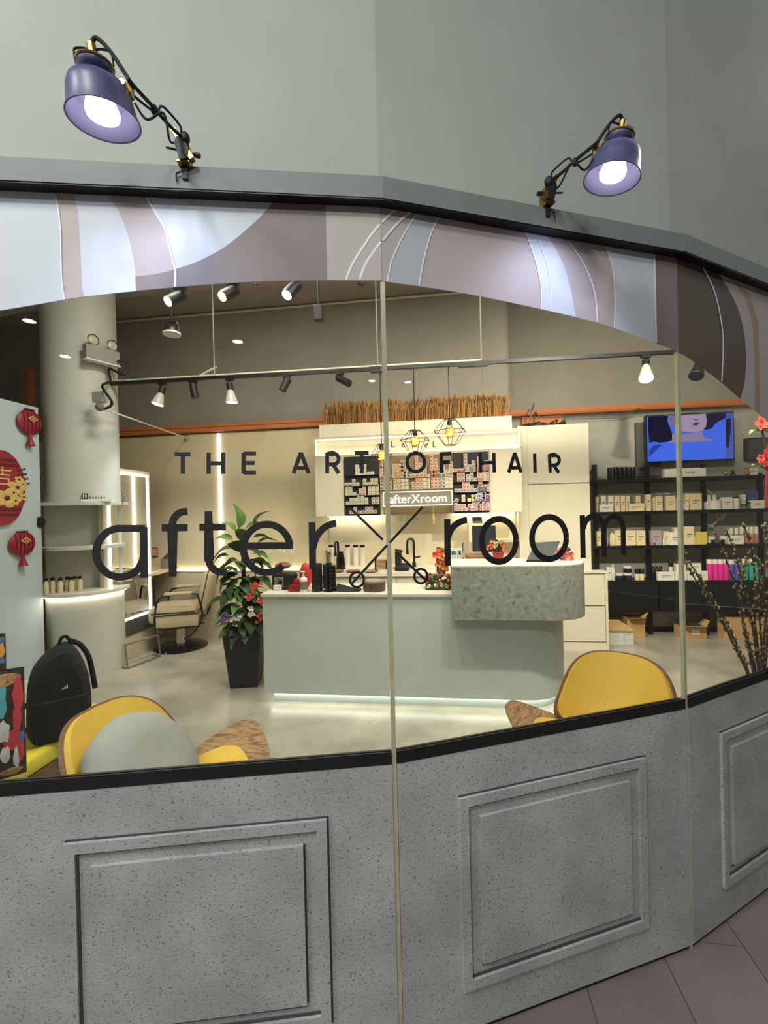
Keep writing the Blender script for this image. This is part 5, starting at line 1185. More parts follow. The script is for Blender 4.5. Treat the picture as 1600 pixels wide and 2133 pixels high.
part('seat_piping', MB().tube([(-.2, -.242, .44), (.24, -.242, .44), (.282, -.2, .44), (.282, .2, .44), (.24, .242, .44), (-.2, .242, .44)], .006, 6), m_pipe2, ch, True)
bk = MB().rbox(-.055, .055, -.22, .22, 0, .46, .05, 4); bk.xf(Matrix.Translation((-.24, 0, .42)) @ Matrix.Rotation(R_(-13), 4, 'Y'))
part('backrest', bk, m_seat, ch, True)
part('back_piping', MB().tube(smooth_line([Matrix.Translation((-.24, 0, .42)) @ Matrix.Rotation(R_(-13), 4, 'Y') @ Vector(p) for p in ((.0, -.221, .03), (.0, -.221, .38), (.0, -.18, .46), (.0, .18, .46), (.0, .221, .38), (.0, .221, .03))], 5), .006, 6), m_pipe2, ch, True)
for s in (-1, 1):
    y = s*.275
    part('arm_frame', MB().tube(smooth_line([(-.26, y, .34), (-.28, y, .42), (-.25, y, .58), (-.2, y, .64), (.1, y, .63), (.17, y, .58), (.2, y, .42), (.19, y, .32), (.12, y, .27), (-.1, y, .285), (-.22, y, .29), (-.26, y, .34)], 5), .011, 8), m_black, ch, True)
    part('arm_pad', cushion(-.18, .1, y-.025, y+.025, .635, .67, .012), m_seat, ch, True)
    part('side_panel', MB().rbox(-.24, .19, y-.022, y+.018, .29, .43, .015, 2), m_seat, ch, True)
    part('side_piping', MB().tube([(-.25, y+s*.022, .435), (.19, y+s*.022, .425)], .007, 6), m_pipe2, ch, True)

# ================================================================== TALL POTTED PLANT
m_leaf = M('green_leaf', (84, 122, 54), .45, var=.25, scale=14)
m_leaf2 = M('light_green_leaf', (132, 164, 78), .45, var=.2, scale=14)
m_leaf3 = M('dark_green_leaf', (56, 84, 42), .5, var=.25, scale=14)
m_stem = M('brown_stem', (70, 54, 36), .8)
m_soil = M('dark_soil', (46, 36, 28), .95)
def leaf_mesh(name, mat, L_=1.0, W_=.5):
    n = 7; vs = []; fs = []
    for i in range(n):
        t = i/(n-1); w_ = W_*(math.sin(math.pi*t**.72))**.9*.5+.004; z = .16*math.sin(math.pi*t*.9)-.12*t*t
        for s in (-1, 0, 1): vs.append((s*w_, t*L_, z+(abs(s)*w_*.35)))
    for i in range(n-1):
        for s in (0, 1): a = i*3+s; fs.append((a, a+1, a+4, a+3))
    me = mesh(name, MB().add(vs, fs), mat, smooth=True); return me
LEAVES = [leaf_mesh('leaf', m_leaf, 1, .52), leaf_mesh('leaf', m_leaf2, 1, .48), leaf_mesh('leaf', m_leaf3, 1, .6)]
def add_leaf(par, base, direction, size, k, roll=0.0):
    d = Vector(direction).normalized(); up = Vector((0, 0, 1)); s = d.cross(up)
    if s.length < 1e-3: s = Vector((1, 0, 0))
    s.normalize(); n = s.cross(d); mt = Matrix((s, d, n)).transposed().to_4x4() @ Matrix.Rotation(roll, 4, 'Y')
    o = bpy.data.objects.new('leaf', LEAVES[k]); C.objects.link(o); o.parent = par
    o.matrix_local = Matrix.Translation(Vector(base)-ORG[par]) @ mt @ Matrix.Diagonal((size, size, size, 1))
    return o
# planter: tapered square pot standing left of the counter
pc = PZ(508, 1428); pz = PY(508, 1318, pc.y).z; py_ = pc.y+.06
pt = T('potted_plant', 'tall leafy plant with flowers in a tapered black planter', 'plant', (pc.x, py_, 0))
ht = .158; hb = .115
def sq(h, z): return [(pc.x-h, py_-h, z), (pc.x+h, py_-h, z), (pc.x+h, py_+h, z), (pc.x-h, py_+h, z)]
mb = MB(); mb.add(sq(hb, .0005)+sq(ht, pz)+sq(ht-.02, pz)+sq(ht-.025, pz-.03), [(3, 2, 1, 0)]+[(i, (i+1) % 4, 4+(i+1) % 4, 4+i) for i in range(4)]+[(4+i, 4+(i+1) % 4, 8+(i+1) % 4, 8+i) for i in range(4)]+[(8+i, 8+(i+1) % 4, 12+(i+1) % 4, 12+i) for i in range(4)]+[(12, 13, 14, 15)])
mb.xf(Matrix.Translation((pc.x, py_, 0)) @ Matrix.Rotation(R_(12), 4, 'Z') @ Matrix.Translation((-pc.x, -py_, 0)))
part('planter', mb, m_blackmat, pt); part('soil', MB().box(pc.x-.11, pc.x+.11, py_-.11, py_+.11, pz-.035, pz-.02), m_soil, pt)
sx = PY(508, 1200, py_).x; ptop = PY(508, 1110, py_).z
part('moss_pole', MB().cyl((sx, py_, pz-.03), (sx, py_, ptop-.1), .022, .018, 10), m_stem, pt, True)
rnd = random.Random(21)
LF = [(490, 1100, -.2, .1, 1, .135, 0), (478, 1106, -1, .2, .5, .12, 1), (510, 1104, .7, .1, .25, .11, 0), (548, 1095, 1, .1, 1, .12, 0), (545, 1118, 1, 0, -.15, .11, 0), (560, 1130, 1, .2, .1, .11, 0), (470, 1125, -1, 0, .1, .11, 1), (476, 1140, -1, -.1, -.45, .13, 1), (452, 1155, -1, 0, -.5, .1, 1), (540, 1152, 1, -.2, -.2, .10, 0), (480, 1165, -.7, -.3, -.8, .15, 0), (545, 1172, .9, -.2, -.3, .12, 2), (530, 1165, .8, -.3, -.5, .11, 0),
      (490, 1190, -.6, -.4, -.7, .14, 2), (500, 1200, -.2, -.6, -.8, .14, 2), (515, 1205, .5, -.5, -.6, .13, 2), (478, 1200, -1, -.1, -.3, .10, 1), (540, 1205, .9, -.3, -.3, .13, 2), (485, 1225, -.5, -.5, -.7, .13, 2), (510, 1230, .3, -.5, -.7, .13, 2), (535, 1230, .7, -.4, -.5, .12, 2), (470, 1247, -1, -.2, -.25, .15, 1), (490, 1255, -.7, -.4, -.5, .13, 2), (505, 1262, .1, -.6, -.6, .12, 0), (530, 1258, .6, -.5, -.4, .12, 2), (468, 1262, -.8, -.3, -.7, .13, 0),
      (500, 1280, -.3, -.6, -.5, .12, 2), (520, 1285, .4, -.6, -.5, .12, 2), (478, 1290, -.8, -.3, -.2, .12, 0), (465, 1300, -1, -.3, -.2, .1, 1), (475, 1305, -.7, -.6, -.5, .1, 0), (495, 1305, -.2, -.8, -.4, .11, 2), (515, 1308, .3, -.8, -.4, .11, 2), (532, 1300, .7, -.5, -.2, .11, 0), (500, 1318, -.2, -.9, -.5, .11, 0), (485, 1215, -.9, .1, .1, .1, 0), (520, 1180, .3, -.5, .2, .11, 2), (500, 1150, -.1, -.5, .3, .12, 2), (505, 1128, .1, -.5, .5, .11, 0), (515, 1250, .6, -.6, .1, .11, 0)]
for (x, y, dx, dy, dz, s, k) in LF:
    b = PY(x, y, py_-.03+rnd.uniform(-.05, .03)); b = b*.55+Vector((sx, py_, b.z-.02))*.45
    add_leaf(pt, b, (dx, dy, dz), s*1.75, k, rnd.uniform(-.5, .5))
for i in range(44):
    z = rnd.uniform(pz+.03, ptop-.12); a = rnd.uniform(math.pi, 2*math.pi); b = Vector((sx+.05*math.cos(a), py_+.05*math.sin(a), z))
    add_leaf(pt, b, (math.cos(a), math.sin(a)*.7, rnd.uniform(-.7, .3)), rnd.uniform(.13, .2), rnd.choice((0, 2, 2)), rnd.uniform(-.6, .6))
def flower_cluster(par, c, r, n, mat, name='flowers', seed=1, pr=.016):
    rr_ = random.Random(seed); mb = MB()
    for i in range(n):
        p = Vector(c)+Vector((rr_.gauss(0, r), rr_.gauss(0, r), rr_.gauss(0, r)))
        for k in range(5):
            a = k*1.257+i; d = Vector((math.cos(a), -.4, math.sin(a))).normalized()*pr
            s = Vector((-math.sin(a), 0, math.cos(a)))*pr*.5
            mb.add([p, p+d*.6+s, p+d*1.2, p+d*.6-s], [(0, 1, 2, 3)])
    return part(name, mb, mat, par)
m_red = M('coral_petals', (226, 92, 70), .6, var=.15); m_vio = M('violet_petals', (112, 90, 150), .6, var=.2); m_wht = M('white_petals', (232, 226, 214), .6); m_org = M('orange_petals', (226, 128, 66), .6, var=.2)
for (x, y, m, sd_) in ((535, 1215, m_red, 2), (522, 1240, m_red, 3), (542, 1250, m_red, 4), (545, 1285, m_red, 5), (530, 1222, m_red, 7)): flower_cluster(pt, PY(x, y, py_-.2), .018, 9, m, 'flower_cluster', sd_)
flower_cluster(pt, PY(472, 1288, py_-.24), .026, 16, m_vio, 'flower_cluster', 11); flower_cluster(pt, PY(490, 1288, py_-.24), .018, 8, m_wht, 'flower_cluster', 12); flower_cluster(pt, PY(524, 1268, py_-.22), .012, 5, m_wht, 'flower_cluster', 13)

# ================================================================== THINGS ON THE COUNTER
ZC = .8665
def on_ctr(x, y, Y0): return PY(x, y, Y0)
# black machine with a clear dial
a, b = PY(566, 1200, 3.52), PY(608, 1200, 3.52); zt = PY(585, 1197, 3.52).z
t = T('coffee_grinder', 'black boxy appliance with clear round dial on the counter end', 'appliance', ((a.x+b.x)/2, 3.58, ZC))
part('body', MB().rbox(a.x, b.x, 3.52, 3.66, ZC, zt, .006), m_blackmat, t)
part('dial_plate', MB().rbox(a.x+.02, a.x+.10, 3.512, 3.522, zt-.105, zt-.02, .004), m_print, t)
part('dial', MB().lathe([(0, .014), (.03, .012), (.034, 0)], (a.x+.06, 3.512, zt-.06), (0, -1, 0), 20), m_chrome, t, True)
part('lid', MB().rbox(a.x, b.x-.03, 3.52, 3.66, zt, zt+.018, .005), m_clear, t); part('cup_tray', MB().rbox(a.x+.02, a.x+.085, 3.49, 3.525, ZC, ZC+.045, .006), m_capw, t)
# fish bowl behind the plant with coral inside, brown paper bag
q = PY(586, 1170, 3.745)
gb = T('glass_bowl', 'big round clear glass bowl on a foot behind the black appliance', 'bowl', (q.x, 3.745, ZC))
part('bowl', MB().lathe([(.02, .13), (.06, .14), (.095, .18), (.108, .23), (.1, .29), (.075, .33), (.06, .34)], (q.x, 3.745, ZC), (0, 0, 1), 28), m_clear, gb, True)
part('foot', MB().lathe([(0, 0), (.05, 0), (.05, .008), (.012, .016), (.012, .13), (0, .13)], (q.x, 3.745, ZC), (0, 0, 1), 20), m_chrome, gb, True)
m_kraft = M('brown_leather', (142, 92, 62), .6)
part('brown_filling', MB().ball((q.x+.015, 3.745, ZC+.175), (.07, .07, .03), 16, 8), m_kraft, gb, True)
# red pump bottle, red bag, white pump bottle
m_redp = M('red_plastic', (142, 22, 34), .35); m_redt = M('red_sheer_bag', (190, 60, 56), .5)
def bottle(name, label, x, y0, w_, prof, mats, Y0=3.5, cat='bottle', z0=ZC):
    p = PY(x, 1230, Y0); t = T(name, label, cat, (p.x, Y0, z0)); h = PY(x, y0, Y0).z-z0; r = w_*.5*Y0/FPX
    for nm, pr, mt in prof: part(nm, MB().lathe([(max(a*r, .0), b*h) for a, b in pr], (p.x, Y0, z0), (0, 0, 1), 20), mt, t, True)
    return t, p, h, r
bottle('red_bottle', 'dark red bottle with black pump on the counter', 618, 1196, 14, [('body', [(0, 0), (1, 0), (1, .6), (.5, .75), (0, .75)], m_redp), ('pump', [(0, .75), (.3, .75), (.3, .9), (.5, .9), (.5, 1), (0, 1)], m_black)], None)
a, b = PY(602, 1220, 3.47), PY(624, 1220, 3.47)
solo('red_case', MB().rbox(a.x, b.x, 3.44, 3.5, ZC, PY(612, 1218, 3.47).z, .008), m_redp, 'low dark red case in front of the red bottle', 'case', smooth=True)
solo('red_bag', MB().ball((PY(636, 1210, 3.62).x, 3.64, ZC+.105), (.055, .04, .105), 16, 12), m_redt, 'rounded red bag behind the white pump bottle', 'bag', smooth=True)
t, p, h, r = bottle('sanitizer_bottle', 'white pump bottle with printed label on the counter', 633, 1189, 17, [('body', [(0, 0), (.9, 0), (1, .03), (1, .58), (.8, .66), (.4, .7), (0, .7)], m_capw), ('pump', [(0, .7), (.35, .7), (.35, .8), (.15, .8), (.15, .92), (0, .92)], m_capw)], None, 3.45)
part('nozzle', MB().cyl((p.x-.022, 3.45, ZC+h*.95), (p.x+.012, 3.45, ZC+h*.95), .007), m_capw, t, True); part('label', MB().lathe([(r*1.01, h*.12), (r*1.01, h*.5)], (p.x, 3.45, ZC), (0, 0, 1), 20, ), m_print, t, True)
bottle('black_canister', 'tall black cylinder canister on the counter', 661, 1173, 23, [('body', [(0, 0), (.98, 0), (1, .01), (1, .97), (.95, .99), (0, 1)], m_blackmat)], None, 3.47, 'canister')
# capsule tower: rack with rows of capsules
p = PY(687, 1230, 3.48); h = PY(687, 1172, 3.48).z-ZC
ct = T('capsule_tower', 'black tower rack packed with coffee capsules', 'capsule rack', (p.x, 3.48, ZC))
part('post', MB().box(p.x-.022, p.x+.022, 3.46, 3.50, ZC, ZC+h), m_black, ct); part('foot', MB().cyl((p.x, 3.48, ZC), (p.x, 3.48, ZC+.008), .055, .055, 24), m_black, ct, True)
cm = mesh('capsule', MB().lathe([(0, -.004), (.017, -.004), (.018, 0), (.014, .022), (0, .026)], (0, 0, 0), (0, 0, 1), 12), m_black2, smooth=True)
n = 7
for k in range(n):
    for j, (dx, dy, rx, rz) in enumerate(((-.014, -.026, R_(90), 0), (.02, -.026, R_(90), 0), (.03, .0, R_(90), R_(90)), (-.03, .0, R_(90), R_(-90)))):
        o = bpy.data.objects.new('capsule', cm); C.objects.link(o); o.parent = ct; o.location = (dx, dy, .025+k*(h-.03)/n+.008*(j % 2)); o.rotation_euler = (rx, 0, rz)
# crumpled black cloth, brown round tin
q = PY(712, 1232, 3.5); mb = MB(); rnd = random.Random(4)
g = 9
vs = [(q.x-.035+.19*i/(g-1), 3.44+.12*j/(g-1), ZC+.002+max(0, (.045*(1-i/(g-1))*math.sin(math.pi*j/(g-1))+rnd.uniform(0, .012)))) for j in range(g) for i in range(g)]
mb.add(vs, [(j*g+i, j*g+i+1, (j+1)*g+i+1, (j+1)*g+i) for j in range(g-1) for i in range(g-1)])
solo('black_cloth', mb, m_cable, 'crumpled black cloth trailing beside the capsule tower', 'cloth', smooth=True)
p = PY(780, 1230, 3.5); r = 24*3.5/FPX
bt = T('round_tin', 'round dark brown tin with a pale lid on the counter', 'tin', (p.x, 3.5, ZC)); m_brown = M('dark_brown_tin', (84, 66, 60), .4)
part('body', MB().lathe([(0, 0), (r*.93, 0), (r, .012), (r*1.0, .06), (r*.95, .075), (0, .075)], (p.x, 3.5, ZC), (0, 0, 1), 32), m_brown, bt, True)
part('lid', MB().lathe([(r*.97, .068), (r*.97, .082), (r*.9, .086), (r*.88, .08), (0, .08)], (p.x, 3.5, ZC), (0, 0, 1), 32), M('taupe_lid', (150, 134, 118), .5), bt, True)
part('tag', MB().box(p.x-.02, p.x-.003, 3.5-r-.003, 3.5-r+.004, ZC+.05, ZC+.066), m_brass, bt)
# flower box and flower vase left of the terrazzo block
a, b = PY(886, 1215, 3.5), PY(939, 1215, 3.5); fz1 = PY(912, 1196, 3.5).z
fb = T('flower_box', 'dark box crowded with small pink, white and green flowers', 'flower box', ((a.x+b.x)/2, 3.56, ZC))
part('box', MB().box(a.x, b.x, 3.52, 3.66, ZC, fz1-.02), m_leaf3, fb)
for i, (m, n_) in enumerate(((m_red, 14), (m_wht, 12), (M('pale_green_bud', (158, 166, 110), .6), 14), (M('rose_petals', (150, 62, 66), .6), 16), (m_leaf3, 30))):
    rr_ = random.Random(40+i); mb = MB()
    for k in range(n_):
        c = Vector((rr_.uniform(a.x+.01, b.x-.01), 3.512+rr_.uniform(-.008, .01), rr_.uniform(ZC+.02, fz1))); mb.ball(c, rr_.uniform(.008, .014), 7, 5)
    part('blossoms', mb, m, fb)
q = PY(922, 1170, 3.64)
fv = T('orange_bouquet', 'orange and yellow bouquet behind the dark flower box', 'flowers', (q.x, 3.64+.1, ZC))
part('vase', MB().lathe([(0, 0), (.04, 0), (.045, .1), (.035, .16), (.03, .16), (.03, .02), (0, .02)], (q.x, 3.74, ZC), (0, 0, 1), 18), m_clear, fv, True)
part('stems', MB().cyl((q.x, 3.74, ZC+.02), (q.x+.01, 3.74, ZC+.3), .012, .03, 8), m_leaf, fv)
for (x, y, m, sd_, n_) in ((918, 1150, m_red, 1, 12), (928, 1158, m_wht, 2, 10), (916, 1172, m_org, 3, 14), (926, 1182, m_org, 4, 14), (908, 1156, m_red, 5, 8), (925, 1165, m_org, 6, 10)): flower_cluster(fv, PY(x, y, 3.72), .016, n_, m, 'flower_cluster', 60+sd_, .018)
bottle('dark_bottle', 'dark bottle with round stopper behind the orange bouquet', 914.5+.5, 1140, 9, [('body', [(0, 0), (1, 0), (1, .6), (.5, .75), (.45, .92), (.8, .94), (.8, 1), (0, 1)], m_black2)], None, 3.815)

# ================================================================== KITCHEN WORKTOP THINGS
ZK = .8725; YK = 4.8
def faucet(label, x, yt, w_, flip=1):
    p = PY(x, 1185, 4.9); zt = PY(x, yt, 4.9).z; t = T('kitchen_faucet', label, 'faucet', (p.x, 4.9, ZK), group='black kitchen faucets')
    ww = w_*4.9/FPX; h = zt-ZK; r = ww/2
    pts = [(p.x, 4.9, ZK), (p.x, 4.9, ZK+h-r)]+[(p.x-flip*(r-r*math.cos(math.pi*i/8)), 4.9-.03*i/8, ZK+h-r+r*math.sin(math.pi*i/8)) for i in range(1, 9)]+[(p.x-flip*ww, 4.87, ZK+h*.55)]
    part('spout', MB().tube(pts, .013, 10), m_black, t, True); part('spray_head', MB().cyl((p.x-flip*ww, 4.87, ZK+h*.46), (p.x-flip*ww, 4.87, ZK+h*.60), .018, .014, 12), m_black, t, True)
    part('base', MB().cyl((p.x, 4.9, ZK), (p.x, 4.9, ZK+.05), .024, .02, 14), m_black, t, True); part('lever', MB().cyl((p.x, 4.9, ZK+.1), (p.x+flip*.07, 4.88, ZK+.115), .009, .009, 8), m_black, t, True)
faucet('black gooseneck faucet right of the scissors', 863, 1122, 13)
faucet('black slim faucet left of the white bottles', 705.5, 1129, 4.5)
DISP = ['first', 'second', 'third', 'fourth']
for i, x in enumerate((692, 726, 743, 757)):
    t, p, h, r = bottle('dispenser_bottle', 'tall white bottle with black cap, %s along the splashback' % DISP[i], x, 1135, 11.5, [('body', [(0, 0), (1, 0), (1.05, .02), (1.05, .86), (.9, .89), (0, .89)], m_capw), ('cap', [(0, .89), (.95, .89), (.95, 1), (0, 1)], m_black)], None, 5.05, z0=ZK); t['group'] = 'white bottles on the worktop'
bottle('glass_kettle', 'clear grey kettle beside the slim faucet', 711, 1149, 21, [('body', [(0, 0), (.95, 0), (1, .1), (.9, .6), (.6, .9), (.6, 1), (.55, 1), (.8, .55), (.9, .1), (0, .03)], GLASS('smoked_glass', (170, 172, 168), .02, 1.45)), ('base', [(0, 0), (1, 0), (1, .1), (0, .12)], m_black)], None, 4.75, 'kettle', ZK)
bottle('tumbler_stack', 'dark tumbler with chrome stripes behind the capsule tower', 686, 1146, 14, [('body', [(0, 0), (.8, 0), (.85, .7), (1, .75), (1, .98), (.9, 1), (.85, .8), (0, .8)], m_chrome)], None, 4.5, 'tumbler', ZK)
a, b = PY(781, 1180, 4.7), PY(806, 1180, 4.7)
t = T('wooden_box', 'small wooden box with black ends on the worktop', 'box', ((a.x+b.x)/2, 4.75, ZK)); m_wd = WOOD('mid_wood', (120, 92, 66), (168, 140, 108), 6, (1, 10, 10))
zt = PY(793, 1167, 4.7).z; part('front', MB().box(a.x+.012, b.x-.012, 4.7, 4.82, ZK, zt), m_wd, t); part('end', MB().box(a.x, a.x+.012, 4.695, 4.825, ZK, zt+.006), m_black, t); part('end', MB().box(b.x-.012, b.x, 4.695, 4.825, ZK, zt+.006), m_black, t)
for i in range(3): solo('cup_tray', MB().lathe([(0, 0), (.05, 0), (.075, .01), (.078, .016), (.05, .012), (0, .01)], (PY((700, 735, 772)[i], 1187, 4.5).x, 4.52, ZK), (0, 0, 1), 24), m_kraft if i < 2 else m_chrome, ['dark round tray under the slim faucet', 'dark round tray before the white bottles', 'shallow steel dish beside the wooden box'][i], 'tray', smooth=True)
a, b = PY(823, 1170, 4.62), PY(834, 1170, 4.62)
t = T('coffee_machine', 'slim black coffee machine right of the glass joint', 'coffee machine', ((a.x+b.x)/2+.05, 4.68, ZK))
part('tower', MB().rbox(a.x, b.x, 4.62, 4.85, ZK, PY(828, 1149, 4.62).z, .008), m_blackmat, t); part('base', MB().rbox(a.x, b.x+.09, 4.56, 4.85, ZK, ZK+.05, .012), m_blackmat, t)
part('handle', MB().cyl((a.x-.005, 4.7, PY(828, 1148, 4.62).z+.006), (b.x+.02, 4.7, PY(828, 1148, 4.62).z-.01), .012), m_black, t, True)
# monitor, till, white printer, card reader behind the terrazzo
a, b = PY(984, 1120, 4.5), PY(1033, 1120, 4.5); z1, z0 = PY(1008, 1095, 4.5).z, PY(1008, 1150, 4.5).z
t = T('monitor', 'black monitor standing on the worktop behind the counter', 'monitor', ((a.x+b.x)/2, 4.54, ZK)); part('screen', MB().rbox(a.x, b.x, 4.5, 4.53, z0, z1, .004, 1), m_black, t); part('stand', MB().box((a.x+b.x)/2-.04, (a.x+b.x)/2+.04, 4.53, 4.55, ZK, z0+.1).rbox((a.x+b.x)/2-.1, (a.x+b.x)/2+.1, 4.48, 4.62, ZK, ZK+.012, .004, 1), m_black, t)
part('face', MB().box(a.x+.01, b.x-.01, 4.498, 4.501, z0+.012, z1-.012), M('dark_slate_screen', (46, 50, 54), .2), t)
a, b = PY(976, 1120, 4.75), PY(1030, 1120, 4.75)
t = T('water_dispenser', 'white appliance behind the black monitor', 'appliance', ((a.x+b.x)/2, 4.8, ZK)); part('body', MB().rbox(a.x, b.x, 4.76, 4.98, ZK, PY(1000, 1090, 4.75).z, .015), m_cab, t); zt = PY(1000, 1090, 4.75).z
part('top_pad', MB().obox((PY(995, 1080, 4.8).x, 4.86, zt+.03), (.1, .1, .02), Matrix.Rotation(.5, 3, 'X')), m_print, t); part('pad_foot', MB().box(PY(995, 1080, 4.8).x-.03, PY(995, 1080, 4.8).x+.03, 4.88, 4.93, zt, zt+.04), m_cab, t)
ZT = 1.0925
a, b = PY(940, 1150, 3.72), PY(955, 1150, 3.72)
m_pic = M('printed_label', (206, 206, 200), .5, var=.3, scale=70)
YB = 3.75
for (x0, x1, yt, lab, mt) in ((939, 953, 1143, 'white carton with blue picture beside the letter r', m_pic), (954, 963, 1143, 'small stacked carton with dark top beside the white carton', m_pic)):
    a, b = PY(x0, 1150, YB), PY(x1, 1150, YB); zt = PY((x0+x1)/2, yt, YB).z
    t = T('product_carton', lab, 'box', ((a.x+b.x)/2, YB+.03, ZC)); part('box', MB().rbox(a.x, b.x, YB, YB+.06, ZC, zt, .003, 1), mt, t); part('picture', MB().box(a.x+.006, b.x-.012, YB-.001, YB, zt-.05, zt-.02), m_cardb if x0 < 950 else m_black, t)
a, b = PY(970, 1155, 3.76), PY(1012, 1155, 3.76)
solo('wooden_tray', MB().rbox(a.x, b.x, 3.74, 3.82, ZC, PY(990, 1150, 3.76).z, .008), m_wd, 'dark wooden case behind the terrazzo block', 'case')
a = PY(965, 1150, 3.7); solo('card_stand', MB().box(a.x-.005, a.x+.003, 3.72, 3.73, ZC, PY(965, 1131, 3.7).z).box(a.x-.03, a.x+.03, 3.70, 3.75, ZC, ZC+.01), m_chrome, 'thin upright card stand beside the wooden case', 'stand')
# pot of flowers and tablet on the terrazzo top
q = PY(1038, 1160, 3.58)
fp = T('flower_pot', 'small pot of pink and green flowers behind the letter o', 'plant', (q.x, 3.58, ZT)); part('pot', MB().lathe([(0, 0), (.035, 0), (.045, .06), (.047, .065), (.04, .065), (.03, .01), (0, .01)], (q.x, 3.58, ZT), (0, 0, 1), 18), m_redp, fp, True)
for i in range(22):
    a = i*2.4; add_leaf(fp, (q.x+.015*math.cos(a), 3.58+.015*math.sin(a), ZT+.06+.003*i), (math.cos(a), math.sin(a), rnd.uniform(.1, 1.2)), rnd.uniform(.05, .085), rnd.choice((0, 2)), 0)
for i, (x, y, m) in enumerate(((1025, 1140, m_red), (1036, 1134, m_wht), (1050, 1142, m_red), (1030, 1130, m_org), (1044, 1128, m_red))): flower_cluster(fp, PY(x, y, 3.54), .012, 5, m, 'flower_cluster', 80+i, .012)
tb3 = T('tablet_stand', 'dark tablet leaning on a stand on the terrazzo counter', 'tablet', (PY(1135, 1160, 3.45).x, 3.45, ZT))
A_, B_, C_, D_ = PY(1096, 1158, 3.42), PY(1146, 1158, 3.42), PY(1167, 1127, 3.56), PY(1116, 1130, 3.56)
for v in (A_, B_): v.z = ZT+.006
part('screen', MB().plate([A_, B_, C_, D_], (C_-B_).cross(A_-B_).normalized()*-.01), M('slate_tablet', (64, 68, 70), .3), tb3)
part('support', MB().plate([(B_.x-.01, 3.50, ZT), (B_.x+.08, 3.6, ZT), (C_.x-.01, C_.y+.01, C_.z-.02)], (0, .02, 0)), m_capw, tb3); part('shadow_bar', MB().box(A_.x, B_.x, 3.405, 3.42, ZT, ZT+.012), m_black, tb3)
q = PY(1180, 1158, 3.45)
rb = T('red_garland', 'small heap of red and pink trinkets at the counter end', 'trinkets', (q.x, 3.45, ZT)); flower_cluster(rb, (q.x, 3.45, ZT+.062), .022, 22, M('dusky_red', (176, 84, 80), .6, var=.3), 'trinket_pile', 91, .018)
t = T('penguin_figure', 'small black and white figure at the counter end', 'figurine', (PY(1184, 1150, 3.52).x, 3.52, ZT)); q = PY(1184, 1150, 3.52)
part('body', MB().lathe([(0, 0), (.02, 0), (.026, .03), (.02, .06), (.01, .07), (0, .07)], (q.x, 3.52, ZT), (0, 0, 1), 14), m_capw, t, True); part('head', MB().ball((q.x-.005, 3.52, ZT+.078), (.022, .022, .02)), m_black2, t, True)
solo('black_ring', MB().tube([(PY(1172, 1132, 3.55).x+.022*math.cos(a/3), 3.55, ZT+.022+.022*math.sin(a/3)) for a in range(19)], .007, 6), m_black, 'small black ring standing behind the tablet', 'ring', smooth=True)

# ================================================================== NEW YEAR DECORATIONS ON THE PARTITION
m_cny = M('new_year_red', (150, 24, 44), .45, var=.2, scale=30); m_cnyd = M('new_year_dark_red', (92, 14, 30), .5, var=.2, scale=30); m_gold = M('gold_paper', (214, 178, 108), .4, var=.1, scale=30)
def on_wall(x, y, off=0.0): return PX(x, y, PXW+off)
def lantern(label, cx, cy, w_, h_):
    c = on_wall(cx, cy, .0); L0, R0 = on_wall(cx-w_/2, cy, .05), on_wall(cx+w_/2, cy, .05); ry = abs(R0.y-L0.y)/2; rz = abs(on_wall(cx, cy-h_/2, .05).z-on_wall(cx, cy+h_/2, .05).z)/2
    t = T('paper_lantern', label, 'decoration', (PXW, c.y, c.z-rz), group='red paper lanterns')
    mb = MB().ball((PXW+.028, c.y, c.z), (.026, ry, rz), 22, 12); part('body', mb, m_cny, t, True)
    for k in (-.6, -.3, 0, .3, .6): part('rib', MB().tube([(PXW+.030+.027*math.cos(R_(a))*math.sqrt(max(0, 1-k*k)), c.y+ry*k, c.z+rz*.98*math.sqrt(1-k*k)*math.sin(R_(a))) for a in range(-80, 81, 20)], .004, 5), m_cnyd, t, True)
    part('cap', MB().obox((PXW+.028, c.y, c.z+rz), (.03, ry*.7, rz*.12)), m_cnyd, t)
    s = ry*.42; part('gold_diamond', MB().plate([(PXW+.062, c.y+s*dx+.0, c.z+rz*.25+s*.6*dz) for dx, dz in ((0, 1), (1, 0), (0, -1), (-1, 0))], (.003, 0, 0)), m_gold, t)
    part('diamond_inlay', MB().plate([(PXW+.0652, c.y+s*.72*dx, c.z+rz*.25+s*.43*dz) for dx, dz in ((0, 1), (1, 0), (0, -1), (-1, 0))], (.001, 0, 0)), m_cny, t)
    part('character', text_mb('福', s*.62, (PXW+.0668, c.y, c.z+rz*.25-s*.22), (0, 1, 0), (0, 0, 1), .002, 'CENTER'), m_gold, t)
    part('tassel', MB().lathe([(.012, -rz*.9), (.014, -rz*1.25), (.03, -rz*1.75), (.036, -rz*1.9), (0, -rz*1.85)], (PXW+.03, c.y, c.z), (0, 0, 1), 14), m_cny, t, True)
lantern('red paper lantern with gold diamond near the top of the partition', 56, 880, 52, 52); lantern('red paper lantern with gold diamond lower on the partition', 41, 1132, 56, 50)
c = on_wall(0, 1016); rz = abs(on_wall(0, 938).z-on_wall(0, 1094).z)/2; ry = abs(on_wall(52, 1016, .03).y-c.y)*1.02
fm = T('round_fan_medallion', 'large red round paper medallion with gold blossoms at the left edge', 'decoration', (PXW, c.y, c.z-rz))
part('disc', MB().add([(PXW+x_, c.y+ry*math.cos(R_(a)), c.z+rz*math.sin(R_(a))) for x_ in (.001, .03) for a in range(0, 360, 9)], [list(range(40))[::-1], list(range(40, 80))]+[(i, (i+1) % 40, 40+(i+1) % 40, 40+i) for i in range(40)]), m_cny, fm)
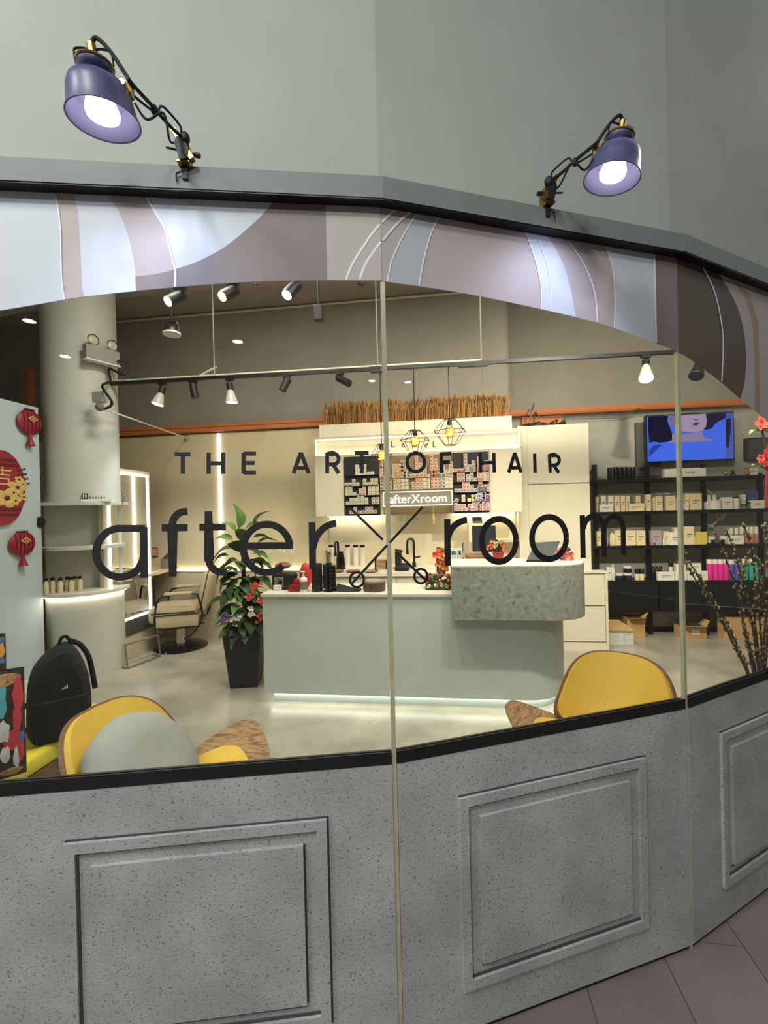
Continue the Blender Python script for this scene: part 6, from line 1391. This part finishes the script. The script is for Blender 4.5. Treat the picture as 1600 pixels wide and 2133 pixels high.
for i, k in enumerate((-.72, -.58, .62, .76)): part('fold', MB().box(PXW+.03, PXW+.034, c.y-ry*.5, c.y+ry*math.sqrt(1-k*k)*.9, c.z+rz*k-.012, c.z+rz*k+.012), m_cnyd, fm)
for i in range(4): part('streamer', MB().obox((PXW+.03, c.y+ry*(.82+.06*i), c.z+rz*(.52-.13*i)), (.006, ry*.42, .014), Matrix.Rotation(.22, 3, 'X')), m_cnyd, fm)
part('character', text_mb('吉', rz*.55, (PXW+.032, c.y-ry*.02, c.z+rz*.1), (0, 1, 0), (0, 0, 1), .004, 'CENTER'), m_gold, fm)
for (dy, dz, r_) in ((.15, -.28, .09), (.62, .02, .07), (.9, -.24, .035), (.7, .24, .035), (.88, .12, .03), (.42, -.12, .05), (.5, -.34, .045)):
    q = Vector((PXW+.033, c.y+ry*dy, c.z+rz*dz)); mb = MB()
    for k in range(5): mb.ball(q+Vector((0, r_*.75*math.cos(k*1.257), r_*.55*math.sin(k*1.257))), (.006, r_*.5, r_*.38), 8, 6)
    bl = part('gold_blossom', mb, m_gold, fm, True); part('blossom_heart', MB().ball(q+Vector((.006, 0, 0)), (.004, r_*.22, r_*.18), 8, 6), m_cnyd, bl, True)

# ================================================================== YELLOW SHELL CHAIRS
m_yel = M('mustard_leather', (206, 166, 62), .5, var=.05, bump=.12, bscale=40)
m_ply = WOOD('ash_plywood', (112, 82, 54), (172, 134, 94), 5.5, (14, 2, 14), .4)
m_plyd = WOOD('walnut_edge', (92, 62, 42), (130, 92, 62), 8, (3, 3, 20), .45)
def shell(fn, outline, rings=6, thick=.012, off=0.0):
    """closed sheet following fn(u,v)->Vector over the outline, moved by off along its normal"""
    n = len(outline); cu = sum(p[0] for p in outline)/n; cv = sum(p[1] for p in outline)/n; e = 1e-3
    def nr(u, v): return (fn(u+e, v)-fn(u-e, v)).cross(fn(u, v+e)-fn(u, v-e)).normalized()
    vs = []; fs = []
    for side in (0, 1):
        o = off+(thick if side else 0)
        vs.append(fn(cu, cv)+nr(cu, cv)*o)
        for k in range(1, rings+1):
            for p in outline:
                u = cu+(p[0]-cu)*k/rings; v = cv+(p[1]-cv)*k/rings; vs.append(fn(u, v)+nr(u, v)*o)
    m_ = 1+rings*n
    for side in (0, 1):
        b = side*m_
        fs += [(b, b+1+i, b+1+(i+1) % n) for i in range(n)]
        for k in range(rings-1): fs += [(b+1+k*n+i, b+1+(k+1)*n+i, b+1+(k+1)*n+(i+1) % n, b+1+k*n+(i+1) % n) for i in range(n)]
    q0 = 1+(rings-1)*n; fs += [(q0+i, q0+(i+1) % n, m_+q0+(i+1) % n, m_+q0+i) for i in range(n)]
    return MB().add(vs, fs)
def supere(a, b, p, n=48, top=1.0):
    out = []
    for i in range(n):
        t_ = 2*math.pi*i/n; c_, s_ = math.cos(t_), math.sin(t_)
        x = a*math.copysign(abs(c_)**(2/p), c_); y = b*math.copysign(abs(s_)**(2/p), s_); out.append((x*(1-.18*y/b if top else 1), y))
    return out
def shell_chair(label, cx, cy, face):
    """faces +Y locally; wings to either side"""
    t = T('shell_chair', label, 'chair', (cx, cy, 0), face, group='yellow shell chairs')
    def seat(u, v): return Vector((u, v, .345+.15*(abs(u)/.46)**2.2+.05*(v/.3)*(v > 0)*.6-.10*v*(v < 0)*-1*.4))
    def back(u, v): return Vector((u, -.27-.16*(v+.17)/.34+.11*(u/.26)**2, .535+v))
    so = [(.46*math.copysign(abs(math.cos(a))**.85, math.cos(a)), .30*math.copysign(abs(math.sin(a))**.85, math.sin(a))*(1-.42*abs(math.cos(a))**2)) for a in [2*math.pi*i/56 for i in range(56)]]
    sy_ = [(p[0]*.72, p[1]*.86) for p in so]
    part('seat_shell', shell(seat, so, 8, .014, -.014), m_ply, t, True); part('seat_pad', shell(seat, sy_, 8, .022, .0005), m_yel, t, True)
    bo = supere(.262, .18, 3.8); bp = [(p[0]*.965, p[1]*.95) for p in bo]
    part('back_shell', shell(back, bo, 7, .014, .0), m_plyd, t, True); part('back_pad', shell(back, bp, 7, .022, -.0225), m_yel, t, True)
    part('spine', MB().tube(smooth_line([(0, .02, .325), (0, -.2, .34), (0, -.33, .42), (0, -.36, .55)], 5), .016, 8), m_plyd, t, True)
    for s in (-1, 1): part('leg', MB().tube(smooth_line([(s*.12, .0, .33), (s*.25, .16, .26), (s*.29, .25, 0.0)], 5), [.016]*11, 8), m_plyd, t, True)
    part('leg', MB().tube(smooth_line([(0, -.1, .33), (0, -.3, .24), (0, -.42, 0.0)], 5), [.018]*11, 8), m_plyd, t, True)
    return t
CR_ = (.72, 2.14); CL_ = (-1.03, 1.62)
shell_chair('yellow shell chair below the stone counter end', CR_[0], CR_[1], math.pi-R_(30))
shell_chair('yellow shell chair holding the grey cushion', CL_[0], CL_[1], math.pi+R_(81))
# grey round cushion on the left chair
m_cush = M('grey_cotton', (142, 140, 134), .85, var=.04, bump=.15, bscale=14)
qc = PZ(278, 1580, .56); mb = MB(); seg, rings = 40, 20
for j in range(rings+1):
    ph = math.pi*j/rings
    for i in range(seg):
        a = 2*math.pi*i/seg; w_ = 1+(.018*math.sin(9*a)+.014*math.sin(17*a+1.3)+.01*math.sin(29*a))*math.sin(ph)**5
        mb.v.append(Vector((.235*w_*math.sin(ph)*math.cos(a), .235*w_*math.sin(ph)*math.sin(a), .115*math.cos(ph)*(1-.22*math.cos(ph)**8))))
mb.f = [(j*seg+i, (j+1)*seg+i, (j+1)*seg+(i+1) % seg, j*seg+(i+1) % seg) for j in range(rings) for i in range(seg)]
mb.xf(Matrix.Translation((CL_[0]-.155, CL_[1]+.0, .50)) @ Matrix.Rotation(R_(52), 4, Vector((.156, .988, 0))))
solo('cushion', mb, m_cush, 'plump grey round cushion on the left yellow chair', 'cushion', smooth=True)

# ================================================================== YELLOW BENCH, BACKPACK, SNACK BAGS
m_lem = M('lemon_yellow_vinyl', (222, 202, 52), .45, var=.06, bump=.1, bscale=30)
bz = .43; b1 = PZ(93, 1560, bz); b0 = PZ(0, 1618, bz); bd = (b1-b0).normalized(); bn = Vector((-bd.y, bd.x, 0))
if bn.dot(Vector((0, 0, 0))-b1) > 0: bn = -bn
bA = b1-bd*.7
bn_t = T('bench', 'low bench with lemon yellow seat pad and brown wooden side', 'bench', ((b1.x+bA.x)/2+bn.x*.25, (b1.y+bA.y)/2+bn.y*.25, 0))
mb = MB().rbox(0, 1.2, 0, .5, 0, .09, .025, 3); BM = Matrix((bd, bn, Vector((0, 0, 1)))).transposed().to_4x4()
part('seat_pad', mb.xf(Matrix.Translation((bA.x, bA.y, bz-.09)) @ BM), m_lem, bn_t, True)
part('frame', MB().box(.01, 1.19, .01, .49, .10, .339).xf(Matrix.Translation((bA.x, bA.y, 0)) @ BM), m_plyd, bn_t); part('plinth', MB().box(.05, 1.15, .06, .45, 0, .10).xf(Matrix.Translation((bA.x, bA.y, 0)) @ BM), m_plyd, bn_t)
# backpack
pb0 = b1+bd*.16+bn*.06; ph_ = PY(122, 1338, pb0.y).z-bz
bp_ = T('backpack', 'black backpack with a small white triangle mark on the bench', 'backpack', (pb0.x, pb0.y, bz)); m_bag = M('black_nylon', (9, 9, 9), .9, var=.2, scale=30, bump=.15, bscale=60)
f_ = (Vector((0, 0, 0))-pb0); f_.z = 0; f_.normalize(); s_ = Vector((-f_.y, f_.x, 0)); wv = 0
right = Vector((vp.x, vp.y, 0)); right = Vector((-f_.y, f_.x, 0))
if camray(1600, 1066).dot(right)-camray(0, 1066).dot(right) < 0: right = -right
ol = [(-.15, .0), (.13, .0), (.165, .05), (.172, .2), (.16, .33), (.13, .44), (.085, .53), (.04, .565), (-.02, .55), (-.085, .50), (-.14, .43), (-.165, .34), (-.175, .2), (-.175, .06)]
sc_ = ph_/.585
lay = [(-.10, .90), (-.085, .98), (-.03, 1.0), (.05, .98), (.09, .90), (.11, .72)]
mb = MB(); no_ = len(ol); out2 = [(p.x, p.y) for p in smooth_line([Vector((x, y, 0)) for x, y in ol+[ol[0]]], 4)[:-1]]; no_ = len(out2)
for dpt, sca in lay:
    for (x, y) in out2: mb.v.append(pb0+right*(x*sca)*sc_+Vector((0, 0, bz*0+((y-.27)*sca+.27 if y > .05 else y)*sc_))+f_*dpt)
nl = len(lay); mb.f = [(k*no_+i, k*no_+(i+1) % no_, (k+1)*no_+(i+1) % no_, (k+1)*no_+i) for k in range(nl-1) for i in range(no_)]+[list(range(no_))[::-1], list(range((nl-1)*no_, nl*no_))]
for v in mb.v: v.z = max(v.z, bz+.001)
part('main_bag', mb, m_bag, bp_, True)
pk = MB(); po = [(-.12, .02), (.12, .02), (.14, .08), (.135, .26), (-.135, .26), (-.14, .08)]
pk.plate([pb0+right*x*sc_+f_*.1+Vector((0, 0, y*sc_)) for x, y in po], f_*.03); part('front_pocket', pk, m_bag, bp_)
part('top_handle', MB().tube(smooth_line([pb0+right*x*sc_+Vector((0, 0, z*sc_))+f_*-.03 for x, z in ((.0, .55), (.015, .60), (.045, .605), (.07, .55))], 5), .008, 6), m_bag, bp_, True)
part('shoulder_strap', MB().tube(smooth_line([pb0+right*x*sc_+Vector((0, 0, z*sc_))+f_*-.09 for x, z in ((.06, .56), (.12, .52), (.165, .43), (.185, .32), (.2, .2))], 5), .014, 6), m_bag, bp_, True)
part('side_strap', MB().tube(smooth_line([pb0+right*x*sc_+Vector((0, 0, z*sc_))+f_*.02 for x, z in ((-.16, .24), (-.2, .19), (-.205, .12), (-.17, .06))], 5), .01, 6), m_bag, bp_, True)
part('zip', MB().tube(smooth_line([pb0+right*x*sc_*.93+Vector((0, 0, ((y-.27)*.93+.27)*sc_))+f_*.09 for x, y in ((.15, .2), (.15, .33), (.12, .43), (.04, .545), (-.02, .53), (-.13, .42), (-.16, .3), (-.165, .2))], 4), .004, 5), m_cable, bp_, True)
e_ = pb0+right*.02+f_*.115+Vector((0, 0, .32*sc_)); m_logo = M('white_logo', (226, 224, 218), .5)
for i, (h_, x_) in enumerate(((.008, -.008), (.014, .0), (.02, .008))): part('logo_bar', MB().plate([e_+right*(x_-.003), e_+right*(x_+.004), e_+right*(x_+.004-.002)+Vector((0, 0, h_)), e_+right*(x_-.001)+Vector((0, 0, h_*.8))], f_*.001), m_logo, bp_)
# snack bags: bright printed pouches (plain colour shapes, no figures)
def pouch(label, x0, x1, yt, yb, dist_pt, base, patches, seed):
    p = Vector(dist_pt); n_ = f_; a = PP(x0, yb, p, n_); b = PP(x1, yb, p, n_); zt = PP((x0+x1)/2, yt, p, n_).z; zb = bz+.001
    t = T('snack_bag', label, 'snack bag', ((a.x+b.x)/2, (a.y+b.y)/2, zb), group='printed snack bags'); rt = (b-a); rt.z = 0; w_ = rt.length; rt.normalize(); H_ = zt-zb
    def bulge(u, v): return .035*math.sin(math.pi*min(max(u, 0), 1))**.6*math.sin(math.pi*min(max(v*.93+.02, 0), 1))**.6
    g = 12; mb = MB(); a0_ = Vector((a.x, a.y, zb))
    for s in (1, -1):
        vs = [a0_+rt*w_*(i/g)+Vector((0, 0, H_*j/g))+f_*s*bulge(i/g, j/g) for j in range(g+1) for i in range(g+1)]
        mb.add(vs, [(j*(g+1)+i, j*(g+1)+i+1, (j+1)*(g+1)+i+1, (j+1)*(g+1)+i) for j in range(g) for i in range(g)])
    bag = part('pouch', mb, base, t, True)
    rr_ = random.Random(seed)
    for (u, v, ru, rv, mt) in patches:
        P = [];
        for k in range(12):
            ang = 2*math.pi*k/12; uu = min(max(u+ru*math.cos(ang)*(1+.2*rr_.uniform(-1, 1)), .02), .98); v2 = min(max(v+rv*math.sin(ang)*(1+.2*rr_.uniform(-1, 1)), .02), .98)
            P.append(a0_+rt*w_*uu+Vector((0, 0, H_*v2))+f_*(bulge(uu, v2)+.0015))
        c0 = sum(P, Vector((0, 0, 0)))/12; c0 = c0+f_*.003; part('print_patch', MB().add(P+[c0], [(i, (i+1) % 12, 12) for i in range(12)]), mt, bag)
mR, mB_, mW_, mD, mO = M('snack_red', (196, 66, 74), .35), M('snack_teal', (92, 156, 178), .35), M('snack_white', (206, 200, 200), .35), M('snack_dark', (62, 46, 36), .4, var=.6, scale=70), M('snack_orange', (214, 152, 74), .35)
mBl = M('snack_blue', (84, 104, 160), .35); mGold = M('snack_foil', (170, 130, 86), .3, var=.5, scale=60)
sp1 = b1-bd*.30+bn*.05; sp2 = b1-bd*.5+bn*.42
pouch('front snack bag with red and teal print leaning by the backpack', -60, 55, 1398, 1575, sp1, mD, [(.55, .75, .12, .2, mB_), (.88, .78, .10, .16, mR), (.85, .55, .08, .14, mR), (.6, .45, .12, .1, mW_), (.75, .36, .16, .10, mR), (.93, .36, .06, .06, mBl), (.62, .24, .10, .08, mW_), (.82, .18, .06, .10, mW_), (.9, .24, .07, .10, mR), (.7, .92, .25, .06, mGold), (.72, .06, .2, .04, mGold), (.3, .6, .16, .2, mO), (.25, .25, .15, .15, mBl)], 1)
pouch('taller dark snack bag with orange disc behind the front one', -60, 17, 1324, 1520, sp2, mD, [(.88, .88, .10, .06, mO), (.85, .96, .14, .03, mBl), (.9, .8, .1, .02, mBl), (.5, .7, .2, .1, mR), (.4, .4, .2, .12, mGold)], 2)

# ================================================================== PUSSY WILLOW AND RED FLOWERS (right edge)
WY = 2.75
wb_ = PZ(1572, 1440, .36); vb = Vector((wb_.x, wb_.y, 0))
pw_ = T('willow_vase', 'tall vase of pussy willow branches beside the right pane', 'plant', (vb.x, vb.y, 0))
part('vase', MB().lathe([(0, 0), (.09, 0), (.12, .08), (.12, .2), (.07, .32), (.08, .36), (.07, .36), (.06, .3), (.1, .18), (0, .03)], (vb.x, vb.y, 0), (0, 0, 1), 28), m_white, pw_, True)
m_br = M('dark_twig', (58, 44, 32), .8, var=.2); m_bud = M('olive_bud', (106, 94, 58), .7, var=.3, scale=60)
rnd = random.Random(77)
BR = [[(1562, 1410), (1530, 1340), (1500, 1290), (1460, 1225), (1425, 1170)], [(1560, 1410), (1522, 1330), (1485, 1250), (1448, 1190), (1412, 1130)], [(1575, 1405), (1560, 1340), (1545, 1280), (1525, 1200), (1490, 1110)], [(1580, 1405), (1570, 1320), (1552, 1230), (1530, 1150), (1512, 1100)], [(1585, 1405), (1585, 1320), (1575, 1230), (1565, 1140), (1548, 1090)], [(1592, 1405), (1598, 1320), (1590, 1230), (1597, 1130), (1590, 1090)],
      [(1600, 1405), (1612, 1310), (1606, 1220), (1625, 1110), (1630, 1060)], [(1570, 1410), (1555, 1330), (1545, 1270), (1548, 1200), (1558, 1150)], [(1590, 1410), (1592, 1330), (1600, 1260), (1610, 1180), (1600, 1120)], [(1558, 1408), (1538, 1355), (1510, 1290), (1470, 1230), (1455, 1195)], [(1583, 1405), (1578, 1340), (1572, 1280), (1582, 1210), (1575, 1160)]]
for bi, br in enumerate(BR):
    y_ = vb.y+rnd.uniform(-.05, .1); pts = [Vector((vb.x+rnd.uniform(-.02, .02), vb.y, .2))]+[PY(x, y, y_-.02*k) for k, (x, y) in enumerate(br)]
    sm_ = smooth_line(pts, 6); b = part('branch', MB().tube(sm_, [.0075-.0045*i/(len(sm_)-1) for i in range(len(sm_))], 6), m_br, pw_, True)
    mb = MB()
    for i in range(8, len(sm_)-1):
        for k in range(2):
            if rnd.random() < .85:
                a = rnd.uniform(0, 6.28); d = (sm_[i+1]-sm_[i]).normalized(); e = d.orthogonal().normalized(); o = (e*math.cos(a)+d.cross(e)*math.sin(a))*.009
                c_ = sm_[i]+(sm_[i+1]-sm_[i])*rnd.random()+o; s = rnd.uniform(.007, .011); mb.ball(c_, (s*.8, s*.8, s*1.25), 6, 5)
    part('buds', mb, m_bud, b, True)
m_rf = M('scarlet_petals', (204, 40, 52), .5, var=.2, scale=30); m_rf2 = M('coral_silk_petals', (226, 104, 92), .5, var=.15)
rfp = PY(1610, 1060, 3.2)
rf = T('red_flower_spray', 'spray of red silk flowers at the right edge', 'flowers', (vb.x+.12, vb.y+.2, .0)); ry0 = vb.y+.2
part('vase', MB().lathe([(0, 0), (.07, 0), (.09, .1), (.05, .4), (.055, .42), (.045, .42), (.04, .38), (0, .05)], (vb.x+.2, ry0, 0), (0, 0, 1), 24), m_white, rf, True)
part('stem', MB().tube(smooth_line([(vb.x+.2, ry0, .3), PY(1640, 1150, ry0), PY(1610, 1000, ry0), PY(1585, 885, ry0)], 6), .006, 6), m_br, rf, True)
def big_flower(x, y, r, m, seed):
    c_ = PY(x+8, y, ry0-.02); r *= .85; mb = MB(); rr_ = random.Random(seed)
    for ring, (n_, k_, up_) in enumerate(((6, 1.0, .2), (5, .7, .5), (4, .4, .9))):
        for i in range(n_):
            a = 2*math.pi*i/n_+ring; d = Vector((math.cos(a), -up_, math.sin(a))).normalized()*r*k_; s = Vector((-math.sin(a), 0, math.cos(a)))*r*.42*k_
            mb.add([c_, c_+d*.55+s, c_+d*1.05+s*.5, c_+d*1.1-s*.4, c_+d*.55-s], [(0, 1, 2, 3, 4)])
    part('flower_head', mb, m, rf)
for (x, y, r, m) in ((1580, 882, .055, m_rf2), (1605, 905, .05, m_rf2), (1600, 940, .06, m_rf), (1590, 960, .05, m_rf), (1578, 955, .035, m_rf2)): big_flower(x, y, r, m, int(x+y))
for i, (x, y, k) in enumerate(((1573, 897, 1), (1590, 900, 0), (1578, 975, 1), (1595, 985, 2), (1600, 900, 2))): add_leaf(rf, PY(x+10, y, ry0), (-.8, -.3, -.2+.2*i), .09, k)
for (y0_, y1_) in ((985, 1020), (1020, 1058)):
    a, b = PY(1588, y0_, ry0), PY(1625, y1_, ry0)
    solo('red_tag', MB().rbox(a.x, b.x, ry0-.03, ry0-.025, b.z, a.z, .002, 1), m_cny, ['upper red paper tag hanging under the red flowers', 'lower red paper tag hanging under the red flowers'][y0_ > 1000], 'tag')
